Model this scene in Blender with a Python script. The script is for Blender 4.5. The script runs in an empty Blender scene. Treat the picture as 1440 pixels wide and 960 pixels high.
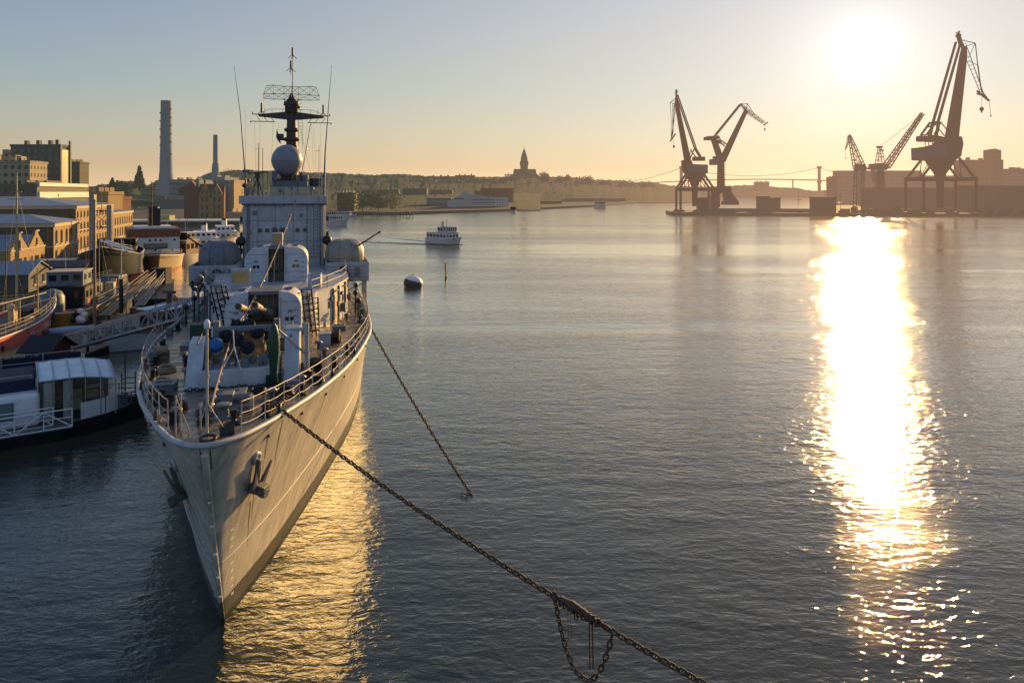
import bpy, math, random
from mathutils import Vector, Matrix
random.seed(7)
R = math.radians
CAM_H, FOC, HY = 15.0, 1000.0, 270.0
scene = bpy.context.scene
COL = scene.collection

def P(px, py, Y):
    """world point taken from image pixel px, py at distance Y"""
    return Vector(((px - 720) / FOC * Y, Y, CAM_H - (py - HY) / FOC * Y))
def G(px, py, z=0.0):
    return P(px, py, (CAM_H - z) * FOC / (py - HY))

SUN_AZ, SUN_EL = R(26.3), R(10.2)
SUN = Vector((math.sin(SUN_AZ) * math.cos(SUN_EL), math.cos(SUN_AZ) * math.cos(SUN_EL), math.sin(SUN_EL)))

# ------------------------------------------------------------------ objects
def _link(o, parent):
    COL.objects.link(o)
    if parent is not None:
        o.parent = parent
def tag(o, label=None, cat=None, group=None, kind=None):
    if label: o['label'] = label
    if cat: o['category'] = cat
    if group: o['group'] = group
    if kind: o['kind'] = kind
    return o
def thing(name, label, cat, loc=(0, 0, 0), rz=0.0, group=None):
    o = bpy.data.objects.new(name, None)
    _link(o, None)
    o.empty_display_size = 0.5
    o.location = loc
    o.rotation_euler = (0, 0, rz)
    return tag(o, label, cat, group)
def rootmat(o):
    while o.parent is not None:
        o = o.parent
    return Matrix.Translation(o.location) @ Matrix.Rotation(o.rotation_euler.z, 4, 'Z')
def copy_tree(o, parent=None):
    c = o.copy()
    COL.objects.link(c)
    if parent is not None: c.parent = parent
    for ch in [x for x in ALL if x.parent == o]:
        copy_tree(ch, c)
    return c
ALL = []

class MB:
    def __init__(s, w=False):
        s.v, s.f, s.sm, s.w = [], [], [], w
    def add(s, vs, fs, sm=False):
        k = len(s.v)
        s.v += [Vector(p) for p in vs]
        s.f += [tuple(i + k for i in f) for f in fs]
        s.sm += [sm] * len(fs)
        return s
    def box(s, x0, x1, y0, y1, z0, z1, M=None):
        vs = [Vector(p) for p in ((x0,y0,z0),(x1,y0,z0),(x1,y1,z0),(x0,y1,z0),(x0,y0,z1),(x1,y0,z1),(x1,y1,z1),(x0,y1,z1))]
        if M is not None: vs = [M @ p for p in vs]
        return s.add(vs, [(0,3,2,1),(4,5,6,7),(0,1,5,4),(1,2,6,5),(2,3,7,6),(3,0,4,7)])
    def cbox(s, c, d, M=None):
        return s.box(c[0]-d[0]/2, c[0]+d[0]/2, c[1]-d[1]/2, c[1]+d[1]/2, c[2]-d[2]/2, c[2]+d[2]/2, M)
    def tube(s, p, q, r0, r1=None, n=8, cap=True, sm=True):
        p, q = Vector(p), Vector(q)
        r1 = r0 if r1 is None else r1
        d = q - p
        if d.length < 1e-6: return s
        d.normalize()
        a = d.orthogonal().normalized(); b = d.cross(a)
        vs = []
        for c, r in ((p, r0), (q, r1)):
            for i in range(n):
                t = 2 * math.pi * i / n
                vs.append(c + a * (r * math.cos(t)) + b * (r * math.sin(t)))
        s.add(vs, [(i, (i+1) % n, n + (i+1) % n, n + i) for i in range(n)], sm)
        if cap: s.add(vs, [tuple(range(n-1, -1, -1)), tuple(range(n, 2*n))])
        return s
    def path(s, pts, r, n=6):
        pts = [Vector(p) for p in pts]
        rings = []
        up = None
        for i, p in enumerate(pts):
            d = (pts[min(i+1, len(pts)-1)] - pts[max(i-1, 0)]).normalized()
            if up is None: a = d.orthogonal().normalized()
            else:
                a = (up - d * up.dot(d))
                a = a.normalized() if a.length > 1e-5 else d.orthogonal().normalized()
            up = a; b = d.cross(a)
            rr = r[i] if isinstance(r, (list, tuple)) else r
            rings.append([p + a * (rr * math.cos(2*math.pi*k/n)) + b * (rr * math.sin(2*math.pi*k/n)) for k in range(n)])
        return s.loft(rings, True, True, True)
    def beam(s, p, q, w, h=None, up=(0, 0, 1)):
        p, q = Vector(p), Vector(q); h = w if h is None else h
        d = (q - p).normalized(); u = Vector(up)
        if abs(d.dot(u)) > .98: u = Vector((0, 1, 0)) if abs(d.y) < .9 else Vector((1, 0, 0))
        a = d.cross(u).normalized() * (w/2); b = a.cross(d).normalized() * (h/2)
        vs = [p-a-b, p+a-b, p+a+b, p-a+b, q-a-b, q+a-b, q+a+b, q-a+b]
        return s.add(vs, [(0,1,2,3),(7,6,5,4),(0,4,5,1),(1,5,6,2),(2,6,7,3),(3,7,4,0)])
    def loft(s, rings, closed=True, cap=True, sm=False):
        n = len(rings[0]); vs = [p for r in rings for p in r]; fs = []
        for j in range(len(rings)-1):
            for i in range(n if closed else n-1):
                a = j*n + i; b = j*n + (i+1) % n
                fs.append((a, b, b+n, a+n))
        s.add(vs, fs, sm)
        if cap: s.add(vs, [tuple(range(n-1, -1, -1)), tuple(range((len(rings)-1)*n, len(rings)*n))])
        return s
    def lathe(s, prof, c=(0,0,0), n=24, sm=True, cap=True, M=None):
        rings = []
        for r, z in prof:
            ring = [Vector((r*math.cos(2*math.pi*i/n), r*math.sin(2*math.pi*i/n), z)) for i in range(n)]
            if M is not None: ring = [M @ p for p in ring]
            rings.append([p + Vector(c) for p in ring])
        return s.loft(rings, True, cap, sm)
    def prism(s, poly, z0, z1):
        return s.loft([[Vector((x, y, z0)) for x, y in poly], [Vector((x, y, z1)) for x, y in poly]])
    def prismy(s, poly, y0, y1, M=None):
        r = [[Vector((x, y, z)) for x, z in poly] for y in (y0, y1)]
        if M is not None: r = [[M @ p for p in q] for q in r]
        return s.loft(r)
    def prismx(s, poly, x0, x1, M=None):
        r = [[Vector((x, y, z)) for y, z in poly] for x in (x0, x1)]
        if M is not None: r = [[M @ p for p in q] for q in r]
        return s.loft(r)
    def ball(s, c, r, n=12, m=8, sc=(1,1,1)):
        pr = [(max(1e-3, math.sin(math.pi*j/m)), -math.cos(math.pi*j/m)) for j in range(m+1)]
        M = Matrix.Diagonal((r*sc[0], r*sc[1], r*sc[2], 1))
        return s.lathe(pr, c, n, True, True, M)
    def torus(s, c, R0, r, M=None, n=20, m=6, sx=1.0):
        vs = []
        for i in range(n):
            t = 2*math.pi*i/n
            for j in range(m):
                u = 2*math.pi*j/m
                p = Vector(((R0 + r*math.cos(u))*math.cos(t)*sx, (R0 + r*math.cos(u))*math.sin(t), r*math.sin(u)))
                if M is not None: p = M @ p
                vs.append(p + Vector(c))
        return s.add(vs, [(i*m+j, ((i+1)%n)*m+j, ((i+1)%n)*m+(j+1)%m, i*m+(j+1)%m) for i in range(n) for j in range(m)], True)
    def build(s, name, mat, parent=None, bevel=0.0, recalc=True, flip=False):
        vs = s.v
        loc = None
        if s.w and parent is not None:
            Mi = rootmat(parent).inverted()
            vs = [Mi @ p for p in vs]
        elif parent is None and vs:
            xs = [p.x for p in vs]; ys = [p.y for p in vs]; zs = [p.z for p in vs]
            loc = Vector(((min(xs)+max(xs))/2, (min(ys)+max(ys))/2, min(zs)))
            vs = [p - loc for p in vs]
        me = bpy.data.meshes.new(name)
        me.from_pydata([tuple(p) for p in vs], [], s.f)
        for i, sm in enumerate(s.sm): me.polygons[i].use_smooth = sm
        if recalc:
            import bmesh
            bm = bmesh.new(); bm.from_mesh(me)
            bmesh.ops.recalc_face_normals(bm, faces=bm.faces)
            bm.to_mesh(me); bm.free()
        me.materials.append(mat)
        o = bpy.data.objects.new(name, me)
        _link(o, parent)
        if loc is not None: o.location = loc
        if bevel > 0:
            b = o.modifiers.new('bevel', 'BEVEL'); b.width = bevel; b.segments = 3; b.limit_method = 'ANGLE'; b.angle_limit = R(40)
        ALL.append(o)
        return o

# ------------------------------------------------------------------ materials
def N(nt, t, **kw):
    n = nt.nodes.new(t)
    for k, v in kw.items():
        if k.startswith('i_'):
            key = k[2:]
            n.inputs[int(key) if key.isdigit() else key.replace('_', ' ')].default_value = v
        else: setattr(n, k, v)
    return n
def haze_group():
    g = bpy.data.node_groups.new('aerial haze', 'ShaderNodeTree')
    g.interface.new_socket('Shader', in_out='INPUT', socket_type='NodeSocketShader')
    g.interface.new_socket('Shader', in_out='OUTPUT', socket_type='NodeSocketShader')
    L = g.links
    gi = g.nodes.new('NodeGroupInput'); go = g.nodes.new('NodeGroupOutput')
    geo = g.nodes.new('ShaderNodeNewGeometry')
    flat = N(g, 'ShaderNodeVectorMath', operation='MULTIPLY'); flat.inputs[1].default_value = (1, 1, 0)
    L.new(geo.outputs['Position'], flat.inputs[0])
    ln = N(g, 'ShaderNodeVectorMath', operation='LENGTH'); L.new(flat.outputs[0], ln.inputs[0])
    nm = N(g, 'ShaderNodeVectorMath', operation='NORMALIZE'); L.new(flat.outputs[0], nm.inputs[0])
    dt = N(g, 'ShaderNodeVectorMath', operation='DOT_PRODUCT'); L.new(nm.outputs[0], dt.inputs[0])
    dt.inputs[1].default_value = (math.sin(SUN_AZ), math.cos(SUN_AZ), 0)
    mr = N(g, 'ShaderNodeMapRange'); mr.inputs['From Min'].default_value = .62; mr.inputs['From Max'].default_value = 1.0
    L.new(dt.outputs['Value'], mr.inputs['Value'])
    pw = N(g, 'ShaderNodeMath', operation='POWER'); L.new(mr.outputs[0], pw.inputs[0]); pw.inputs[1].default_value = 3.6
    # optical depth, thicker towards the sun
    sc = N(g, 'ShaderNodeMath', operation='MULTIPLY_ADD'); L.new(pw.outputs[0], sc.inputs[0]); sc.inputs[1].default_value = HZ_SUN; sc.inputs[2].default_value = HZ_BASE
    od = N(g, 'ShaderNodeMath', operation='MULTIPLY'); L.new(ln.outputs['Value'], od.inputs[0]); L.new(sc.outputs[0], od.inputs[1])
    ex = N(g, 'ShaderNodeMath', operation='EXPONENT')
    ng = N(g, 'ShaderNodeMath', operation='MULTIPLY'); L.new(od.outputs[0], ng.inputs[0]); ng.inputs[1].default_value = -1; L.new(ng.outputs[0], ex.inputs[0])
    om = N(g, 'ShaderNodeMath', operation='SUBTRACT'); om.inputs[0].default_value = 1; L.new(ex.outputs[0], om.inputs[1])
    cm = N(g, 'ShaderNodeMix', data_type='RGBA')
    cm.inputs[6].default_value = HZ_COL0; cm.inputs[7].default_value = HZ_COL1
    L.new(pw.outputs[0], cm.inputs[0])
    em = g.nodes.new('ShaderNodeEmission'); L.new(cm.outputs[2], em.inputs['Color'])  # glow put into the surface itself to stand in for distance haze
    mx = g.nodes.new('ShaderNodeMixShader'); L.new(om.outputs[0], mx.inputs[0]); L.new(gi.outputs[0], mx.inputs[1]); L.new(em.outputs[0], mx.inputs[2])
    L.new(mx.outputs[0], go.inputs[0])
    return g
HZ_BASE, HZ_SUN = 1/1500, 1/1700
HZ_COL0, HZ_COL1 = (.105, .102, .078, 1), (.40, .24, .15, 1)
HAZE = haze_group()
_mats = {}
def mat(name, rgb=(.5,.5,.5), rough=.6, metal=0.0, var=.25, scale=3.0, bump=.0, haze=False, dirt=None, stretch=(1,1,1), spec=.4, build=None, emit=None):
    if name in _mats: return _mats[name]
    m = bpy.data.materials.new(name); m.use_nodes = True
    nt = m.node_tree; L = nt.links
    b = nt.nodes['Principled BSDF']; out = nt.nodes['Material Output']
    b.inputs['Roughness'].default_value = rough; b.inputs['Metallic'].default_value = metal
    b.inputs['Specular IOR Level'].default_value = spec
    tc = nt.nodes.new('ShaderNodeTexCoord'); mp = nt.nodes.new('ShaderNodeMapping'); mp.inputs['Scale'].default_value = stretch
    L.new(tc.outputs['Object'], mp.inputs[0])
    n1 = N(nt, 'ShaderNodeTexNoise', i_Scale=scale, i_Detail=6.0, i_Roughness=.62)
    L.new(mp.outputs[0], n1.inputs['Vector'])
    mr = N(nt, 'ShaderNodeMapRange'); mr.inputs['From Min'].default_value = .3; mr.inputs['From Max'].default_value = .7
    mr.inputs['To Min'].default_value = 1 - var; mr.inputs['To Max'].default_value = 1 + var
    L.new(n1.outputs['Fac'], mr.inputs['Value'])
    hs = N(nt, 'ShaderNodeVectorMath', operation='SCALE'); hs.inputs[0].default_value = rgb
    L.new(mr.outputs[0], hs.inputs['Scale'])
    col = hs.outputs[0]
    if dirt:
        n2 = N(nt, 'ShaderNodeTexNoise', i_Scale=scale*.6, i_Detail=8.0, i_Roughness=.7); L.new(mp.outputs[0], n2.inputs['Vector'])
        m2 = N(nt, 'ShaderNodeMapRange'); m2.inputs['From Min'].default_value = dirt[1]; m2.inputs['From Max'].default_value = dirt[1] + .1
        m2.inputs['To Max'].default_value = .85
        L.new(n2.outputs['Fac'], m2.inputs['Value'])
        mc = N(nt, 'ShaderNodeMix', data_type='RGBA'); mc.inputs[7].default_value = (*dirt[0], 1)
        L.new(m2.outputs[0], mc.inputs[0]); L.new(col, mc.inputs[6]); col = mc.outputs[2]
    if build: col = build(nt, tc, col, b) or col
    L.new(col, b.inputs['Base Color'])
    if bump:
        bp = N(nt, 'ShaderNodeBump', i_Strength=bump, i_Distance=.05); L.new(n1.outputs['Fac'], bp.inputs['Height']); L.new(bp.outputs[0], b.inputs['Normal'])
    if emit:
        b.inputs['Emission Color'].default_value = (*emit[0], 1); b.inputs['Emission Strength'].default_value = emit[1]
    if haze:
        g = nt.nodes.new('ShaderNodeGroup'); g.node_tree = HAZE
        L.new(b.outputs[0], g.inputs[0]); L.new(g.outputs[0], out.inputs['Surface'])
        m.cycles.emission_sampling = 'NONE'
    _mats[name] = m
    return m

# ------------------------------------------------------------------ camera, light, sky
cam = bpy.data.cameras.new('camera'); co = bpy.data.objects.new('camera', cam); COL.objects.link(co)
co.location = (0, 0, CAM_H); co.rotation_euler = (R(90), 0, 0)
cam.sensor_width = 36; cam.lens = 36 * FOC / 1440; cam.shift_y = -(480 - HY) / 1440; cam.clip_end = 30000; cam.clip_start = .3
scene.camera = co
sl = bpy.data.lights.new('sun', 'SUN'); sl.energy = 7.6; sl.angle = R(.5); sl.color = (1, .61, .215)
so = bpy.data.objects.new('sun', sl); COL.objects.link(so); so.location = (60, 100, 60)
so.rotation_euler = SUN.to_track_quat('Z', 'Y').to_euler()

w = bpy.data.worlds.new('World'); scene.world = w; w.use_nodes = True
nt = w.node_tree; L = nt.links
bg = nt.nodes['Background']; bg.inputs['Strength'].default_value = 1.0
sky = N(nt, 'ShaderNodeTexSky', sky_type='NISHITA', sun_disc=False, sun_elevation=SUN_EL, sun_rotation=SUN_AZ, air_density=1.2, dust_density=.3, ozone_density=1.5)
tc = nt.nodes.new('ShaderNodeTexCoord')
nm = N(nt, 'ShaderNodeVectorMath', operation='NORMALIZE'); L.new(tc.outputs['Generated'], nm.inputs[0])
sp = nt.nodes.new('ShaderNodeSeparateXYZ'); L.new(nm.outputs[0], sp.inputs[0])
rp = nt.nodes.new('ShaderNodeValToRGB'); L.new(sp.outputs['Z'], rp.inputs[0])
els = rp.color_ramp.elements
stops = [(0.0, (.76,.53,.33)), (.035, (.53,.40,.27)), (.08, (.42,.42,.355)), (.14, (.292,.382,.42)), (.2, (.240,.328,.436)), (.28, (.15,.27,.43)), (.5, (.11,.20,.36)), (1.0, (.07,.13,.27))]
while len(els) < len(stops): els.new(.5)
for e, (p, c) in zip(els, stops): e.position = p; e.color = (*c, 1)
dt = N(nt, 'ShaderNodeVectorMath', operation='DOT_PRODUCT'); L.new(nm.outputs[0], dt.inputs[0]); dt.inputs[1].default_value = SUN
cl = N(nt, 'ShaderNodeMath', operation='MAXIMUM'); L.new(dt.outputs['Value'], cl.inputs[0]); cl.inputs[1].default_value = 0
acc = None
def vadd(a, b_):
    n = N(nt, 'ShaderNodeVectorMath', operation='ADD'); L.new(a, n.inputs[0]); L.new(b_, n.inputs[1]); return n.outputs[0]
def vscale(colr, fac, k=1.0):
    if k != 1.0:
        q = N(nt, 'ShaderNodeMath', operation='MULTIPLY'); L.new(fac, q.inputs[0]); q.inputs[1].default_value = k; fac = q.outputs[0]
    n = N(nt, 'ShaderNodeVectorMath', operation='SCALE'); n.inputs[0].default_value = colr; L.new(fac, n.inputs['Scale']); return n.outputs[0]
GLOW = [(3, 1.0, (.406,.275,.105)), (12, 1.0, (.055,.075,.125)), (60, 1.0, (.125,.085,.060)), (300, 1.0, (.17,.20,.20)), (4000, 2.4, (1,.95,.86))]
skys = N(nt, 'ShaderNodeVectorMath', operation='SCALE'); L.new(sky.outputs[0], skys.inputs[0]); skys.inputs['Scale'].default_value = .006
# the sky opposite the sun is cool blue down to the horizon
r2 = nt.nodes.new('ShaderNodeValToRGB'); L.new(sp.outputs['Z'], r2.inputs[0]); e2 = r2.color_ramp.elements
e2.new(.5); e2.new(.7)
for e, (p, c) in zip(e2, [(0.0,(.36,.43,.55)),(.12,(.33,.45,.64)),(.45,(.19,.31,.52)),(1.0,(.09,.16,.32))]): e.position = p; e.color = (*c, 1)
am = N(nt, 'ShaderNodeMapRange', interpolation_type='SMOOTHSTEP'); am.inputs['From Min'].default_value = -.25; am.inputs['From Max'].default_value = .42; L.new(dt.outputs['Value'], am.inputs['Value'])
sm_ = N(nt, 'ShaderNodeMix', data_type='RGBA'); L.new(am.outputs[0], sm_.inputs[0]); L.new(r2.outputs[0], sm_.inputs[6]); L.new(rp.outputs[0], sm_.inputs[7])
acc = vadd(skys.outputs[0], sm_.outputs[2])
for n_, k_, c_ in GLOW:
    q = N(nt, 'ShaderNodeMath', operation='POWER'); L.new(cl.outputs[0], q.inputs[0]); q.inputs[1].default_value = n_
    acc = vadd(acc, vscale(c_, q.outputs[0], k_))
L.new(acc, bg.inputs['Color'])
scene.view_settings.view_transform = 'Standard'; scene.view_settings.look = 'None'; scene.view_settings.exposure = 0
scene.cycles.max_bounces = 6; scene.cycles.diffuse_bounces = 2; scene.cycles.glossy_bounces = 4; scene.cycles.transmission_bounces = 2
scene.cycles.sample_clamp_indirect = 8; scene.cycles.caustics_reflective = False
try: w.cycles.sampling_method = 'MANUAL'; w.cycles.sample_map_resolution = 1024
except Exception: pass

# ------------------------------------------------------------------ water
def water_mat():
    m = bpy.data.materials.new('river water'); m.use_nodes = True
    nt = m.node_tree; L = nt.links; b = nt.nodes['Principled BSDF']
    b.inputs['Base Color'].default_value = (.020, .038, .042, 1); b.inputs['Roughness'].default_value = .07; b.inputs['IOR'].default_value = 1.68
    b.inputs['Specular IOR Level'].default_value = .5; b.inputs['Specular Tint'].default_value = (.96,1,1,1)
    geo = nt.nodes.new('ShaderNodeNewGeometry')
    def noise(scale, sx, sy, rot, det, rgh=.5, dist=0.0):
        mp = nt.nodes.new('ShaderNodeMapping'); mp.inputs['Scale'].default_value = (sx, sy, 1); mp.inputs['Rotation'].default_value = (0, 0, rot)
        L.new(geo.outputs['Position'], mp.inputs[0])
        n = N(nt, 'ShaderNodeTexNoise', i_Scale=scale, i_Detail=det, i_Roughness=rgh, i_Distortion=dist); L.new(mp.outputs[0], n.inputs['Vector']); return n.outputs['Fac']
    a = noise(3.4, .55, 1.0, R(-8), 3.0, .55, .5)
    c = noise(1.15, .5, 1.0, R(12), 3.0, .5, .4)
    d = noise(.28, .4, 1.0, R(-4), 3.0, .5)
    big = noise(.03, .22, 1.0, R(4), 5.0, .6, .6)
    # gusts make some stretches rougher than others
    gm = N(nt, 'ShaderNodeMapRange'); gm.inputs['From Min'].default_value = .38; gm.inputs['From Max'].default_value = .62; gm.inputs['To Min'].default_value = .4; gm.inputs['To Max'].default_value = 1.5
    L.new(big, gm.inputs['Value'])
    def mul(x, k, add=None):
        q = N(nt, 'ShaderNodeMath', operation='MULTIPLY'); L.new(x, q.inputs[0])
        if isinstance(k, float): q.inputs[1].default_value = k
        else: L.new(k, q.inputs[1])
        if add is None: return q.outputs[0]
        s_ = N(nt, 'ShaderNodeMath', operation='ADD'); L.new(q.outputs[0], s_.inputs[0]); L.new(add, s_.inputs[1]); return s_.outputs[0]
    h = mul(a, .115); h = mul(c, .17, h); h = mul(d, .26, h)
    h = mul(h, gm.outputs[0])
    # far off only the wave fronts turned to the viewer are seen: gentler slopes
    ld = N(nt, 'ShaderNodeVectorMath', operation='LENGTH'); L.new(geo.outputs['Position'], ld.inputs[0])
    fm = N(nt, 'ShaderNodeMapRange', interpolation_type='SMOOTHSTEP'); fm.inputs['From Min'].default_value = 25; fm.inputs['From Max'].default_value = 230; fm.inputs['To Min'].default_value = 1.0; fm.inputs['To Max'].default_value = .95
    L.new(ld.outputs['Value'], fm.inputs['Value']); h = mul(h, fm.outputs[0])
    bp = N(nt, 'ShaderNodeBump', i_Strength=1.0, i_Distance=WAVE); L.new(h, bp.inputs['Height']); L.new(bp.outputs[0], b.inputs['Normal'])
    ln = N(nt, 'ShaderNodeVectorMath', operation='LENGTH'); L.new(geo.outputs['Position'], ln.inputs[0])
    rr = N(nt, 'ShaderNodeMapRange'); rr.inputs['From Min'].default_value = 30; rr.inputs['From Max'].default_value = 500; rr.inputs['To Min'].default_value = .05; rr.inputs['To Max'].default_value = .11
    L.new(ln.outputs['Value'], rr.inputs['Value']); L.new(rr.outputs[0], b.inputs['Roughness'])
    nt.nodes.remove(b)
    df = N(nt, 'ShaderNodeBsdfDiffuse'); df.inputs['Color'].default_value = (.010, .022, .027, 1)
    gl = N(nt, 'ShaderNodeBsdfGlossy'); gl.inputs['Color'].default_value = (1, .985, .93, 1); L.new(rr.outputs[0], gl.inputs['Roughness']); L.new(bp.outputs[0], gl.inputs['Normal'])
    fr = N(nt, 'ShaderNodeFresnel'); fr.inputs['IOR'].default_value = 1.33; L.new(bp.outputs[0], fr.inputs['Normal'])
    pw = N(nt, 'ShaderNodeMath', operation='MULTIPLY', use_clamp=True); L.new(fr.outputs[0], pw.inputs[0]); pw.inputs[1].default_value = 1.85
    mx = nt.nodes.new('ShaderNodeMixShader'); L.new(pw.outputs[0], mx.inputs[0]); L.new(df.outputs[0], mx.inputs[1]); L.new(gl.outputs[0], mx.inputs[2])
    g = nt.nodes.new('ShaderNodeGroup'); g.node_tree = HAZE
    L.new(mx.outputs[0], g.inputs[0]); L.new(g.outputs[0], nt.nodes['Material Output'].inputs['Surface']); m.cycles.emission_sampling = 'NONE'
    return m
WAVE = .37
wm = water_mat()
mb = MB(); mb.add([(-9000,-300,0),(9000,-300,0),(9000,14000,0),(-9000,14000,0)], [(0,1,2,3)])
o = mb.build('water', wm, recalc=False); tag(o, kind='structure')
# ------------------------------------------------------------------ the warship
ROT = R(14.7)
SHIP = thing('warship', 'grey naval destroyer moored bow towards the viewer with chains at its bow', 'warship', (-9.07, 20.95, 0), ROT)
SM = rootmat(SHIP); SMi = SM.inverted()
def W2S(v): return SMi @ v
def S(px, py, Y): return W2S(P(px, py, Y))
def interp(tab, x):
    if x <= tab[0][0]: return tab[0][1]
    for i in range(len(tab)-1):
        x0, y0 = tab[i]; x1, y1 = tab[i+1]
        if x <= x1:
            m0 = (y1 - tab[i-1][1]) / (x1 - tab[i-1][0]) if i > 0 else (y1-y0)/(x1-x0)*1.3
            m1 = (tab[i+2][1] - y0) / (tab[i+2][0] - x0) if i+2 < len(tab) else 0
            t = (x-x0)/(x1-x0); h = x1-x0
            return (2*t**3-3*t*t+1)*y0 + (t**3-2*t*t+t)*h*m0 + (-2*t**3+3*t*t)*y1 + (t**3-t*t)*h*m1
    return tab[-1][1]
B1T = [(0,0),(.06,.26),(.16,.42),(.35,.62),(1,1.08),(3.4,2.08),(7,3.28),(12.4,4.6),(19,5.68),(24,6.25),(32,6.5),(50,6.5),(90,6.3),(111,4.8)]
B0T = [(0,0),(.06,.06),(.16,.10),(.35,.17),(1.2,.46),(3.8,1.28),(7.5,2.25),(11,3.12),(16,4.25),(21,5.2),(28,6.0),(36,6.3),(50,6.4),(90,6.0),(111,4.2)]
def dz(s): return 5.6 + 1.9*max(0, 1 - max(s, 0)/45)**1.5
def hb(x, f):
    b0, b1 = interp(B0T, x), interp(B1T, x)
    return b0 + (b1-b0)*max(f, 0)**1.7 if f >= 0 else b0*(1+f*.8)
def hp(side, x, f):
    s = x + 4*(1-f); return Vector((side*hb(x, f), s, f*dz(s)))
XS = [0,.06,.16,.35,.65,1,1.5,2,2.7,3.4,4.2,5,6,7,8.5,10,11.5,13,15,17,19,21.5,24,27,30,34,40,50,60,70,80,90,100,111]
FS = [-.18,-.08,0,.07,.14,.22,.32,.42,.52,.62,.7,.78,.85,.91,.96,1.0]
def hull_paint(nt, tc, col, b):
    L = nt.links
    sp = nt.nodes.new('ShaderNodeSeparateXYZ'); L.new(tc.outputs['Object'], sp.inputs[0])
    # vertical streaks
    mp = nt.nodes.new('ShaderNodeMapping'); mp.inputs['Scale'].default_value = (1.2, 2.2, .16); L.new(tc.outputs['Object'], mp.inputs[0])
    n = N(nt, 'ShaderNodeTexNoise', i_Scale=1.5, i_Detail=6.0, i_Roughness=.65); L.new(mp.outputs[0], n.inputs['Vector'])
    mr = N(nt, 'ShaderNodeMapRange'); mr.inputs['From Min'].default_value = .38; mr.inputs['From Max'].default_value = .72; mr.inputs['To Min'].default_value = 1.12; mr.inputs['To Max'].default_value = .55
    L.new(n.outputs['Fac'], mr.inputs['Value'])
    s1 = N(nt, 'ShaderNodeVectorMath', operation='SCALE'); L.new(col, s1.inputs[0]); L.new(mr.outputs[0], s1.inputs['Scale'])
    # rust runs
    n3 = N(nt, 'ShaderNodeTexNoise', i_Scale=3.2, i_Detail=8.0, i_Roughness=.75); L.new(mp.outputs[0], n3.inputs['Vector'])
    m3 = N(nt, 'ShaderNodeMapRange'); m3.inputs['From Min'].default_value = .60; m3.inputs['From Max'].default_value = .76; m3.inputs['To Max'].default_value = .75
    L.new(n3.outputs['Fac'], m3.inputs['Value'])
    c3 = N(nt, 'ShaderNodeMix', data_type='RGBA'); L.new(m3.outputs[0], c3.inputs[0]); L.new(s1.outputs[0], c3.inputs[6]); c3.inputs[7].default_value = (.20,.11,.055,1)
    # plate seams
    br = N(nt, 'ShaderNodeTexBrick', i_Scale=1.0, i_Color1=(1,1,1,1), i_Color2=(.93,.93,.93,1), i_Mortar=(.80,.78,.75,1)); br.inputs['Brick Width'].default_value = 5.5; br.inputs['Row Height'].default_value = 1.35; br.inputs['Mortar Size'].default_value = .012; br.inputs['Bias'].default_value = 0
    cb = nt.nodes.new('ShaderNodeCombineXYZ'); L.new(sp.outputs['Y'], cb.inputs[0]); L.new(sp.outputs['Z'], cb.inputs[1]); L.new(cb.outputs[0], br.inputs['Vector'])
    mu = N(nt, 'ShaderNodeMix', data_type='RGBA', blend_type='MULTIPLY'); mu.inputs[0].default_value = 1; L.new(c3.outputs[2], mu.inputs[6]); L.new(br.outputs['Color'], mu.inputs[7])
    # boot topping
    nz = N(nt, 'ShaderNodeTexNoise', i_Scale=.9, i_Detail=5.0); L.new(tc.outputs['Object'], nz.inputs['Vector'])
    za = N(nt, 'ShaderNodeMath', operation='MULTIPLY_ADD'); L.new(nz.outputs['Fac'], za.inputs[0]); za.inputs[1].default_value = .16; L.new(sp.outputs['Z'], za.inputs[2])
    bt = N(nt, 'ShaderNodeMapRange'); bt.inputs['From Min'].default_value = 1.1; bt.inputs['From Max'].default_value = 1.14; bt.inputs['To Min'].default_value = 1; bt.inputs['To Max'].default_value = 0
    L.new(za.outputs[0], bt.inputs['Value'])
    mx = N(nt, 'ShaderNodeMix', data_type='RGBA'); L.new(bt.outputs[0], mx.inputs[0]); L.new(mu.outputs[2], mx.inputs[6]); mx.inputs[7].default_value = (.105,.095,.07,1)
    wt = N(nt, 'ShaderNodeMapRange'); wt.inputs['From Min'].default_value = .30; wt.inputs['From Max'].default_value = .42; wt.inputs['To Min'].default_value = 1; wt.inputs['To Max'].default_value = 0
    L.new(za.outputs[0], wt.inputs['Value'])
    m4 = N(nt, 'ShaderNodeMix', data_type='RGBA'); L.new(wt.outputs[0], m4.inputs[0]); L.new(mx.outputs[2], m4.inputs[6]); m4.inputs[7].default_value = (.035,.04,.03,1)
    return m4.outputs[2]
M_HULL = mat('navy grey hull paint', (.57,.515,.42), .42, var=.10, scale=.8, bump=.25, build=hull_paint)
M_GREY = mat('navy grey paint', (.36,.37,.385), .5, var=.16, scale=1.6, bump=.15, dirt=((.20,.15,.10), .60), stretch=(1.6,1.6,.35))
M_GREYL = mat('pale grey enamel', (.47,.48,.50), .42, var=.14, scale=1.5, bump=.1, dirt=((.24,.19,.14), .61), stretch=(1.6,1.6,.4))
M_GREYD = mat('dark grey paint', (.14,.15,.16), .5, var=.2, scale=2)
M_BLK = mat('black painted steel', (.022,.022,.024), .5, var=.4, scale=6, dirt=((.09,.045,.02), .62))
M_RUST = mat('rusty iron', (.085,.045,.025), .75, var=.5, scale=9, bump=.4, dirt=((.16,.075,.03), .55))
M_MAST = mat('mast brown primer', (.075,.05,.04), .6, var=.3, scale=4)
M_TAN = mat('tan panel and painted light', (.50,.40,.25), .45, var=.15, scale=2)
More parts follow.
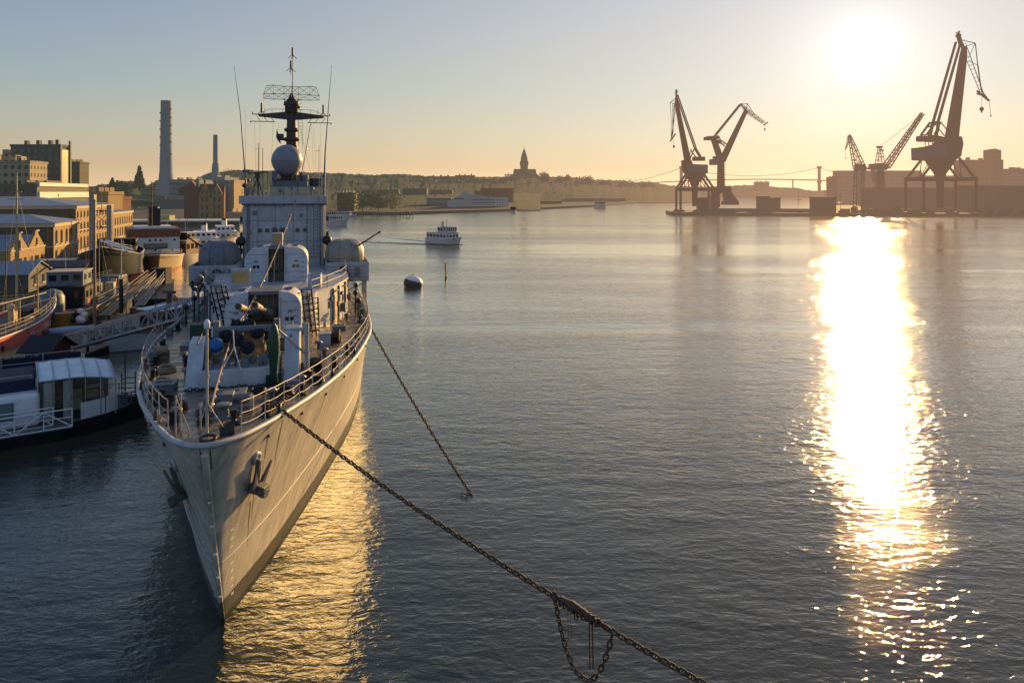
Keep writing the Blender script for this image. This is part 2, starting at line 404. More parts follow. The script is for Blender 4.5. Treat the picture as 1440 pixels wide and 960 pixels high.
M_TUBE = mat('tan weathered tube', (.34,.28,.19), .5, var=.25, scale=5, dirt=((.12,.09,.06), .6))
M_CAP = mat('dark blue canvas cap', (.012,.014,.022), .7, var=.3, scale=8)
M_BLUE = mat('bright blue canvas cap', (.015,.11,.27), .6, var=.2, scale=8)
M_CANV = mat('olive brown canvas', (.10,.085,.05), .85, var=.3, scale=3, bump=.4)
M_GREEN = mat('green painted torpedo', (.008,.05,.028), .5, var=.2, scale=3)
M_WIN = mat('dark window glass', (.012,.016,.02), .08, var=.1, spec=.6)
M_WHITE = mat('white paint', (.74,.74,.72), .45, var=.08, scale=2, dirt=((.35,.27,.18), .68))
M_RAIL = mat('galvanised rail', (.38,.35,.30), .5, metal=.2, var=.2, scale=12)
M_WIRE = mat('dark steel wire', (.05,.045,.04), .5, var=.2)
M_ROPE = mat('tarred rope', (.30,.22,.14), .9, var=.3, scale=20)
M_LAMP = mat('festoon lamp glass', (.75,.68,.55), .12, var=.1)
M_YEL = mat('golden panel and painted reflection', (.42,.29,.10), .3, var=.25, scale=2.5)
def deck_build(nt, tc, col, b):
    L = nt.links
    br = N(nt, 'ShaderNodeTexBrick', i_Scale=1.0, i_Color1=(1,1,1,1), i_Color2=(.66,.62,.58,1), i_Mortar=(.25,.22,.2,1)); br.inputs['Brick Width'].default_value = 3.2; br.inputs['Row Height'].default_value = .16; br.inputs['Mortar Size'].default_value = .012
    mp = nt.nodes.new('ShaderNodeMapping'); mp.inputs['Rotation'].default_value = (0,0,R(90)); L.new(tc.outputs['Object'], mp.inputs[0]); L.new(mp.outputs[0], br.inputs['Vector'])
    mu = N(nt, 'ShaderNodeMix', data_type='RGBA', blend_type='MULTIPLY'); mu.inputs[0].default_value = 1; L.new(col, mu.inputs[6]); L.new(br.outputs['Color'], mu.inputs[7])
    # wet patches stretched across the planks
    m2 = nt.nodes.new('ShaderNodeMapping'); m2.inputs['Scale'].default_value = (.35, 1.6, 1); L.new(tc.outputs['Object'], m2.inputs[0])
    n = N(nt, 'ShaderNodeTexNoise', i_Scale=1.3, i_Detail=5.0, i_Roughness=.6, i_Distortion=.8); L.new(m2.outputs[0], n.inputs['Vector'])
    mr = N(nt, 'ShaderNodeMapRange'); mr.inputs['From Min'].default_value = .42; mr.inputs['From Max'].default_value = .6; mr.inputs['To Min'].default_value = .22; mr.inputs['To Max'].default_value = .55
    L.new(n.outputs['Fac'], mr.inputs['Value']); L.new(mr.outputs[0], b.inputs['Roughness'])
    md = N(nt, 'ShaderNodeMapRange'); md.inputs['From Min'].default_value = .42; md.inputs['From Max'].default_value = .6; md.inputs['To Min'].default_value = .6; md.inputs['To Max'].default_value = 1.15
    L.new(n.outputs['Fac'], md.inputs['Value'])
    sc = N(nt, 'ShaderNodeVectorMath', operation='SCALE'); L.new(mu.outputs[2], sc.inputs[0]); L.new(md.outputs[0], sc.inputs['Scale'])
    return sc.outputs[0]
M_DECK = mat('weathered plank deck', (.21,.145,.095), .4, var=.25, scale=2.5, bump=.15, build=deck_build, spec=.6)

mb = MB()
for side in (1, -1):
    rings = [[hp(side, x, f) for f in FS] for x in XS]
    mb.loft(rings, False, False, True)
n = len(FS)
mb.add([hp(1, 111, f) for f in FS] + [hp(-1, 111, f) for f in FS], [(i, i+1, n+i+1, n+i) for i in range(n-1)])
hull = mb.build('hull', M_HULL, SHIP, recalc=False)
mb = MB()
vs, fs = [], []
for i, x in enumerate(XS):
    for k in range(-6, 7):
        vs.append((hb(x, 1)*k/6*.995, x, dz(x) - .03 + .08*(1-(k/6)**2)))
for i in range(len(XS)-1):
    for k in range(12):
        a = i*13 + k; fs.append((a, a+1, a+14, a+13))
mb.add(vs, fs, True); deck = mb.build('deck', M_DECK, SHIP)
# gunwale: rounded rim round the whole bow
XF = [0,.03,.06,.11,.16,.25,.35,.5,.65,.8] + [1+i*.5 for i in range(8)] + [5+i*1.5 for i in range(18)] + [34,38,44,52,62,75,90,111]
pts = [hp(-1, x, 1) for x in reversed(XF)] + [hp(1, x, 1) for x in XF[1:]]
MB().path([p + Vector((0,0,.02)) for p in pts], .095, 8).build('gunwale', M_GREY, SHIP)
for side in (1, -1):
    for z0 in (2.75,):
        l = []
        for x in [.1,.3,.6,1,1.5,2,3,4,5,6,8,10,12,15,18,21,25,30,36,45,60,80]:
            f = z0/7.2
            for _ in range(6):
                s = x + 4*(1-f); f = z0/dz(s)
            p = hp(side, x, f); l.append(p + Vector((side*.01, 0, 0)))
        MB().path(l, .028, 4).build('rubbing_strake', M_GREY, hull)
mb = MB(); mb.path([Vector((0, 4*(1-f) - .02, f*7.45)) for f in (-.15, 0,.12,.25,.4,.55,.7,.85,.97)], [.09,.09,.08,.075,.07,.07,.08,.1,.12], 8)
mb.build('stem_bar', M_HULL, hull)
for f in (.18,.30,.44,.60,.73): MB().ball((0, 4*(1-f) - .10, f*7.45), .05, 8, 5).build('stem_bolt', M_WHITE, hull)

# ---- railings
def railing(side, x0, x1):
    xs = []; x = x0
    while x < x1: xs.append(x); x += 1.35
    def base(x): return Vector((side*(hb(x,1)-.14), x, dz(x)))
    mb = MB()
    for x in xs:
        p = base(x); mb.tube(p, p + Vector((side*.02, 0, 1.08)), .026, .02, 6)
        mb.tube(p, p + Vector((0,0,.08)), .05, n=6)
    st = mb
    for h in (.36,.70,1.06):
        l = []
        for i, x in enumerate(xs[:-1]):
            for k in range(3):
                t = k/3; xx = x + t*1.35
                l.append(base(xx) + Vector((side*.02*h, 0, h - (.05*math.sin(math.pi*t) if h < 1 else .02*math.sin(math.pi*t)))))
        l.append(base(xs[-1]) + Vector((0,0,h)))
        mb.path(l, .012 if h < 1 else .017, 5)
    mb.build('railing', M_RAIL, SHIP)
railing(1, .95, 38); railing(-1, 1.9, 26); railing(-1, 29.5, 38); railing(1, 62, 109); railing(-1, 62, 109)

# ---- bow fittings
mb = MB()
for (t, s, dx, dy) in ((-1.05, 1.5, .35, .9), (-.95, 1.75, 0, 0)):
    p = Vector((t, s, dz(s))); mb.tube(p, p + Vector((0,0,1.25)), .035, n=6)
    if dx: mb.tube(p + Vector((0,0,1.2)), p + Vector((dx, dy*.3, 0)), .022, n=6)
p = Vector((-.35, 1.6, dz(1.6))); mb.tube(p, p + Vector((0,0,.9)), .03, n=6)
mb.build('stanchion', M_RAIL, SHIP)
mb = MB(); q = S(291, 619, 21.9); q.z = dz(q.y)
top = q + Vector((0, 0, 3.35))
mb.tube(q, top, .045, .04, 8); mb.tube(q + Vector((0,0,1.9)), q + Vector((.06,0,1.9)), .05)
mb.torus(q + Vector((.07, -.02, .95)), .10, .02, Matrix.Rotation(R(90), 4, 'X'), 12, 5)
jack = mb.build('jackstaff', M_RAIL, SHIP)
MB().lathe([(.06,0),(.09,.03),(.09,.2),(.05,.28),(.01,.3)], top, 10).build('lantern', M_WHITE, jack)
mb = MB(); mb.tube(q + Vector((.02,0,1.05)), q + Vector((.52,.35,0)), .022, n=6); mb.tube(q + Vector((-.02,0,1.05)), q + Vector((-.35,.6,0)), .016, n=6)
mb.build('stay', M_RAIL, jack)
mb = MB(); c = Vector((.02, .55, dz(.5)+.10)); mb.torus(c, .17, .045, Matrix.Rotation(R(15), 4, 'X') , 16, 6, 1.25)
mb.box(-.22,.26,.4,.72,7.4,7.5)
mb.build('mooring_ring', M_BLK, SHIP)
mb = MB()
for x in (-.13, .15): mb.tube((x, .02, 7.5), (x, .45, 6.65), .013, n=5)
for k in range(5): mb.tube((-.13, .05+.09*k, 7.42-.18*k), (.15, .05+.09*k, 7.42-.18*k), .011, n=5)
mb.build('rope_ladder', M_BLK, SHIP)
mb = MB(); mb.box(-.22,.22,-.02,.03,0,.30, Matrix.Translation((.52,.95,dz(.9)+.02)) @ Matrix.Rotation(R(20),4,'Z') @ Matrix.Rotation(R(-12),4,'X'))
mb.build('deck_plate', M_BLK, SHIP, bevel=.01)
def bollard(t, s, parent=SHIP):
    mb = MB(); z = dz(s)
    mb.box(t-.18, t+.18, s-.42, s+.42, z, z+.07)
    for d in (-.24, .24):
        mb.lathe([(.10,0),(.10,.30),(.13,.32),(.13,.37),(.06,.39)], (t, s+d, z+.06), 12)
    return mb.build('bollard', M_BLK, parent)
for side in (1,-1):
    for s in (3.4, 6.6, 11.8, 15.4, 20.5, 27.5): bollard(side*(hb(s,1)-.62), s)
# fairleads on the rim
for side, s in ((1,3.3),(-1,3.6),(1,9.2),(-1,9.2),(-1,14.6),(1,14.6)):
    mb = MB(); c = Vector((side*(hb(s,1)-.12), s, dz(s)+.16))
    mb.torus(c, .19, .07, Matrix.Rotation(ROT*0, 4,'Z') @ Matrix.Rotation(R(90), 4, 'Y'), 14, 6)
    mb.box(c.x-.12, c.x+.12, s-.35, s+.35, dz(s)-.02, dz(s)+.06)
    mb.build('fairlead', M_BLK if side > 0 else M_RUST, SHIP)
# windlass with capstans
mb = MB(); z = dz(4)
mb.lathe([(.36,0),(.36,.1),(.2,.16),(.17,.42),(.27,.5),(.27,.56),(.1,.58)], (.1, 3.3, z), 16)
mb.box(-.9,.9, 4.0,4.9, z, z+.24); mb.tube((-.7,4.5,z+.4),(.9,4.5,z+.4),.15,n=12); mb.box(-.1,.3,4.2,4.8,z+.1,z+.62)
mb.build('windlass', M_GREYD, SHIP, bevel=.02)
mb = MB(); z = dz(2.4)
mb.lathe([(.16,0),(.16,.12),(.08,.18),(.08,.42),(.15,.46),(.12,.54)], (.55, 2.3, z), 12); mb.box(.28,.85,2.15,2.5,z,z+.1); mb.torus((.55,2.3,z+.3), .2,.03,None,14,5)
mb.build('capstan', M_BLK, SHIP)
MB().tube((.95,3.9,dz(3.9)), (.95,3.9,dz(3.9)+.62), .075, .075, 10).build('vent_pipe', M_TAN, SHIP)
# coiled hawsers and gear lying on the fore deck
def coil(t, s, r, m, k=4):
    mb = MB(); z = dz(s)+.07
    for i in range(k): mb.torus((t+random.uniform(-.03,.03), s+random.uniform(-.03,.03), z+.06*i), r*(1-.08*i), .045, None, 18, 5)
    return mb.build('hawser_coil', m, SHIP)
coil(-2.2, 6.3, .33, M_BLK); coil(-1.6, 5.2, .26, M_BLK); coil(1.9, 6.4, .36, M_BLK); coil(2.7, 9.3, .38, M_RUST); coil(-3.6, 13.0, .4, M_ROPE)
mb = MB(); z = dz(6)
for i in range(26):
    a = i*.5; mb.torus((-2.0 + .06*i*.6*math.cos(a*.35), 4.9+.08*i, z+.09), .075, .026, Matrix.Rotation(R(90 if i%2 else 10),4,'X') @ Matrix.Rotation(a,4,'Z'), 10, 5)
mb.build('anchor_cable', M_BLK, SHIP)
mb = MB()
for i in range(22):
    mb.torus((1.55+ .03*i, 3.6+.13*i, dz(4+.1*i)+.1), .08, .028, Matrix.Rotation(R(90 if i%2 else 5),4,'X'), 10, 5)
mb.build('anchor_cable', M_RUST, SHIP)
# anchors hanging from the hawse pipes
M_ANCH = mat('dull anchor steel', (.15,.145,.135), .55, var=.3, scale=4, dirt=((.12,.06,.03), .6))
def anchor(side):
    x0, f = 1.75, .71
    p = hp(side, x0, f)
    e = hp(side, x0+.3, f) - p; e.normalize()
    up = hp(side, x0, f+.05) - p; up.normalize()
    nr = e.cross(up); 
    if nr.x*side < 0: nr = -nr
    nr.normalize()
    M = Matrix(((e.x, nr.x, up.x, p.x), (e.y, nr.y, up.y, p.y), (e.z, nr.z, up.z, p.z), (0,0,0,1))) @ Matrix.Scale(.86, 4)
    mb = MB()
    mb.box(-.10,.10,.06,.24,-.1,1.35, M)                                  # shank
    mb.box(-.44,.44,.04,.34,-.30,-.04, M)                                 # crown
    mb.box(-.26,.26,.02,.62,-.42,.10, M)
    mb.lathe([(.24,-.14),(.28,-.05),(.28,.1),(.2,.16)], (0,0,0), 14, True, True, M @ Matrix.Translation((0,.5,-.30)) @ Matrix.Rotation(R(90),4,'X'))
    for k in (-1, 1):                                                     # flukes
        pl = [(k*.16,-.28),(k*.46,-.30),(k*.56,.15),(k*.66,1.12),(k*.26,.30)]
        ring = [[M @ Vector((a, .30 + .10*max(b_,0), b_)) for a, b_ in pl], [M @ Vector((a, .18 + .14*max(b_,0), b_)) for a, b_ in pl]]
        mb.loft(ring)
    o = mb.build('anchor', M_ANCH, SHIP, bevel=.02)
    mb = MB(); mb.lathe([(.27,0),(.33,.03),(.33,.10),(.22,.14),(.14,.10)], (0,0,0), 18, True, True, M @ Matrix.Translation((0,-.02,1.35)) @ Matrix.Rotation(R(-90),4,'X'))
    mb.build('hawse_pipe', M_GREY, SHIP)
    return M
anchor(1); anchor(-1)

# ---- gun turrets with divided round shields
def turret(s, z0, h, hw, slot, depth, barrels, name='gun_turret'):
    t = MB()
    def shield(a, b_):
        r = min(.9, (b_-a)*.8) ; outer = b_ if abs(b_) > abs(a) else a; inner = a if outer == b_ else b_
        k = 1 if outer > inner else -1
        pl = [(inner, z0), (outer - k*.12, z0), (outer, z0+.35)]
        for i in range(7):
            u = math.pi/2*i/6; pl.append((outer - k*r + k*r*math.cos(u), z0+h-r + r*math.sin(u)))
        pl.append((inner, z0+h+.06))
        pr = [[Vector((x, s - .12*(z-z0)*-1 + (.0), z)) for x, z in pl], [Vector((x, s+depth, z)) for x, z in pl]]
        t.loft(pr)
    shield(-hw, -slot); shield(slot, hw)
    base = t.build(name, M_GREYL, SHIP, bevel=.14)
    m = MB(); m.box(-slot-.02, slot+.02, s+.9, s+depth-.1, z0+.05, z0+h-.05); m.box(-slot, slot, s+.3, s+1.0, z0, z0+h*.28)
    m.build('gun_house', M_CANV, base)
    m = MB(); m.box(-slot-.01, slot+.01, s+.6, s+depth-.15, z0+h-.16, z0+h+.04); m.build('roof_plate', M_GREYD, base)
    m = MB(); m.lathe([(hw*.95,0),(hw*.95,.35)], (0, s+depth*.5, z0-.32), 32); m.build('turntable', M_GREYD, base)
    for k in (-1, 1):
        x = k*(slot + (hw-slot)*.52)
        M = Matrix.Translation((x, s+.02+.12*h*.62, z0+h*.62)) @ Matrix.Rotation(R(83), 4, 'X')
        m = MB(); m.torus((0,0,0), .24, .018, None, 20, 5); m.v = [M @ p for p in m.v]
        m2 = [(-.14,-.07),(-.14,.05),(-.07,-.01),(0,.10),(.07,-.01),(.14,.05),(.14,-.07)]
        m.loft([[M @ Vector((a,b_,.0)) for a,b_ in m2],[M @ Vector((a,b_,.03)) for a,b_ in m2]])
        m.box(-.13,.13,-.12,-.09,0,.03, M)
        m.build('crown_emblem', M_GREYD, base)
    return base
T1 = turret(20.4, 6.4, 2.8, 2.08, .84, 3.4, None)
for k, (mx, my) in enumerate(((335,431),(358,429))):
    root = Vector((-.38 + .76*k, 21.2, 7.9)); tip = S(mx, my, 36.6)
    d = (tip-root).normalized()
    g = MB(); g.tube(root, root + d*2.0, .24, .17, 14); g.tube(root+d*1.9, tip-d*1.5, .12, .11, 14)
    g.build('gun_barrel', M_GREYD, T1)
    g = MB(); r_ = .19
    n_ = 16
    g.tube(tip-d*1.6, tip, .17, r_, n_, False); g.torus(tip, r_-.02, .03, d.to_track_quat('Z','Y').to_matrix().to_4x4(), 16, 6); g.tube(tip-d*.06, tip-d*.04, .17, .17, n_)
    g.build('muzzle_sleeve', M_TUBE, T1)
    g = MB(); g.tube(tip-d*.035, tip-d*.03, .155, .155, n_); g.build('muzzle', M_BLK, T1)
T2 = turret(31.6, 8.45, 2.5, 2.18, .56, 3.4, None)
g = MB(); g.tube((0,32.2,9.2),(0,29.6,9.9),.07,.055,10); g.build('gun_barrel', M_GREYD, T2)
g = MB(); g.tube((-.1,31.2,8.5),(-.1,31.2,10.3),.03,n=6); g.build('vertical_pipe', M_RAIL, T2)
g = MB(); g.box(-.42,.36,33.0,33.8,11.0,11.95); o = g.build('gun_sight', M_GREY, SHIP, bevel=.05)
g = MB(); g.box(-.30,.24,32.95,32.99,11.2,11.85); g.build('sight_window', M_YEL, o)

# ---- rocket launcher with eight tubes
zl = dz(9)
L0 = MB()
L0.box(-1.9+.5, 1.15+.4, 8.6, 11.2, zl, zl+.72)
L0.prismx([(8.5,zl),(11.6,zl),(11.2,zl+1.5),(10.4,zl+1.85),(9.6,zl+1.7)], -2.05, -1.45)
L0.prismx([(8.9,zl),(12.2,zl),(11.8,zl+1.7),(11.0,zl+2.05),(10.0,zl+1.9)], 1.75, 2.35)
launcher = L0.build('rocket_launcher', M_GREYL, SHIP, bevel=.04)
g = MB(); g.box(-1.5,1.3,8.35,8.55,zl+.1,zl+.78); g.tube((1.45,8.5,zl),(1.55,8.7,zl+1.6),.06,n=8); g.build('front_panel', M_GREYL, launcher, bevel=.02)
g = MB(); a = Vector((-.15, 8.4, zl+1.7))
for d in ((-.5,-.1,-.95),(.28,-.1,-.95)): g.tube(a, a+Vector(d), .025, n=6)
g.tube(a, a+Vector((-.05,.1,.7)), .025, n=6)
g.build('tripod_brace', M_WHITE, launcher)
tubes = [((303,484),(318,533),30.0,31.5,M_BLUE,.29),((348,487),(358,530),30.0,31.5,M_CAP,.27),((334,476),(342,520),30.5,32,M_CAP,.27),((318,471),(330,520),31.0,32.4,M_CAP,.27),
         ((361,466),(370,505),31.8,33.2,M_CAP,.27),((349,456),(357,500),32.2,33.6,M_CAP,.28),((333,457),(342,500),32.4,33.8,M_CAP,.26),((376,467),(384,500),32.6,34,M_CAP,.25)]
for (a_, b_, Ya, Yb, m_, r_) in tubes:
    tp, bt = S(a_[0], a_[1], Ya), S(b_[0], b_[1], Yb)
    d = (tp-bt).normalized()
    g = MB(); g.tube(bt, tp, r_*1.05, r_*.9, 16)
    for u in (.25,.6,.85): g.tube(bt+(tp-bt)*u, bt+(tp-bt)*(u+.03), r_*1.1, r_*1.1, 16)
    tb = g.build('rocket_tube', M_TUBE, launcher)
    g = MB(); q_ = d.to_track_quat('Z','Y').to_matrix().to_4x4()
    g.lathe([(r_*1.04,-.16),(r_*1.08,-.02),(r_*1.05,.035),(r_*.94,.05),(r_*.88,.015),(.02,.0)] if m_ is M_CAP else [(r_*1.04,-.16),(r_*1.05,.0),(r_*.95,.08),(r_*.5,.13),(.02,.14)], tp, 18, True, True, q_)
    if m_ is M_CAP:
        g.lathe([(r_*.30,.0),(r_*.28,.07),(.02,.08)], tp, 8, True, True, q_)
        for i in range(4):
            u = i*math.pi/4; g.box(-r_*.9,r_*.9,-.016,.016,.0,.05, Matrix.Translation(tp) @ q_ @ Matrix.Rotation(u,4,'Z'))
    g.build('muzzle_cap', m_, tb)
# green torpedo standing upright on display
p = S(385, 552, 29.3); p.z = dz(p.y)
g = MB(); g.lathe([(.13,0),(.20,.12),(.15,.55),(.17,.8),(.235,1.3),(.245,1.75),(.21,2.2),(.13,2.48),(.02,2.6)], p, 18)
for k in range(4): g.box(-.02,.02,.05,.32,0,.5, Matrix.Translation(p) @ Matrix.Rotation(k*math.pi/2+.4,4,'Z'))
tag(g.build('torpedo', M_GREEN, SHIP), None)
# davit post with boom
p = S(431, 541, 31.2); p.z = dz(p.y)
g = MB(); g.tube(p, p+Vector((0,0,2.35)), .13, .11, 12); g.lathe([(.2,0),(.2,.25),(.14,.3)], p, 12)
q = S(384, 457, 29.8)
g.tube(q, p+Vector((0,0,.95)), .05, n=8); g.tube(q, p+Vector((0,0,2.1)), .02, n=6); g.beam(p+Vector((0,0,2.05)), p+Vector((-.95,.6,2.0)), .12, .12)
g.build('davit', M_GREY, SHIP)
# information board on posts
p = S(403, 540, 32.2); p.z = dz(p.y)
Mx = Matrix.Translation(p)
g = MB(); g.box(-.38,-.34,0,.04,0,1.5,Mx); g.box(.34,.38,0,.04,0,1.5,Mx); g.box(-.42,.42,-.02,.02,1.0,1.06,Mx); g.box(-.42,.42,-.02,.02,1.5,1.56,Mx)
o = g.build('board_stand', M_BLK, SHIP)
g = MB(); g.box(-.34,.34,-.01,.03,1.06,1.5,Mx); g.build('board_panel', M_YEL, o)
# deck box and small handrail
g = MB(); p = S(457, 500, 39.5); zz = dz(p.y); g.box(p.x-.3,p.x+.3,p.y,p.y+.6,zz,zz+.62); g.box(p.x-.33,p.x+.33,p.y-.03,p.y+.63,zz+.62,zz+.68)
tag(g.build('vent_box', M_GREY, SHIP, bevel=.02))
g = MB()
for k in range(3): g.tube((1.95,21.5,6.5+.35*k+.35),(3.1,21.2,6.5+.35*k+.35),.022,n=6)
for x in (1.95,3.1): g.tube((x,21.3,6.3),(x,21.3,7.6),.025,n=6)
g.build('handrail', M_RAIL, SHIP)
# dark cutter racks and net lattices on both sides of the turret
def rack(pxs, Y, label=None):
    g = MB()
    (x0,y0),(x1,y1) = pxs
    a, b_ = S(x0,y0,Y), S(x1,y1,Y+1.2)
    g.tube(a, b_, .05, n=6)
    o1 = Vector((.55,.25,0))
    g.tube(a+o1, b_+o1, .05, n=6)
    for i in range(9):
        u = i/8; g.tube(a.lerp(b_,u), a.lerp(b_,u)+o1, .028, n=5)
        if i < 8: g.tube(a.lerp(b_,u), a.lerp(b_,(i+1)/8)+o1, .02, n=5)
    return g.build('net_rack', M_BLK, SHIP)
rack(((296,402),(314,482)), 41.5); rack(((303,404),(318,470)), 42.5)
rack(((424,408),(433,486)), 41.5); rack(((418,412),(428,480)), 42.8); rack(((434,420),(437,480)), 44)
g = MB(); a = S(288,470,41); 
g.box(a.x-.8,a.x+.6,a.y,a.y+.9,dz(a.y),dz(a.y)+1.05); g.build('deck_locker', mat('dark green locker', (.02,.05,.035), .5), SHIP, bevel=.03)
g = MB(); 
for k in (0,1): g.box(a.x+.35+.2*k,a.x+.43+.2*k,a.y-.012,a.y-.002,dz(a.y)+.3,dz(a.y)+.95)
g.build('white_stripe', M_WHITE, SHIP)
for (px, py) in ((279,393),(295,391)):
    c = S(px, py, 50.5); g = MB(); g.ball(c, .38, 12, 8, (1,1.3,1)); g.tube(c, (c.x,c.y,dz(c.y)), .09, n=6); g.build('life_raft_canister', M_GREYD, SHIP)

# ---- deckhouse
ROOF = 8.4
def house_paint(nt, tc, col, b): return col
pl = []
for i in range(13):
    u = math.pi*i/12; pl.append((-2.9*math.cos(u) , 26.2 - 2.2*math.sin(u)))
pl = [(-5.05,44.0),(-5.05,33.0),(-4.0,28.6)] + pl + [(4.0,28.6),(5.05,33.0),(5.05,44.0)]
g = MB(); g.prism(pl, dz(30)-.4, ROOF); dh = g.build('deckhouse', M_GREYL, SHIP)
g = MB(); g.prism([(x*1.02, 33+(y-33)*1.01) for x,y in pl], ROOF+.002, ROOF+.1); g.build('roof', M_GREY, dh, bevel=.03)
def wallpt(u):   # along the lit side wall
    a, b_ = Vector((3.0,26.6,0)), Vector((4.0,28.6,0)); c = Vector((5.05,33.0,0)); e = Vector((5.05,44,0))
    if u < .15: return a.lerp(b_,u/.15)
    if u < .5: return b_.lerp(c,(u-.15)/.35)
    return c.lerp(e,(u-.5)/.5)
def on_wall(side, u, w, z0, z1, name, m, d=.03):
    p, q = wallpt(u), wallpt(u+.02); tdir = (q-p).normalized(); nrm = Vector((tdir.y,-tdir.x,0))
    mm = Matrix(((tdir.x,nrm.x,0,p.x),(tdir.y,nrm.y,0,p.y),(0,0,1,0),(0,0,0,1)))
    g = MB(); g.box(-w/2,w/2,-.02,d,z0,z1,mm)
    if side < 0: g.v = [Vector((-v.x,v.y,v.z)) for v in g.v]
    return g.build(name, m, dh)
for side in (1,-1):
    for u in (.20,.47,.72): on_wall(side, u, .75, 5.98, 7.75, 'door', M_GREY if side < 0 else M_TAN, .05)
    for u in (.10,.30,.38,.60,.84): on_wall(side, u, .34, 7.0, 7.45, 'window', M_WIN, .04)
    for u in (.14,.26,.43,.55,.66,.8): on_wall(side, u, .07, 6.0, 8.3, 'wall_pipe', M_GREYD, .12)
    for u in (.34,.64): on_wall(side, u, .5, 6.3, 6.9, 'equipment_locker', M_GREYD, .35)
g = MB()
l = [Vector((2.6,25.0,0)),Vector((3.6,27.6,0)),Vector((4.6,30.8,0)),Vector((5.0,33.5,0)),Vector((5.0,38,0))]
for sd in (1,-1):
    g = MB()
    ll = [Vector((v.x*sd, v.y, 0)) for v in l]
    for v in ll: g.tube(v+Vector((0,0,ROOF)), v+Vector((0,0,ROOF+.95)), .025, n=6)
    for h in (.5,.93): g.path([v+Vector((0,0,ROOF+h)) for v in ll], .018, 5)
    g.build('roof_railing', M_RAIL, dh)
g = MB(); c = S(443, 408, 48.6); g.lathe([(.46,0),(.46,.95),(.40,.95),(.40,.2)], (c.x,c.y,ROOF+.1), 20); g.build('director_tub', M_GREY, SHIP)
g = MB(); c = S(338, 397, 47.5); mm = Matrix.Translation((c.x,c.y,ROOF+.1)) @ Matrix.Rotation(R(-8),4,'Z')
g.box(-.62,.62,0,.8,0,1.35,mm); o = g.build('searchlight_cabinet', M_GREY, SHIP, bevel=.04)
g = MB(); g.box(-.50,.50,-.03,-.005,.45,1.2,mm); g.build('cabinet_window', M_YEL, o)  # gold pane colour stands in for a reflection in the window

# ---- side gun platforms with domed mounts
for side in (1,-1):
    g = MB(); x0, x1 = 3.45, 7.0; y0, y1 = 38.2, 44.5; z0, z1 = 7.55, 9.15
    def bx(a,b_,c_,d_,e_,f_): g.box(min(side*a,side*b_),max(side*a,side*b_),c_,d_,e_,f_)
    bx(x0,x1,y0,y1,z0,z0+.15); bx(x0,x1,y0,y0+.12,z0+.15,z1); bx(x0,x1,y1-.12,y1,z0+.15,z1); bx(x1-.12,x1,y0+.12,y1-.12,z0+.15,z1); bx(x0,x0+.12,y0+.12,y1-.12,z0+.15,z1)
    pf = g.build('gun_platform', M_GREY, SHIP, bevel=.03)
    g = MB()
    for y in (38.5,41.3,44.2): g.tube((side*6.75,y,dz(y)),(side*6.75,y,z0),.08,n=8)
    for y in (38.5,44.2): g.beam((side*6.7,y,z0-.1),(side*5.0,y,z0-.9),.10,.10)
    g.build('platform_post', M_GREY, pf)
    g = MB(); cx, cy = side*5.1, 41.3
    pr = [(1.62,0),(1.66,.5),(1.60,1.1),(1.40,1.55),(1.0,1.82),(.5,1.92),(.02,1.94)]
    g.lathe(pr, (cx,cy,z1-.15), 28, True, True, Matrix.Diagonal((1,1.15,1,1)))
    g.lathe([(1.5,-1.3),(1.5,0)], (cx,cy,z1-.15), 28)
    dome = g.build('gun_dome', M_GREY if side<0 else M_TUBE, SHIP)
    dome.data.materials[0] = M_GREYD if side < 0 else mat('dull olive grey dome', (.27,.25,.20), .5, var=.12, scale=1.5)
    a = Vector((cx+side*1.1, cy-.5, z1+1.15)); b_ = S(534,326,58.5) if side>0 else S(262,332,58.5)
    g = MB(); g.tube(a, b_, .085, .05, 8); g.tube(b_-(b_-a).normalized()*.25, b_, .085, .085, 8); g.build('gun_barrel', M_BLK, dome)
    g = MB(); g.box(side*6.0-.12,side*6.0+.12, 39.9,41.6, z1+.2,z1+1.3); g.build('dome_port', M_GREYD, dome, bevel=.02)
    g = MB(); g.ball((side*3.6,42.5,z1+1.6),.42,12,8); g.tube((side*3.6,42.5,z1-.5),(side*3.6,42.5,z1+1.4),.09,n=6); g.build('director_ball', M_BLK, SHIP)

# ---- bridge tower
TZ = 14.05
g = MB(); g.prism([(-3.35,42.6),(3.35,42.6),(3.35,51.5),(-3.35,51.5)], 5.4, TZ); tower = g.build('bridge_tower', M_GREY, SHIP, bevel=.12)
g = MB(); g.box(-3.72,3.62,42.2,51.9,TZ-.08,TZ+.62); g.build('bridge_visor', M_GREY, tower, bevel=.05)
g = MB(); g.box(-3.5,3.5,42.45,51.6,TZ-.22,TZ-.082); g.build('visor_shade_strip', M_GREYD, tower)  # dark strip painting the shade below the visor
for px in (366,376,386.5,397,418,429):
    c = S(px, 324.5, 61.9); g = MB(); g.box(c.x-.17,c.x+.17,42.55,42.61,11.5,11.82); g.build('bridge_window', M_WIN, tower, bevel=.02)
for px in (386.5,397):
    c = S(px,322,61.9); MB().torus((c.x,42.52,11.66), .24,.03, Matrix.Rotation(R(90),4,'X'), 14,5).build('wiper_ring', M_GREYD, tower)
for sd in (1,-1):
    g = MB(); g.tube((sd*3.42,42.9,5.6),(sd*3.42,42.9,TZ-.3),.07,n=6); g.tube((sd*3.42,44.4,5.6),(sd*3.42,44.4,TZ-.3),.05,n=6); g.build('cable_pipe', M_GREYL, tower)
    for z in (9.6,11.0,12.4): MB().box(3.35 if sd>0 else -3.75, 3.75 if sd>0 else -3.35, 43.4,43.9,z,z+.45).build('side_lantern', M_BLK, tower, bevel=.03)
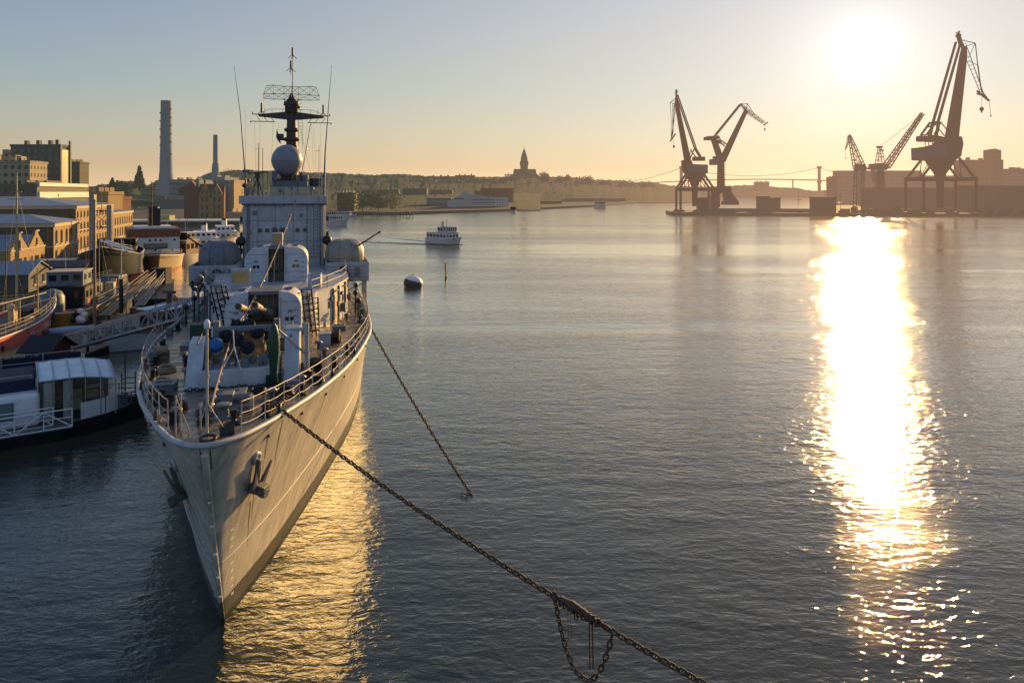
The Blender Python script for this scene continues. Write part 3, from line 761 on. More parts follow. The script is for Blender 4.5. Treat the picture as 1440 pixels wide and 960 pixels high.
MB().box(-2.4,-.9,42.56,42.6,10.1,10.14).build('vent_slot', M_GREYD, tower); MB().box(1.0,1.6,42.56,42.6,9.4,10.0).build('vent_slot', M_GREYD, tower)
# bridge top
RT = TZ+.62
g = MB(); g.box(-1.35,3.35,44.6,44.7,RT,RT+.82); g.box(3.3,3.4,44.7,50,RT,RT+.82); g.build('windbreak', M_TAN, tower)  # tan colour here stands in for golden light on the windbreak
g = MB()
for x in (-.2,1.0,2.2): g.box(x-.02,x+.02,44.55,44.6,RT,RT+.8)
g.box(-1.36,3.36,44.56,44.74,RT+.80,RT+.86); g.build('windbreak_frame', M_GREYD, tower)
g = MB(); g.box(-1.2,1.8,45.5,49.5,RT,RT+1.35); g.box(-1.25,-.8,45.3,46.0,RT+1.33,RT+2.2); g.box(.9,1.9,45.8,47,RT+1.33,RT+1.9); g.build('director_house', M_GREYD, SHIP, bevel=.05)
g = MB(); g.prismx([(45.6,RT),(48.6,RT),(48.6,RT+1.3),(46.6,RT+1.6)],2.0,3.1); g.build('lattice_hood', M_BLK, SHIP)
# radome
c = S(403.5, 226.5, 66); c.x = c.x
pr = []
for j in range(17):
    u = math.pi*j/16; r = 1.40*math.sin(u); z = -1.52*math.cos(u)
    if z < 0: r *= 1 + .13*z*1.0*math.sin(u)*.6
    pr.append((max(r,.02), z))
M_DOME = mat('radome glass fibre', (.23,.23,.255), .45, var=.08, scale=1.2)
g = MB(); g.lathe(pr, c, 36); dome = g.build('radome', M_DOME, SHIP)
g = MB(); g.torus((c.x,c.y,c.z-.05), 1.385, .022, None, 36, 5); g.build('radome_seam', M_GREYD, dome)
g = MB(); g.lathe([(.75,0),(.6,.3),(.45,c.z-1.3-RT-1.2)], (c.x,c.y,RT+1.3), 16)
for k in range(8): a=k*math.pi/4; g.tube((c.x+.9*math.cos(a),c.y+.9*math.sin(a),RT+1.3),(c.x+.55*math.cos(a),c.y+.55*math.sin(a),c.z-1.3),.04,n=5)
g.build('radome_pedestal', M_MAST, dome)
# small navigation radar on tripod, left of the radome
c = S(362, 272, 63); zb = RT
g = MB(); t_ = Vector((c.x, c.y, 16.35))
for d in ((-.45,-.3),(.45,-.3),(0,.5)): g.tube((c.x+d[0],c.y+d[1],zb), t_, .045, n=6)
g.box(c.x-.2,c.x+.2,c.y-.2,c.y+.2,16.2,16.7)
o = g.build('navigation_radar', M_MAST, SHIP)
g = MB(); g.beam((c.x-.82,c.y,16.62),(c.x+.82,c.y+.2,16.78),.25,.12); g.build('scanner_bar', M_MAST, o)
g = MB(); g.tube((c.x-1.05,c.y-.4,zb),(c.x-1.05,c.y-.4,zb+.75),.04,n=6); g.ball((c.x-1.05,c.y-.45,zb+.9),.2,10,6); g.build('signal_lamp', M_BLK, SHIP)

# ---- mast
ms = 54.2
mc = S(410, 200, 73); mx_, my_ = mc.x, mc.y
def mz(py): return 15 - (py-270)*.073
def mxp(px): return mx_ + (px-410)*.073
g = MB()
g.tube((mx_,my_,5.6),(mx_,my_,mz(205)),.75,.62,14); g.tube((mx_,my_,mz(205)),(mx_,my_,mz(150)),.55,.42,14)
g.lathe([(.5,0),(.72,.1),(.72,.35),(.5,.45)],(mx_,my_,mz(186)),16); g.lathe([(.62,0),(.82,.12),(.82,.3),(.6,.42)],(mx_,my_,mz(199)),16)
g.lathe([(.5,0),(.66,.2),(.66,.75),(.78,.85),(.78,1.15),(.5,1.35),(.3,1.6),(.16,2.0)],(mx_,my_,mz(160)),18)
for sd in (-1,1): g.tube((mx_+sd*1.9,my_+2.5,5.6),(mx_,my_,mz(185)),.18,.14,8)
mast = g.build('radar_mast', M_MAST, SHIP)
g = MB()
for sd in (-1,1):
    pl = [(0,mz(157)),(sd*3.2,mz(162)),(sd*3.2,mz(165)),(0,mz(169))]
    g.prismy([(mx_+a, z) for a,z in pl], my_-.25, my_+.25)
    g.tube((mx_+sd*2.9,my_,mz(162)),(mx_+sd*3.85,my_,mz(162)),.045,n=6)
    g.tube((mx_+sd*1.6,my_,mz(172)),(mx_+sd*3.95,my_,mz(172)),.04,n=6)
    for q_ in (1.7,2.35,3.0): g.tube((mx_+sd*q_,my_,mz(172)),(mx_+sd*(q_+.35),my_,mz(165)),.028,n=5)
    g.tube((mx_+sd*3.95,my_,mz(172)),(mx_+sd*3.95,my_,mz(174)),.06,n=6); g.tube((mx_+sd*3.8,my_,mz(162)),(mx_+sd*3.8,my_,mz(159)),.05,n=6)
    # deck rail on the yard
    for q_ in (.9,1.9,2.6): g.tube((mx_+sd*q_,my_,mz(160)),(mx_+sd*q_,my_,mz(154)),.022,n=5)
    g.tube((mx_+sd*.7,my_,mz(154)),(mx_+sd*2.1,my_,mz(154.4)),.022,n=5); g.tube((mx_+sd*2.1,my_,mz(154.4)),(mx_+sd*3.0,my_,mz(160)),.022,n=5)
g.build('yard', M_MAST, mast)
def sled(x, z0, k=1.0, tag_='dipole_antenna'):
    g = MB()
    g.tube((x,my_,z0),(x,my_,z0+.85*k),.10,.09,8)
    for a in range(4):
        u = a*math.pi/2+.3; g.tube((x,my_,z0+.05),(x+.5*k*math.cos(u),my_+.5*k*math.sin(u),z0-.4*k),.03,n=5)
    return g.build(tag_, M_MAST, mast)
sled(mxp(370), mz(158)); sled(mxp(453), mz(158)); sled(mxp(411.2), mz(77.5), .9); sled(mxp(409), mz(96), .9)
g = MB(); g.tube((mxp(411.2),my_,mz(145)),(mxp(411.2),my_,mz(70)),.055,.03,8); g.tube((mxp(409),my_,mz(105)),(mxp(409),my_,mz(96)),.03,n=6); g.build('topmast', M_MAST, mast)
# air search radar: curved lattice reflector
g = MB(); xs_ = [-2.75,-1.75,-.72,0,.72,1.75,2.75]
top_, mid_, bot_ = [], [], []
for x in xs_:
    cy = my_ - .55 + .10*x*x
    bt_ = -.03 if abs(x)<2.7 else .1
    top_.append(Vector((mx_+x*(.88 if abs(x)>2.7 else 1), cy, mz(123)+ (.12 if abs(x)>1 else 0)))); mid_.append(Vector((mx_+x, cy+.12, mz(133)))); bot_.append(Vector((mx_+x, cy, mz(141)+ (.12 if abs(x)>2 else 0))))
for l_ in (top_, mid_, bot_): g.path(l_, .028, 5)
for i in range(len(xs_)):
    g.tube(top_[i], mid_[i], .026, n=5); g.tube(mid_[i], bot_[i], .026, n=5)
for i in range(len(xs_)-1):
    g.tube(top_[i], mid_[i+1], .02, n=4); g.tube(mid_[i], top_[i+1], .02, n=4); g.tube(mid_[i], bot_[i+1], .02, n=4); g.tube(bot_[i], mid_[i+1], .02, n=4)
    for u in (.2,.4,.6,.8):
        g.tube(top_[i].lerp(top_[i+1],u), bot_[i].lerp(bot_[i+1],u), .006, n=3, cap=False)
for u in (.17,.33,.66,.83): g.path([a.lerp(b_,u) for a,b_ in zip(top_,bot_)], .006, 3)
for x in (-.72,.72): g.tube((mx_+x,my_-.5,mz(141)),(mx_+x*.4,my_,mz(148)),.05,n=6)
g.tube((mx_,my_,mz(142)),(mx_,my_-1.4,mz(136)),.05,n=6)
g.build('search_radar', M_MAST, mast)
g = MB()
for k in range(14): g.tube((mx_+.7,my_-.4,mz(196)+.33*k),(mx_+1.05,my_-.4,mz(196)+.33*k),.018,n=4)
for x in (.7,1.05): g.tube((mx_+x,my_-.4,mz(205)),(mx_+x,my_-.4,mz(168)),.02,n=5)
g.build('ladder', M_MAST, mast)
g = MB(); g.box(mx_-1.35,mx_-.75,my_-.5,my_+.1,mz(198),mz(189)); g.build('sensor_box', M_MAST, mast, bevel=.03)
g = MB(); 
for (x,r_) in ((2.95,.16),(-.9,.14)): MB().ball((mx_+x*.25,my_-.7,mz(152)),r_,8,6).build('sensor_ball', M_MAST, mast)
# whips and signal halyards
def S2(px,py,Y): return S(px,py,Y)
wh = MB(); wh.tube(S(347,276,63), S(344,236,63), .10,.06,8); wh.path([S(344,236,63),S(338,160,62.6),S(329,92,62)], [.055,.035,.015],5); wh.tube(S(341.5,240.5,63),S(351.5,240.5,63),.13,n=8)
wh.build('whip_antenna', M_GREYD, SHIP)
wh = MB(); wh.tube(S(455.5,275,62), S(457.5,210,62), .10,.06,8); wh.path([S(457.5,212,62),S(462,150,62),S(466.5,92,62)], [.055,.035,.015],5); wh.build('whip_antenna', M_GREYD, SHIP)
for (px,y0,y1,r_) in ((363.5,275,202,.045),(369.5,275,208,.035),(448.5,275,205,.03),(345.2,240,155,.014),(376,265,240,.03)):
    g = MB(); g.tube(S(px,y0,63.5),S(px,y1,63.5),r_,r_*.7,6)
    if px in (363.5,448.5): g.tube(S(px-5,y1+8,63.5),S(px+2,y1+7,63.5),.02,n=4)
    g.build('pole_antenna', M_GREYD, SHIP)
g = MB()
for (a,b_) in ((358,360),(366,364),(384,380),(392,384),(427,424),(438,442),(441,446),(451,450),(432,425)): g.tube(S(a,172,73),S(b_,272,64.5),.011,n=4)
g.tube(S(415,150,73),S(450,300,85),.014,n=4)
g.build('signal_halyard', M_WIRE, mast)
g = MB(); f0 = S(389,181,72); g.add([f0, f0+Vector((.25,.1,-1.4)), f0+Vector((-.05,.0,-.9)), f0+Vector((.45,.2,-1.6))], [(0,1,2),(0,3,1)]); tag(g.build('pennant', M_BLK, mast))
# funnels and after part, beyond the bridge
g = MB(); g.box(-3.8,3.8,51.6,90,5.3,7.4); g.box(-2.2,2.2,80,94,7.4,8.8); g.build('after_deckhouse', M_GREY, SHIP, bevel=.1)
for y in (58,69):
    g = MB(); g.loft([[Vector((1.5*math.cos(2*math.pi*i/20)*k, y+z*.12+2.3*math.sin(2*math.pi*i/20)*k, z)) for i in range(20)] for z,k in ((8,1),(12,.96),(12.02,1.03),(12.5,1.03),(12.52,.9))]); g.build('funnel', M_GREY, SHIP)
g = MB(); g.box(-2,2,98,102.5,5.6,8.3); g.tube((-.4,101,7.4),(-.5,108,8.6),.12,n=10); g.tube((.4,101,7.4),(.3,108,8.6),.12,n=10); g.build('stern_turret', M_GREYL, SHIP, bevel=.3)

# ---- festoon of lamps from jackstaff to yard (a thing of its own)
ctrl = [(296,576,22.2),(310,523,26),(331,463,33),(356,422,40),(380,373,48),(410,300,59),(424,245,67),(437,173,73)]
pts = [P(*c) for c in ctrl]
def cr(p, u):
    n_ = len(p)-1; i = min(int(u*n_), n_-1); t = u*n_-i
    a, b_, c_, d_ = p[max(i-1,0)], p[i], p[i+1], p[min(i+2,n_)]
    return .5*((2*b_)+(c_-a)*t+(2*a-5*b_+4*c_-d_)*t*t+(3*b_-a-3*c_+d_)*t**3)
FT = thing('festoon', 'string of small lamps slung from the bow jackstaff up to the warship yard', 'light string', pts[0])
g = MB(w=True); l_ = [cr(pts, i/80) for i in range(81)]; g.path(l_, .036, 6); g.build('cable', M_ROPE, FT)
g = MB(w=True)
for i in range(2, 80, 2):
    p = l_[i]; g.tube(p, p+Vector((0,0,-.10)), .025, n=5); g.ball(p+Vector((0,0,-.16)), .055, 7, 5)
g.build('lamp', M_LAMP, FT)

# ---- mooring chains
def chain(pts, pitch, r, wide, name, mat_, parent, w=True):
    d = [0]
    for a, b_ in zip(pts, pts[1:]): d.append(d[-1]+(b_-a).length)
    g = MB(w=w); k = 0; s_ = 0
    while s_ < d[-1]:
        i = max(j for j in range(len(d)) if d[j] <= s_); i = min(i, len(pts)-2)
        t = (s_-d[i])/max(d[i+1]-d[i],1e-6); p = pts[i].lerp(pts[i+1], t); dr = (pts[i+1]-pts[i]).normalized()
        M = dr.to_track_quat('X','Z').to_matrix().to_4x4() @ Matrix.Rotation(R(90*(k%2)+12),4,'X')
        g.torus(p, wide, r, M, 14, 6, pitch*.60/wide)
        if True: g.v_extra = 0
        # stud across the link
        q_ = M @ Vector((0, wide*.95, 0)); g.tube(p-q_, p+q_, r*.6, n=5, cap=False)
        s_ += pitch; k += 1
    return g.build(name, mat_, parent)
def sagline(a, b_, sag, n_=60): return [a.lerp(b_, i/n_) + Vector((0,0,-sag*4*(i/n_)*(1-i/n_))) for i in range(n_+1)]
A = SM @ (hp(1,3.3,1)+Vector((.02,0,.10))); B = P(1010,972,13.6)
line = sagline(A, B, .33, 80)
CH = thing('mooring_chain', 'long rusty chain from the warship bow to the lower edge with a loop hanging below', 'chain', B)
chain(line, .205, .021, .062, 'links', M_RUST, CH)
def at_px(px):
    return min(line, key=lambda p: abs(720+1000*p.x/p.y-px))
a, b_ = at_px(783), at_px(862)
loop = []
for i in range(41):
    u = i/40; p = a.lerp(b_, u); loop.append(p + Vector((0,0,-1.42*(1-abs(2*u-1)**2.3) )))
chain(loop, .165, .018, .052, 'hanging_loop', M_RUST, CH)
g = MB(w=True); c0, c1 = at_px(790), at_px(838)
g.path([c0+Vector((0,0,.02)), c0.lerp(c1,.3)+Vector((0,0,.05)), c0.lerp(c1,.7)+Vector((0,0,.03)), c1], [.085,.10,.075,.06], 8)
for i in range(9): u=i/8; p=c0.lerp(c1,u); g.torus(p, .085+.02*random.random(), .022, (c1-c0).to_track_quat('Z','Y').to_matrix().to_4x4() @ Matrix.Rotation(random.uniform(-.3,.3),4,'X'), 10,5)
g.build('wrapped_shackle', M_RUST, CH)
g = MB(w=True); c2 = at_px(848); g.path([c2, c2.lerp(at_px(862),.6)], .06, 8); g.build('joining_shackle', M_RUST, CH)
g = MB(w=True); c3 = at_px(829)
for dx in (-.02,.05): g.tube(c3+Vector((dx,0,0)), c3+Vector((dx+.02,0,-1.12)), .018, n=5)
c4 = at_px(804)
for dx in (-.03,.03): g.tube(c4+Vector((dx,0,0)), c4+Vector((dx+.04,0,-.75)), .007, n=4)
c5 = at_px(811)
for dx in (-.02,.04): g.tube(c5+Vector((dx,0,0)), c5+Vector((dx,0,-.24)), .02, n=5)
g.build('hanging_line', M_RUST, CH)
s2 = thing('mooring_chain', 'shorter dark chain dropping from the warship side into the open water', 'chain', G(674,712))
A2 = SM @ (hp(1,24.2,1)+Vector((.05,0,0))); B2 = P(674,712,(15.3)*1000/442)
chain(sagline(A2, B2, .25, 60), .27, .026, .075, 'links', M_RUST, s2)
# ------------------------------------------------------------------ land, hills
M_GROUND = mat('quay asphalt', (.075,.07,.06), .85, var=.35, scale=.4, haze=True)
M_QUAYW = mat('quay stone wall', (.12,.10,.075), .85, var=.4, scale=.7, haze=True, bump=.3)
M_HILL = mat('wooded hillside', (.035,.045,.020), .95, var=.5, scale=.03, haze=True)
def shore(poly, z, name):
    g = MB(w=False); g.loft([[Vector((x,y,-2)) for x,y in poly],[Vector((x,y,z)) for x,y in poly]], True, True)
    o = g.build(name, M_GROUND); o.data.materials.append(M_QUAYW)
    for p in o.data.polygons:
        if abs(p.normal.z) < .5: p.material_index = 1
    return tag(o, kind='structure')
shore([(-2500,-200),(-72,-200),(-74,118),(-80,128),(-92,150),(-100,165),(-105,200),(-88,222),(-95,250),(-118,300),(-130,430),(-118,455),(-75,469),(0,560),(90,740),(180,980),(420,1500),(800,2600),(300,5200),(-4000,5200)], 1.7, 'quayside_ground')
shore([(102,455),(104,448),(300,421),(900,380),(3500,300),(3500,2600),(1100,2600),(640,1250),(330,760),(250,560),(230,500),(108,500)], 2.1, 'shipyard_ground')

def hills(name, prof, Y0, Y1, back=600, z0=1.0, seed=1, rough=.6, step=8.0, mat_=None, extra=0):
    """ridge whose skyline follows image pixels (px, py) cast out to distance Y1, rising from Y0"""
    rnd = random.Random(seed)
    def py(px):
        for (a,b_),(c,d) in zip(prof, prof[1:]):
            if a <= px <= c: 
                t=(px-a)/(c-a); t = t*t*(3-2*t); return b_+(d-b_)*t
        return prof[0][1] if px < prof[0][0] else prof[-1][1]
    px0, px1 = prof[0][0], prof[-1][0]; n_ = int((px1-px0)/step*2)
    prs = [0, .12, .25, .4, .55, .7, .85, 1.0, 1.3]
    g = MB(); vs = []
    jit = [rnd.uniform(-1,1) for _ in range(n_+1)]
    for i in range(n_+1):
        px = px0 + (px1-px0)*i/n_
        H = 15 - (py(px)-270)/1000*Y1 
        for j, u in enumerate(prs):
            Y = Y0 + (Y1-Y0)*u if u <= 1 else Y1+back
            e = min(u,1)**.8*(H-z0)*(1 + .07*rnd.uniform(-1,1)*(u<1)) if u <= 1 else (H-z0)*.3
            zz = z0 + e
            if u == 1: zz = H + rough*rnd.uniform(-1,1)
            vs.append(((px-720)/1000*Y, Y + (rnd.uniform(-8,8) if 0<u<1 else 0), zz))
    k = len(prs)
    g.add(vs, [(i*k+j,(i+1)*k+j,(i+1)*k+j+1,i*k+j+1) for i in range(n_) for j in range(k-1)], True)
    return tag(g.build(name, mat_ or M_HILL), kind='structure')
hills('far_hills', [(250,262),(300,243),(335,239),(380,240),(460,243),(520,246),(560,245),(610,248),(700,249),(740,248),(800,249),(850,253),(905,256),(960,262),(985,268)], 950, 2000, seed=3, step=6, rough=1.6)
hills('near_hills', [(-60,262),(120,262),(160,258),(185,254),(205,262),(222,254),(250,260),(275,265),(330,262),(400,264),(470,268),(520,272),(600,272),(700,271),(760,272)], 560, 1100, seed=5, step=6, rough=1.2)
hills('far_hills', [(930,262),(1000,262),(1060,260),(1110,264),(1150,268),(1190,268),(1260,262),(1500,258)], 1900, 2600, seed=9, step=8, rough=2.0)
hills('far_hills', [(1330,262),(1400,250),(1440,244),(1560,240)], 1200, 1700, seed=19, step=10, rough=2.0)

# ------------------------------------------------------------------ trees
M_TRUNK = mat('tree bark', (.06,.045,.03), .9, haze=True)
M_LEAF = mat('dark foliage', (.05,.055,.026), .9, var=.6, scale=.35, haze=True)
M_LEAFY = mat('yellow spring foliage', (.30,.24,.09), .9, var=.5, scale=.35, haze=True)
def tree(name, label, loc, h, wd, leaf, seed, conifer=False, group='trees on the south shore', n_=800):
    rnd = random.Random(seed)
    t = thing(name, label, 'tree', loc, rnd.uniform(0,6), group)
    g = MB(); g.tube((0,0,-.3),(0,0,h*.55),h*.035,h*.015,6)
    for k in range(5):
        a = rnd.uniform(0,6.28); g.tube((0,0,h*(.25+.07*k)),(wd*.32*math.cos(a),wd*.32*math.sin(a),h*(.5+.07*k)),h*.012,h*.004,5)
    g.build('trunk', M_TRUNK, t)
    g = MB()
    lobes = [(rnd.uniform(-.3,.3)*wd, rnd.uniform(-.3,.3)*wd, h*rnd.uniform(.45,.85), rnd.uniform(.22,.34)*wd) for _ in range(9)]
    for _ in range(n_):
        if conifer:
            u = rnd.random(); rr = wd*.5*(1-u)*rnd.uniform(.4,1); a = rnd.uniform(0,6.28); c = Vector((rr*math.cos(a), rr*math.sin(a), h*(.12+.88*u)))
        else:
            l = rnd.choice(lobes); d = Vector((rnd.gauss(0,1),rnd.gauss(0,1),rnd.gauss(0,1))).normalized(); c = Vector(l[:3]) + d*l[3]*rnd.uniform(.6,1.08)
        s_ = h*rnd.uniform(.04,.085)
        a1 = Vector((rnd.uniform(-1,1),rnd.uniform(-1,1),rnd.uniform(-1,1))).normalized(); a2 = a1.orthogonal().normalized()
        g.add([c-a1*s_, c+a2*s_*.8, c+a1*s_, c-a2*s_*.8], [(0,1,2,3)])
    g.build('crown', leaf, t, recalc=False)
    return t
TP = {}
for k, (nm_, leaf, con) in enumerate((('broad_tree', M_LEAF, False), ('broad_tree', M_LEAFY, False), ('conifer_tree', M_LEAF, True))):
    pass
TREES = [  # px, base height, Y, height, width, species, label
 (176,8,700,17,16,0,'rounded dark tree on the hill directly behind the icebreaker funnel'),
 (158,12,520,13,10,2,'tall dark conifer left of the icebreaker funnel'),
 (196,16,640,22,12,2,'dark spruce against the tall pale chimney'),
 (262,9,560,12,12,0,'dark tree beside the pale office block under the chimney'),
 (343,8,520,14,13,1,'yellow green tree left of the bridge tower'),
 (510,2,480,12,20,1,'large yellow green tree on the quay near the moored white boat'),
 (487,2,476,11,12,1,'small yellow green tree beside the pale riverside house'),
 (532,2,490,9,15,1,'yellow green tree with a dark gap beside it on the quay'),
 (556,2,500,10,17,1,'broad yellow green quay tree further along'),
 (768,30,1500,22,30,0,'dark tree beside the hilltop church'),
 (790,28,1560,20,34,0,'bushy tree right of the hilltop church'),
 (716,28,1600,22,36,0,'domed tree left of the hilltop church'),
 (822,22,1500,22,38,0,'wide tree on the ridge right of the church'),
 (850,18,1500,20,36,0,'low wide ridge tree well right of the church'),
 (880,14,1500,20,38,0,'ridge tree above the distant white boat'),
 (905,12,1520,19,40,0,'ridge tree left of the first crane'),
 (590,34,1700,18,26,0,'round tree on the skyline ridge above the ferry'),
 (566,36,1700,18,26,0,'skyline tree above the small jetty'),
 (540,34,1700,18,34,0,'skyline tree above the white boats'),
 (505,36,1700,18,30,0,'skyline tree close right of the radar mast'),
 (478,38,1700,18,30,0,'skyline tree nearest the radar mast'),
 (322,42,1700,22,34,0,'hilltop tree above the red brick warehouse'),
 (300,38,1650,20,30,0,'hilltop tree behind the slim chimney'),
]
for i, (px, z, Y, h, wd, sp_, lb) in enumerate(TREES):
    tree('conifer_tree' if sp_ == 2 else 'broad_tree', lb, ((px-720)/1000*Y, Y, z), h, wd, (M_LEAF, M_LEAFY, M_LEAF)[sp_], 100+i, sp_ == 2)

# ------------------------------------------------------------------ buildings
def facade_mat(name, rgb, win=(.03,.035,.04), bw=3.0, bh=3.0, mort=.32, haze=True, warm=None):
    def bld(nt, tc, col, b):
        L = nt.links
        geo = nt.nodes.new('ShaderNodeTexCoord')
        sp = nt.nodes.new('ShaderNodeSeparateXYZ'); L.new(geo.outputs['Object'], sp.inputs[0])
        ad = N(nt, 'ShaderNodeMath', operation='ADD'); L.new(sp.outputs['X'], ad.inputs[0]); L.new(sp.outputs['Y'], ad.inputs[1])
        def cell(v, sz, lo, hi):
            d = N(nt, 'ShaderNodeMath', operation='DIVIDE'); L.new(v, d.inputs[0]); d.inputs[1].default_value = sz
            fr = N(nt, 'ShaderNodeMath', operation='FRACT'); L.new(d.outputs[0], fr.inputs[0])
            a = N(nt, 'ShaderNodeMath', operation='GREATER_THAN'); L.new(fr.outputs[0], a.inputs[0]); a.inputs[1].default_value = lo
            c = N(nt, 'ShaderNodeMath', operation='LESS_THAN'); L.new(fr.outputs[0], c.inputs[0]); c.inputs[1].default_value = hi
            m = N(nt, 'ShaderNodeMath', operation='MULTIPLY'); L.new(a.outputs[0], m.inputs[0]); L.new(c.outputs[0], m.inputs[1]); return m.outputs[0]
        m = N(nt, 'ShaderNodeMath', operation='MULTIPLY'); L.new(cell(ad.outputs[0], bw, mort, 1-mort), m.inputs[0]); L.new(cell(sp.outputs['Z'], bh, .3, .78), m.inputs[1])
        mx = N(nt, 'ShaderNodeMix', data_type='RGBA'); L.new(m.outputs[0], mx.inputs[0]); L.new(col, mx.inputs[6]); mx.inputs[7].default_value = (*win, 1)
        return mx.outputs[2]
    return mat(name, rgb, .75, var=.15, scale=.2, haze=haze, build=bld)
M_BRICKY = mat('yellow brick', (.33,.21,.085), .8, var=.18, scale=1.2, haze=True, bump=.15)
M_BRICKD = mat('brick darkened as shade', (.10,.07,.042), .9, var=.3, scale=1.0, haze=True)
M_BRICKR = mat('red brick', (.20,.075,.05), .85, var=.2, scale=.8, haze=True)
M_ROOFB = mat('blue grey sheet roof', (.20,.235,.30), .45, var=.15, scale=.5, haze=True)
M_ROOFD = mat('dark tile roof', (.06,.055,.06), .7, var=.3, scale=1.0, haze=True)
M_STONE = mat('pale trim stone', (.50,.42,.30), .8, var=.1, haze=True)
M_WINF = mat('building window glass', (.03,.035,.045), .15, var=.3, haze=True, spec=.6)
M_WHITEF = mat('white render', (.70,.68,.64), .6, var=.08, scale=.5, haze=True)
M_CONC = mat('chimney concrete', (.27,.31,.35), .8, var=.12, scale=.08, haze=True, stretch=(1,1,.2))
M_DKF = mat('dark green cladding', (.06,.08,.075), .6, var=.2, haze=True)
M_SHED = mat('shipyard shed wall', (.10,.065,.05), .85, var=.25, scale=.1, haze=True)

def wins(th, wall, x, ys, z0, z1, wd, axis='x', m=None, arch=False, d=.06, sgn=1):
    """window openings set on a wall plane; axis x: plane x=const facing +x"""
    for y in ys:
        g = MB()
        pl = [(-wd/2,z0),(wd/2,z0),(wd/2,z1-(wd/2 if arch else 0))]
        if arch:
            for k in range(1,6): u=math.pi*k/6; pl.append((wd/2*math.cos(u), z1-wd/2+wd/2*math.sin(u)))
        pl.append((-wd/2, z1-(wd/2 if arch else 0)))
        if axis == 'x': g.loft([[Vector((x-.05*sgn, y+a, z)) for a,z in pl],[Vector((x+d*sgn*.5, y+a, z)) for a,z in pl]])
        else: g.loft([[Vector((y+a, x+.05, z)) for a,z in pl],[Vector((y+a, x-d*.5, z)) for a,z in pl]])
        wn = g.build('window', m or M_WINF, wall)
        g = MB()
        if axis == 'x': g.box(x, x+.16*sgn, y-wd/2-.12, y+wd/2+.12, z0-.18, z0) if sgn>0 else g.box(x-.16, x, y-wd/2-.12, y+wd/2+.12, z0-.18, z0)
        else: g.box(y-wd/2-.12, y+wd/2+.12, x-.16, x, z0-.18, z0)
        g.build('sill', M_STONE, wn)

# two yellow brick halls beside the quay: golden gable ends turned to the river
def hall(label, corner, L_, D_, zt, roof_h, rows, name='brick_hall'):
    t = thing(name, label, 'building', (corner[0], corner[1], 1.7), R(16))
    H = zt-1.7
    g = MB(); g.box(-L_, 0, 0, D_, 0, H); wall = g.build('wall', M_BRICKY, t)
    g = MB(); g.box(-L_-.25,.28,-.28,D_+.28,H-.55,H+.12); g.box(-L_-.12,.13,-.12,D_+.12,H*.5-.1,H*.5+.12); g.box(-L_-.15,.15,-.15,D_+.15,-.2,.9); g.build('cornice', M_STONE, t)
    g = MB()
    vs = [(-L_-.6,-.6,H+.12),(.6,-.6,H+.12),(.6,D_+.6,H+.12),(-L_-.6,D_+.6,H+.12),(-L_+D_*.4,D_/2,H+roof_h),(-D_*.45,D_/2,H+roof_h)]
    g.add(vs, [(0,1,5,4),(1,2,5),(2,3,4,5),(3,0,4),(0,3,2,1)]); rf = g.build('roof', M_ROOFB, t)
    g = MB(); g.box(-L_*.4-.5,-L_*.4+.5,D_*.4,D_*.4+1,H+roof_h*.4,H+roof_h+1.2); g.build('chimney', M_BRICKY, rf)
    g = MB(); g.box(-L_+.02,-.02,-.025,-.002,.92,H-.56); g.build('shaded_front', M_BRICKD, t)  # dark plate that paints the shade onto the front wall
    n_ = max(3, int(D_/2.4)); ys = [D_*(i+.5)/n_ for i in range(n_)]
    for (z0, z1) in rows:
        wins(t, wall, 0, ys, z0*H, z1*H, 1.1, 'x', None, True)
        wins(t, wall, 0, [-2-3.0*i for i in range(int(L_/3.0)-1)][:9], z0*H, z1*H, 1.1, 'y', None, True)
    return t
hall('golden brick customs hall with two rows of tall arched windows, nearer of the pair', (-78,121), 34, 13.5, 9.6, 1.5, [(.12,.42),(.56,.86)])
hall('taller golden brick hall with small square upper windows behind the twin grey posts', (-92,150), 48, 29, 12.0, 2.0, [(.10,.36),(.44,.66),(.76,.90)])
hall('plain golden brick range seen between and right of the two grey posts', (-106,187), 20, 26, 9.5, 1.2, [(.15,.45),(.56,.82)])
# twin gabled brick house
t = thing('gabled_house', 'small golden brick house with two pointed gables and arched doors by the quay', 'house', (-73,103.5,1.7), R(14))
g = MB(); g.box(-9,0,0,12.6,0,4.7); 
for k in (0,1): g.prismx([(k*6.3+.15,4.7),(k*6.3+6.15,4.7),(k*6.3+3.7,6.7),(k*6.3+3.7,7.1),(k*6.3+2.6,7.1),(k*6.3+2.6,6.7)], -.45, -.02)
wall = g.build('wall', M_BRICKY, t)
for k in (0,1):
    g = MB(); g.add([(-9.2,k*6.3-.15,4.65),(-.5,k*6.3-.15,4.65),(-.5,k*6.3+3.15,6.6),(-9.2,k*6.3+3.15,6.6),(-.5,k*6.3+6.45,4.65),(-9.2,k*6.3+6.45,4.65)], [(0,1,2,3),(3,2,4,5),(1,4,2),(0,3,5),(0,5,4,1)]); g.build('roof', M_ROOFB, t)
    g = MB(); g.box(-.1,.16,k*6.3,k*6.3+6.3,4.55,4.72); g.box(-.1,.16,k*6.3+2.5,k*6.3+3.8,7.1,7.3); g.build('cornice', M_STONE, t)
    wins(t, wall, 0, [k*6.3+1.2, k*6.3+5.1], 1.0, 3.4, .9, 'x', None, True)
    wins(t, wall, -.02, [k*6.3+3.15], 4.95, 6.1, .7, 'x', None, True)
    g = MB(); g.box(-.02,.06,k*6.3+2.4,k*6.3+3.9,0,3.3); g.build('door', M_WINF, wall)
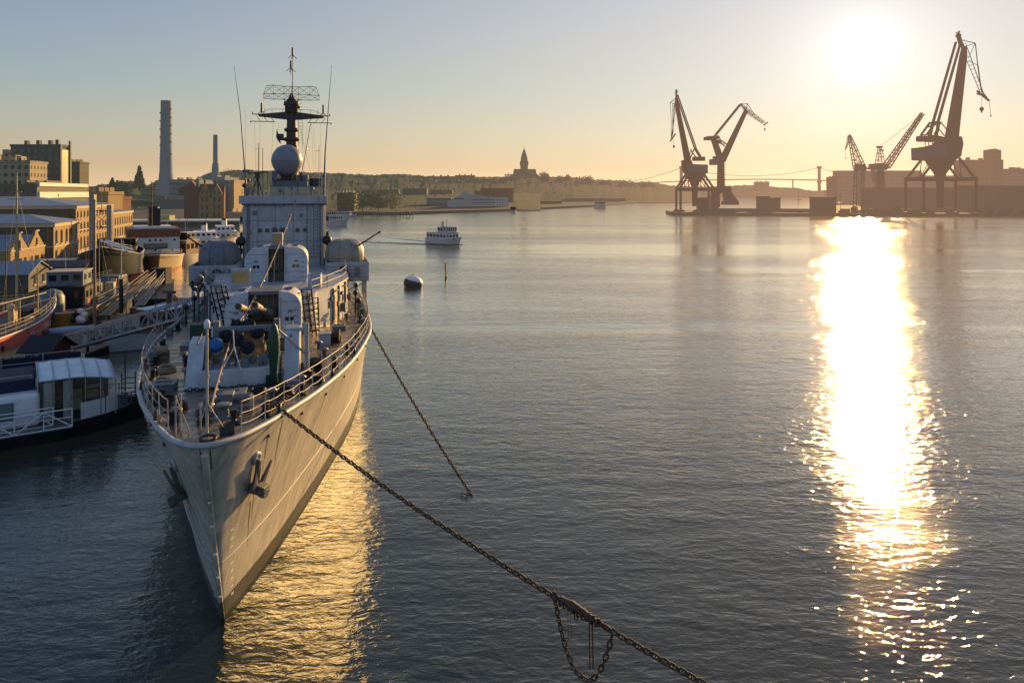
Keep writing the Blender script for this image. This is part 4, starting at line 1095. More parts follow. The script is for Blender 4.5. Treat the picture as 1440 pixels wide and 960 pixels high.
# quay sheds with low grey roofs
def shed(label, px, py, z0, Y, L_, D_, h, rh, wm_, rm_, rz=14, name='quay_shed'):
    c = P(px, py, Y); t = thing(name, label, 'shed', (c.x, c.y, z0), R(rz))
    g = MB(); g.box(-L_,0,0,D_,0,h); g.prismx([(0,h),(D_,h),(D_/2,h+rh)],-L_,0); w_ = g.build('wall', wm_, t)
    g = MB()
    g.add([(-L_-.3,-.4,h-.1),(.3,-.4,h-.1),(.3,D_/2,h+rh+.15),(-L_-.3,D_/2,h+rh+.15),(.3,D_+.4,h-.1),(-L_-.3,D_+.4,h-.1),
           (-L_-.3,-.4,h-.22),(.3,-.4,h-.22),(.3,D_/2,h+rh+.03),(-L_-.3,D_/2,h+rh+.03),(.3,D_+.4,h-.22),(-L_-.3,D_+.4,h-.22)], [(0,1,2,3),(3,2,4,5),(7,6,9,8),(8,9,11,10),(0,6,7,1),(4,10,11,5),(1,7,8,2),(2,8,10,4)])
    g.build('roof', rm_, t)
    wins(t, w_, 0, [D_*.3,D_*.7], h*.35, h*.75, .9, 'x')
    return t
shed('grey roofed quay shed at the left edge below the gabled house', 40, 0, 1.7, 94, 16, 7, 2.6, 1.2, M_ROOFD, M_ROOFB)
shed('low white roofed kiosk between the gabled house and the twin posts', 98, 0, 1.7, 112, 6, 6, 2.2, .3, M_STONE, M_WHITEF)
shed('dark low quay store with a pale roof edge near the red ship', 120, 0, 1.7, 106, 9, 4, 2.4, .5, M_ROOFD, M_ROOFD)

def block(label, x0, x1, y0, py_top, Y, D_, m, name='apartment_block', cat='building', z0=1.7, rz=0, roofm=None, trim=True, par=1.0, lb=None):
    a, b_ = P(x0,270,Y), P(x1,270,Y); wd = (b_.x-a.x); zt = 15-(py_top-270)/1000*Y
    t = thing(name, label, cat, (b_.x, Y, z0), R(rz))
    g = MB(); g.box(-wd,0,0,D_,0,zt-z0); wl = g.build('wall', m, t)
    g = MB(); g.box(-wd-.3,.3,-.3,D_+.3,zt-z0,zt-z0+par); rf = g.build('roof', roofm or m, t)
    if trim:
        rnd = random.Random(int(x0*7+Y))
        for k in range(3):
            u = (.12+.3*k+rnd.uniform(0,.12))*wd; g = MB(); g.box(-u-wd*.06,-u,D_*.3,D_*.6,zt-z0+par,zt-z0+par+rnd.uniform(.02,.05)*wd+1); g.build('roof_hut', roofm or m, rf)
    return t
F_BEIGE = facade_mat('beige flats', (.36,.28,.17), bw=2.6, bh=3.1, mort=.24)
F_DARK = facade_mat('dark tower flats', (.075,.085,.075), (.16,.15,.12), bw=3.2, bh=3.4, mort=.3)
F_TERR = facade_mat('terrace bands', (.62,.55,.45), (.10,.09,.08), bw=60, bh=4.2, mort=.0)
F_BROWN = facade_mat('brown block', (.13,.11,.075), (.07,.06,.05), bw=2.5, bh=3.0, mort=.32)
F_GREYW = facade_mat('grey office', (.22,.25,.28), (.12,.13,.14), bw=30, bh=4.5, mort=.0)
F_FAR = facade_mat('far pale housing', (.085,.075,.055), (.05,.045,.035), bw=6, bh=4.4, mort=.3)
F_FARR = facade_mat('far reddish housing', (.10,.06,.045), (.05,.04,.03), bw=6, bh=4.4, mort=.3)
F_SHIPH = facade_mat('shipyard office', (.30,.25,.22), (.12,.10,.10), bw=7, bh=4.2, mort=.22)
F_YELL = facade_mat('yellow dockside block', (.30,.18,.06), (.10,.07,.03), bw=5.5, bh=5.0, mort=.3)
t = block('dark green high-rise with a stair strip coloured as sunlit gold, tallest at far left', 15, 84, 0, 206, 330, 7, F_DARK, 'high_rise')
g = MB(); g.box(.02,.35,1.2,6.4,0,33.0); g.build('stair_tower', mat('stair strip painted sunlit', (.42,.30,.13), .4, var=.35, scale=.35, haze=True, stretch=(3,3,.6)), t)  # sunlight on the stair strip is put into its gold colour
g = MB(); g.box(.0,.8,-.5,.6,0,35.5); g.box(.0,.8,6.6,7.6,0,37.5); g.box(-1.5,.0,-.9,-.01,30,37.5); g.build('corner_frame', M_DKF, t)
block('brown block close right of the dark high-rise', 93, 112, 0, 230, 365, 8, F_BROWN, 'high_rise')
block('beige flats with balcony rows below the dark high-rise', -60, 42, 0, 229, 290, 14, F_BEIGE, rz=8)
block('smaller beige flats stepped behind at the frame edge', -80, 22, 0, 221, 310, 12, F_BEIGE, rz=8)
t = block('long white terraced building with two bright horizontal bands', 5, 52, 0, 263, 230, 54, F_BROWN, 'terraced_building', rz=16)
g = MB(); g.box(-.2,.8,0,53,15.2,16.4)
for z, h_ in ((3.4,1.5),(7.2,2.2),(11.3,2.0)): g.box(.01,1.0,-.5,54,z,z+h_)
g.build('balcony_band', M_WHITEF, t)
block('low brown building with a flat roof in front of the white terraces', -30, 58, 0, 277, 235, 12, F_BROWN, rz=10)
block('narrow golden brick tower behind the twin grey posts', 127, 152, 0, 274, 215, 8, M_BRICKY, 'brick_tower')
block('dark red gabled warehouse end right of the grey posts', 152, 166, 0, 281, 235, 8, M_BRICKR, 'brick_tower')
# ferry terminal with a long thin roof
t = thing('ferry_terminal', 'low terminal with a long thin flat white roof behind the moored ships', 'building', P(250,270,238).xy.to_3d(), R(6))
t.location.z = 1.7
g = MB(); g.box(-18,20,0,8,0,3.2); g.build('wall', F_GREYW, t)
g = MB(); g.box(-22,24,-3,11,3.5,3.9); rf = g.build('roof', M_WHITEF, t)
for i in range(8):
    g = MB(); g.tube((-20+i*5.8,-2.3,0),(-20+i*5.8,-2.3,3.5),.14,n=6); g.build('column', M_WHITEF, t)
g = MB(); g.box(-9,-3,1,6,3.9,5.4); g.build('roof_lantern', mat('green glass', (.35,.34,.12), .3, haze=True), rf)
# red brick warehouse with stepped gables
t = thing('gothic_warehouse', 'tall red brick warehouse with steep gabled roof and golden lit gable windows', 'building', (P(315,270,330).x,330,1.7), R(18))
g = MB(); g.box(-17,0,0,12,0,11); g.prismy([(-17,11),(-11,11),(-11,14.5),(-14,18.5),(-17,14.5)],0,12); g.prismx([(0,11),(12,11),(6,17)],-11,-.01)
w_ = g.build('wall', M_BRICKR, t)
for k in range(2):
    g = MB(); g.prismy([(-10.5+k*5.2,11),(-6+k*5.2,11),(-6+k*5.2,13),(-7.4+k*5.2,15.5),(-8.3+k*5.2,17),(-9.2+k*5.2,15.5),(-10.5+k*5.2,13)],-.4,2.5); gb = g.build('gable', mat('brick painted as sunlit', (.36,.22,.09), .8, haze=True, var=.3), t)  # sunlit tone painted into the brick of gables and river front
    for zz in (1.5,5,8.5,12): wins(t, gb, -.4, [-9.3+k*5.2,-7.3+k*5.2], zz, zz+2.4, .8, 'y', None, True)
g = MB(); g.box(-10.8,.05,-.25,0,0,11); g.build('river_front', mat('brick painted as sunlit'), t)
g = MB(); g.box(-4.4,-3.6,5,6,14,19); g.box(-9.2,-8.4,5,6,14,19); g.build('chimney', M_BRICKR, t)
block('plain pale slab building right of the red warehouse', 300, 321, 0, 256, 345, 12, M_CONC, 'slab_building', trim=False)
block('golden end wall building against the pale slab', 321, 329, 0, 256, 343, 14, mat('golden render', (.42,.31,.17), .8, haze=True), 'slab_building', trim=False)
block('grey layered office block just right of the tall chimney', 238, 280, 0, 254, 640, 30, F_GREYW, 'office_block')
block('grey boiler house at the foot of the slim chimney', 278, 316, 0, 250, 780, 40, M_CONC, 'boiler_house')
block('dark blue base building under the tall chimney', 218, 262, 0, 282, 560, 30, mat('blue grey cladding', (.08,.10,.13), .7, haze=True), 'boiler_house', trim=False)
# chimneys
def chimney(label, px, Y, prof, rings, name='chimney_stack'):
    c = P(px,270,Y); t = thing(name, label, 'chimney', (c.x, c.y, 1.7))
    g = MB(); g.lathe(prof, (0,0,0), 24); g.build('shaft', M_CONC, t)
    for z, r_ in rings:
        g = MB(); g.lathe([(r_,0),(r_+1.1,.2),(r_+1.1,1.6),(r_,1.8)], (0,0,z), 20); g.build('gallery', M_DKF, t)
    return t
t = chimney('tall pale concrete chimney with flared foot, highest on the skyline', 233.5, 700, [(10,0),(8.8,8),(7.2,20),(5.9,34),(5.2,60),(4.8,102),(4.9,103)], [(4.5,99.5)])
g = MB()
for k in range(3): g.tube((4.7+.1*k,-1.5+k*1.2,30),(4.5,-1.5+k*1.2,101),.22,n=5)
for z in (50,62,70,78,86,94): g.box(3.6,6.1,-2.2,1.0,z,z+1.2); g.box(-5.4,-4.2,-2.2,.5,z-4,z-2.5)
g.build('ladder_cage', M_DKF, t)
chimney('slim concrete chimney with a dark cap and stepped foot', 303, 800, [(5,0),(4.8,28),(4.2,32),(3.6,44),(2.7,46),(2.4,77),(2.5,77.5)], [(2.4,73),(3.0,44)])
# church on the hill
c = P(737,270,1800); t = thing('hilltop_church', 'granite church with a tall blunt tower on the hilltop skyline', 'church', (c.x,c.y,44), R(12))
MC = mat('granite', (.10,.08,.065), .85, haze=True)
g = MB(); g.prism([(-8,-8),(8,-8),(8,8),(-8,8)],0,44); g.prism([(-9,-9),(9,-9),(9,9),(-9,9)],38,48)
w_ = g.build('tower', MC, t)
g = MB(); g.lathe([(9.5,48),(8.4,58),(6.2,66),(3,75),(.5,80)],(0,0,0),8); g.tube((0,0,78),(0,0,88),.8,.3,6); g.build('spire', MC, w_)
g = MB(); g.prismx([(-14,0),(14,0),(14,14),(0,29),(-14,14)],-26,30); g.build('nave', MC, t)
g = MB(); g.prismy([(18,0),(40,0),(40,8),(29,18),(18,8)],-10,10); g.prismy([(-38,0),(-20,0),(-20,8),(-29,16),(-38,8)],-10,10); g.build('transept', MC, t)
# far housing along the ridge and riverside
rnd = random.Random(11)
FARB = [(348,372,252,1500,'ridge'),(470,500,256,1400,''),(500,530,258,1350,''),(486,497,272,560,''),(540,566,256,1420,''),(570,612,254,1500,''),(615,650,255,1500,''),(655,690,254,1500,''),(692,712,256,1450,''),(640,668,247,1750,''),(600,640,248.5,1750,''),(780,815,262,1350,''),(820,850,264,1400,''),(855,890,266,1400,''),(895,935,267,1450,''),(530,560,268,1000,''),(566,600,266,1000,''),(604,636,268,1050,''),(760,800,274,1100,''),(806,850,276,1100,''),(856,900,276,1200,''),(1062,1082,256,2300,'')]
adj = ['long','broad','tall','plain','low','narrow','stepped','square','pale','grey brown','faded','hazy','ochre','dim','wide','slender','dull','old','boxy','weathered','sand coloured','flat roofed','brownish','dusky','muted','soft grey']
for i, (x0,x1,pt,Y,_) in enumerate(FARB):
    zb = max(1.7, 15-(pt-270)/1000*Y - rnd.uniform(22,30)) if Y > 700 else 1.7
    where = 'seen through the masts left of the bridge tower' if x0 < 400 else 'right of the radome' if x0 < 540 else 'above the moored ferry' if x0 < 712 else 'below the hilltop church' if x0 < 850 else 'on the slope before the first crane' if x0 < 1000 else 'on the far headland behind the cranes'
    block(f'{adj[i%len(adj)]} housing block in haze {where}', x0, x1, 0, pt, Y, 14, F_FARR if i in (4,20,11) else F_FAR, 'housing_block', z0=zb, rz=rnd.uniform(-8,8))
g = None
block('long reddish warehouse directly behind the moored ferry', 676, 722, 0, 266, 690, 14, mat('rust red sheet', (.28,.10,.05), .8, haze=True), 'warehouse', trim=False)
block('low grey terminal building left of the moored ferry', 600, 634, 0, 280, 640, 14, F_GREYW, 'warehouse', trim=False)
block('low pale riverside house among yellow trees', 474, 498, 0, 273, 500, 10, F_FAR, 'riverside_house')
block('long low brown shed right of the moored ferry', 724, 790, 0, 284, 800, 14, M_SHED, 'warehouse', trim=False)
block('long low shed on the far quay below the distant boat', 795, 880, 0, 280, 980, 16, M_SHED, 'warehouse', trim=False)
block('tall bronze brown quay store seen through the rigging left of the tower', 318, 342, 0, 302, 268, 10, mat('golden render'), 'quay_store')

# ------------------------------------------------------------------ right bank
M_CRD = mat('crane dark lattice', (.07,.045,.035), .7, var=.2, haze=True)
t = block('long pale grey shipyard hall behind the lattice cranes', 1178, 1296, 0, 241, 900, 14, F_SHIPH, 'shipyard_hall', z0=2.1, trim=False)
block('lower grey hall with a pale roof behind the biggest crane', 1260, 1345, 0, 248, 960, 14, F_SHIPH, 'shipyard_hall', z0=2.1)
block('small raised gatehouse on stilts at the left end of the grey hall', 1167, 1178, 0, 250, 860, 10, M_SHED, 'gatehouse', z0=2.1)
t = block('yellow brown dockside block with a roof tower, rightmost large building', 1350, 1411, 0, 226, 820, 12, F_YELL, 'dockside_block', z0=2.1)
g = MB(); g.box(-16,-1,2,11,50,60); g.prismy([(-16,60),(-1,60),(-1,61),(-8,63),(-16,61.5)],2,11); g.build('roof_tower', F_YELL, t)
block('pale low works behind the yellow block', 1411, 1470, 0, 247, 900, 30, F_SHIPH, 'works_building', z0=2.1)
block('domed grey tank house at the right edge', 1424, 1460, 0, 238, 980, 30, M_SHED, 'works_building', z0=2.1)
block('long dark rust brown shed behind the portal of the biggest crane', 1218, 1345, 0, 266, 520, 8, M_SHED, 'dock_shed', z0=2.1, trim=False)
block('long dark shed running out of the frame on the right', 1349, 1500, 0, 263, 500, 6, M_SHED, 'dock_shed', z0=2.1, trim=False)
block('small dark hut with a flat roof on the pier', 1146, 1176, 0, 279, 440, 8, M_SHED, 'pier_hut', z0=2.1, trim=False)
block('dark container cabin on the pier, nearer of the two', 1067, 1082, 0, 278, 478, 5, M_SHED, 'cabin', z0=2.1, trim=False)
block('lower dark container cabin on the pier', 1085, 1097.5, 0, 280, 480, 5, M_SHED, 'cabin', z0=2.1, trim=False)
block('grey cabin under the portal of the leftmost crane', 982, 998, 0, 280, 470, 5, M_SHED, 'cabin', z0=2.1, trim=False)
# low walls, rails and clutter on the pier
def simple(name, label, cat, g, m, group=None, bevel=0): return tag(g.build(name, m, None, bevel=bevel), label, cat, group)
g = MB(); a, b_ = P(1000,0,470), P(1150,0,452); g.beam(Vector((a.x,a.y,3.2)),Vector((b_.x,b_.y,3.2)),.6,2.2)
simple('parapet_wall', 'long low parapet wall along the pier behind the left cranes', 'wall', g, M_SHED)
rnd = random.Random(5)
for i in range(34):
    px = rnd.uniform(948,1440); Y = 455 - (px-944)*.08 + rnd.uniform(2,14); c = P(px,0,Y); s_ = rnd.uniform(.7,2.0)
    g = MB(); r_ = [[Vector((c.x+s_*1.3*math.cos(k*.9)*rr*(1+.2*rnd.random()), c.y+s_*math.sin(k*.9)*rr, 2.1+zz*s_)) for k in range(7)] for rr, zz in ((1,0),(1.05,.4),(.7,.9),(.2,1.1))]
    g.loft(r_); simple('rubble_mound', 'low dark heap of rubble and scrub on the pier edge', 'mound', g, M_HILL, 'heaps along the pier edge')
for i, (px, w_, h_) in enumerate(((1190,5,2.6),(1203,3,3.2),(1229,6,2.4),(1262,4,3.0),(1276,7,2.2),(1300,3,4.0),(1338,5,2.8),(1372,6,2.5),(1393,4,3.6),(1418,7,2.6))):
    a = P(px,0,436+3*(i%3)); g = MB(); g.box(a.x-w_/2,a.x+w_/2,a.y,a.y+3,2.1,2.1+h_)
    if i%2: g.prismy([(a.x-w_/2,2.1+h_),(a.x+w_/2,2.1+h_),(a.x,2.9+h_)],a.y,a.y+3)
    simple('site_hut', 'small dark site hut or container on the shipyard quay under the big crane', 'hut', g, M_SHED, 'site huts along the shipyard quay')
for i, (px, h_) in enumerate(((1160,14),(1182,11),(1256,13),(1366,12),(1402,14),(1430,11))):
    a = P(px,0,446); g = MB(); g.tube((a.x,a.y,2),(a.x,a.y,2+h_),.16,.09,6); g.beam((a.x-1.2,a.y,2+h_),(a.x+1.2,a.y,2+h_),.3,.25)
    simple('floodlight_mast', 'thin floodlight mast standing on the shipyard quay', 'lamp post', g, M_CRD, 'floodlight masts on the shipyard quay')
# suspension bridge
t = thing('suspension_bridge', 'distant suspension bridge with a slender pylon and long deck in the haze', 'bridge', P(1152,270,3300).xy.to_3d())
MBR = mat('bridge steel', (.25,.25,.22), .7, haze=True)
def PB(px, py, dY=0): return P(px, py, 3300+dY)
for k, px in enumerate((1152, 958)):
    g = MB(w=True)
    yy = -0
    for d_ in (-13, 13):
        a = PB(px, 234); a = Vector((a.x+d_*.35, a.y+d_, a.z)); g.tube((a.x,a.y,0), a, 7 if k == 0 else 6, 6, 8)
    a = PB(px,234); g.box(a.x-7,a.x+7,a.y-13,a.y+13,a.z-8,a.z); g.box(a.x-7,a.x+7,a.y-13,a.y+13,58,64); g.build('pylon', MBR, t)
g = MB(w=True); l_ = [PB(px, 262-9.8*math.sin(math.pi*max(0,min(1,(px-860)/420)))**.8) for px in range(880,1300,14)]
for a,b_ in zip(l_,l_[1:]): g.beam(a,b_,26,4.5)
g.build('deck', MBR, t)
g = MB(w=True)
for (x0,y0,x1,y1,sg) in ((958,236,1152,236,11.5),(1152,236,1235,256,2),(880,257,958,236,2)):
    g.path([PB(x0+(x1-x0)*i/24, y0+(y1-y0)*i/24 + sg*4*(i/24)*(1-i/24)) for i in range(25)], 1.1, 5)
g.build('cable', MBR, t)
for px in (1020,1085,1115,1180,1200):
    g = MB(w=True); a = PB(px,253); g.tube((a.x,a.y,0),(a.x,a.y,a.z),3,n=6)
    if px > 1160 or px in (1115,): g.build('pier', MBR, t)
g = MB(w=True); 
# ------------------------------------------------------------------ cranes
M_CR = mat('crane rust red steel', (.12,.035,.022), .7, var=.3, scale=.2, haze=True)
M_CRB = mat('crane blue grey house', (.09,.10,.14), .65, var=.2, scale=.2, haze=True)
class CR:
    def __init__(s, label, Y, base, name='harbour_crane', group=None):
        s.Y = Y; s.t = thing(name, label, 'crane', P(base,270,Y).xy.to_3d(), 0, group); s.t.location.z = 2.1
    def p(s, px, py, d=0): return P(px, py, s.Y) + Vector((0, d, 0))
    def k(s): return s.Y/1000
    def bar(s, g, a, b_, w, d=0, h=None): g.beam(s.p(*a, d), s.p(*b_, d), w*s.k(), (h or w)*s.k(), up=(0,1,0)); return g
    def tap(s, g, a, b_, w0, w1, d0, d1, off=0):
        A_, B_ = s.p(*a, off), s.p(*b_, off); k = s.k(); dr = (B_-A_).normalized(); n_ = Vector((dr.z,0,-dr.x)); y = Vector((0,1,0))
        ring = lambda c,w_,dd: [c-n_*w_*k/2-y*dd*k/2, c+n_*w_*k/2-y*dd*k/2, c+n_*w_*k/2+y*dd*k/2, c-n_*w_*k/2+y*dd*k/2]
        g.loft([ring(A_,w0,d0), ring(B_,w1,d1)]); return g
    def poly(s, g, pts, d0, d1):
        g.loft([[s.p(x,y,d0) for x,y in pts],[s.p(x,y,d1) for x,y in pts]]); return g
    def lattice(s, g, a0, a1, b0, b1, n_, r, dep):
        """truss between chords a0-a1 and b0-b1, with depth"""
        A = [[s.p(*a0,-dep)*(1-i/n_)+s.p(*a1,-dep*.5)*(i/n_) for i in range(n_+1)],[s.p(*a0,dep)*(1-i/n_)+s.p(*a1,dep*.5)*(i/n_) for i in range(n_+1)]]
        B = [[s.p(*b0,-dep)*(1-i/n_)+s.p(*b1,-dep*.5)*(i/n_) for i in range(n_+1)],[s.p(*b0,dep)*(1-i/n_)+s.p(*b1,dep*.5)*(i/n_) for i in range(n_+1)]]
        for l in A+B: g.tube(l[0], l[-1], r, n=5)
        for i in range(n_):
            for q in (0,1):
                g.tube(A[q][i], B[q][i], r*.55, n=4, cap=False); g.tube(A[q][i] if i%2 else B[q][i], B[q][i+1] if i%2 else A[q][i+1], r*.55, n=4, cap=False)
            g.tube(A[0][i], A[1][i], r*.5, n=4, cap=False); g.tube(B[0][i], B[1][i], r*.5, n=4, cap=False)
        return g
    def part(s, g, name, m, bevel=0): return g.build(name, m, s.t, bevel=bevel)
def hook(c, px, py, r, name='hook_block', line_from=None):
    g = MB(w=True); a = c.p(px,py); g.ball(a, r*c.k(), 10, 8, (1,1,1.1)); g.tube(a, a+Vector((0,0,-r*1.9*c.k())), r*.35*c.k(), n=6); 
    if line_from: g.tube(a, c.p(*line_from), .10, n=4)
    c.part(g, name, M_CRD)
def portal(c, xs, ytop, ygird, ybot, cone, dep=7):
    """portal legs and girder; xs: image pixel columns of the outer legs"""
    x0, x1 = xs; cx = (x0+x1)/2
    for dd in (-dep, dep):
        for x in (x0+1, x1-1):
            g = MB(w=True); c.bar(g, (x, ygird), (x, ybot), 2.6, dd); a = c.p(x, ybot, dd); g.box(a.x-1.6*c.k()*1.2,a.x+1.6*c.k()*1.2,dd+c.Y-2,dd+c.Y+2,2.0,3.6); c.part(g, 'portal_leg', M_CR)
    g = MB(w=True)
    for dd in (-dep, dep): c.bar(g, (x0, ygird+2.5), (x1, ygird+2.5), 4.5, dd, 3)
    for x in (x0+1, x1-1): g.beam(c.p(x,ygird+2,-dep), c.p(x,ygird+2,dep), 1.6, 2.2)
    c.part(g, 'portal_girder', M_CR)
    g = MB(w=True)
    for dd in (-dep, dep):
        g.tube(c.p((x0+x1)/2,ytop+1,dd*.8), c.p((x0+x1)/2,ytop+1,0), .3, n=5)
        c.bar(g, (x0+1, ygird), (cx-(cx-x0)*.42, ytop), 2.6, dd*.8); c.bar(g, (x1-1, ygird), (cx+(x1-cx)*.42, ytop), 2.6, dd*.8)
        c.bar(g, (cx-(cx-x0)*.42, ytop), (cx-(cx-x0)*.5, ygird), .9, dd*.8); c.bar(g, (cx-(cx-x0)*.5, ygird), (cx-(cx-x0)*.1, ytop+3), .9, dd*.8)
        c.bar(g, (cx+(cx-x0)*.42, ytop), (cx+(cx-x0)*.5, ygird), .9, dd*.8); c.bar(g, (cx+(cx-x0)*.5, ygird), (cx+(cx-x0)*.1, ytop+3), .9, dd*.8)
    c.part(g, 'portal_strut', M_CR)
    g = MB(w=True); k = c.k()
    pr = [(w_/2*k, 15-(y-270)*k) for w_, y in cone]
    g.lathe(pr[::-1], (c.p(cx,0).x, c.Y, 0), 18); c.part(g, 'slewing_cone', M_CR)
# leftmost crane, jib folded down to the left
c = CR('leftmost harbour crane on a portal with its jib folded down to the left', 462, 978)
portal(c, (953,1001), 245, 264, 297, [(30,243),(24,249),(12,258),(8,266),(7,290)], 6)
g = MB(w=True); c.poly(g, [(964,231),(992.5,232),(992.5,244),(986,246),(966,244)], -5, 5); c.part(g, 'machine_house', M_CRB, .3)
g = MB(w=True); c.poly(g, [(959.5,226),(964,224),(970,225),(973,232),(972,244),(963,244),(960,236)], -3.5, 3.5); c.part(g, 'boom_foot', M_CR, .4)
g = MB(w=True); a = c.p(975,224); g.tube(c.p(974,223.5), c.p(991,223.5), 3.0*c.k(), n=14); c.part(g, 'counterweight', M_CR)
g = MB(w=True); c.bar(g,(977,208),(985,221),3.2); c.bar(g,(972,212),(979,222),1.3); c.bar(g,(969,222),(972,209),1.0); c.bar(g,(977,208),(971,222),1.4); c.part(g, 'rocker_arm', M_CR)
g = MB(w=True); c.tap(g,(967,226),(951.5,146),8.2,4.6,7,5); c.tap(g,(951.5,146),(951,129),4.0,1.6,4,2); c.part(g, 'main_boom', M_CR)
g = MB(w=True); c.bar(g,(952,134),(978,209),1.6,-2); c.bar(g,(952,134),(978,209),1.6,2); c.part(g, 'back_strut', M_CR)
g = MB(w=True); c.lattice(g,(951,140),(944,197),(947,146),(946,190),9,.16,2.0); c.bar(g,(951.5,137),(942.5,144.5),.9); c.bar(g,(942.5,144.5),(951,147),.7); c.bar(g,(942.5,144.5),(944,170),.5); c.bar(g,(944,170),(943.5,199),.5); c.bar(g,(950,188),(942.5,199),1.6); c.part(g, 'fly_jib', M_CRD)
g = MB(w=True); c.bar(g,(951,126),(951,137),2.0); c.bar(g,(949,128),(954,130),.8); c.bar(g,(948.6,132),(954,127.5),.7); c.part(g, 'sheave_head', M_CR)
hook(c, 947.6, 206, 1.6, line_from=(946,190))
# pedestal crane with Y shaped arms
c = CR('slender harbour crane with forked Y arms and jib reaching right, second from left', 478, 1013)
g = MB(w=True); k = c.k()
c.poly(g, [(1003.5,262.5),(1025,262.5),(1026,271),(1036,284),(1036,288),(1017,288),(1017,284),(1020,282),(1019,272),(1013,269),(1009,274),(1010,290),(1001,297),(1001.5,275)], -5, 5); c.part(g, 'arched_base', M_CR, .3)
g = MB(w=True); c.tap(g,(1013.5,264),(1013.5,224),9,7.5,9,7.5); c.part(g, 'column', M_CR, .2)
g = MB(w=True); c.poly(g,[(999.5,224),(1009.5,222.5),(1009.5,232),(999.5,232)],-4,4); c.poly(g,[(1003,220),(1008,220),(1008,223),(1003,223)],-2,2); c.part(g,'cab', M_CRB, .2)
g = MB(w=True); c.tap(g,(1014.5,228),(1003,194),8.5,7,6,5); c.part(g,'rear_arm', M_CR)
g = MB(w=True); c.poly(g,[(992,192.5),(1008,191.5),(1010,195),(1004,197),(992,196.8)],-5,5); c.part(g,'counterweight', M_CR)
g = MB(w=True); c.tap(g,(1015.5,226),(1049,156),8.5,5.0,7,4); c.part(g,'main_boom', M_CR)
g = MB(w=True); 
for d_ in (-2,2): c.bar(g,(1005.5,191),(1041.5,146.5),1.8,d_)
c.part(g,'back_strut', M_CR)
g = MB(w=True); c.lattice(g,(1041.5,146.5),(1076,172.5),(1048,157),(1073,174),10,.17,2.0); c.bar(g,(1041.5,146.5),(1051,146),.8); c.bar(g,(1051,146),(1060,160),.7); c.bar(g,(1051,146),(1049,156),.8); c.bar(g,(1074,176),(1080,172),1.6); c.bar(g,(1041,146),(1050,157),1.6); c.part(g,'fly_jib', M_CRD)
g = MB(w=True); c.lattice(g,(1009,194),(1022,203),(1010,199),(1019,206),4,.2,1.5); c.poly(g,[(1008,197),(1013,197),(1013,202),(1008,201)],-2,2); c.part(g,'luffing_gear', M_CRD)
g = MB(w=True)
for i in range(14): c.bar(g,(1017.8,226+2.6*i),(1019.6,226+2.6*i),.5)
for x in (1017.8,1019.6): c.bar(g,(x,224),(x,262),.4)
c.part(g,'ladder', M_CRD)
hook(c, 1075.5, 182, 1.3, line_from=(1075.5,175))
# small lattice crane
c = CR('small lattice crane with a bent jib, left of the pair by the grey hall', 520, 1208)
g = MB(w=True); c.lattice(g,(1202,290),(1203,240),(1213,290),(1213,240),9,.42,2.6); c.part(g,'lattice_tower', M_CRD)
g = MB(w=True); c.lattice(g,(1202,238),(1193.5,192),(1216,236),(1196,192),11,.38,2.2); c.part(g,'jib', M_CRD)
g = MB(w=True); c.lattice(g,(1193,191),(1188.5,211),(1196,194),(1190,209),5,.16,.8); c.bar(g,(1194,190),(1196,193),3); c.part(g,'fly_jib', M_CRD)
g = MB(w=True); c.poly(g,[(1203,230),(1216,231),(1217,240),(1202,240)],-1.5,1.5); c.part(g,'machine_house', M_CRD, .2)
hook(c, 1189.5, 223, .8, line_from=(1189,210))
# lattice jib crane
c = CR('lattice jib crane with a long straight boom raised to the right', 530, 1238)
g = MB(w=True); c.poly(g,[(1225,230.5),(1234,230),(1246,231.5),(1246,236),(1243,239.5),(1225,238.5)],-4,4); c.part(g,'machine_house', M_CRD, .2)
g = MB(w=True); c.lattice(g,(1232.5,230),(1235.5,207),(1242.5,230),(1238.5,207),5,.28,2.0); c.poly(g,[(1233.5,205.5),(1240,205.5),(1240,208),(1233.5,208)],-1.5,1.5); c.bar(g,(1238,211),(1243,212),1.5); c.part(g,'tower_frame', M_CRD)
g = MB(w=True); c.lattice(g,(1243,233),(1296,158.5),(1249,237),(1298.5,160.5),16,.46,2.4); c.part(g,'jib', M_CRD)
g = MB(w=True); c.bar(g,(1238,206),(1296,160),.25); c.bar(g,(1240,206),(1296,161),.2); c.part(g,'pendant', M_CRD)
g = MB(w=True); c.lattice(g,(1232,288),(1234,240),(1243,288),(1241,240),7,.6,2.5); c.tap(g,(1238,268),(1238,239),4,6,4,6); c.part(g,'pedestal', M_CRD)
g = MB(w=True); c.poly(g,[(1250,256),(1250,233),(1268,233),(1269,256),(1266,256),(1264.5,236),(1254,236),(1253,256)],38,42)
tag(g.build('gantry_frame', mat('pale gantry', (.3,.25,.2), .7, haze=True)), 'pale goalpost shaped gantry crane beyond the grey hall', 'crane')
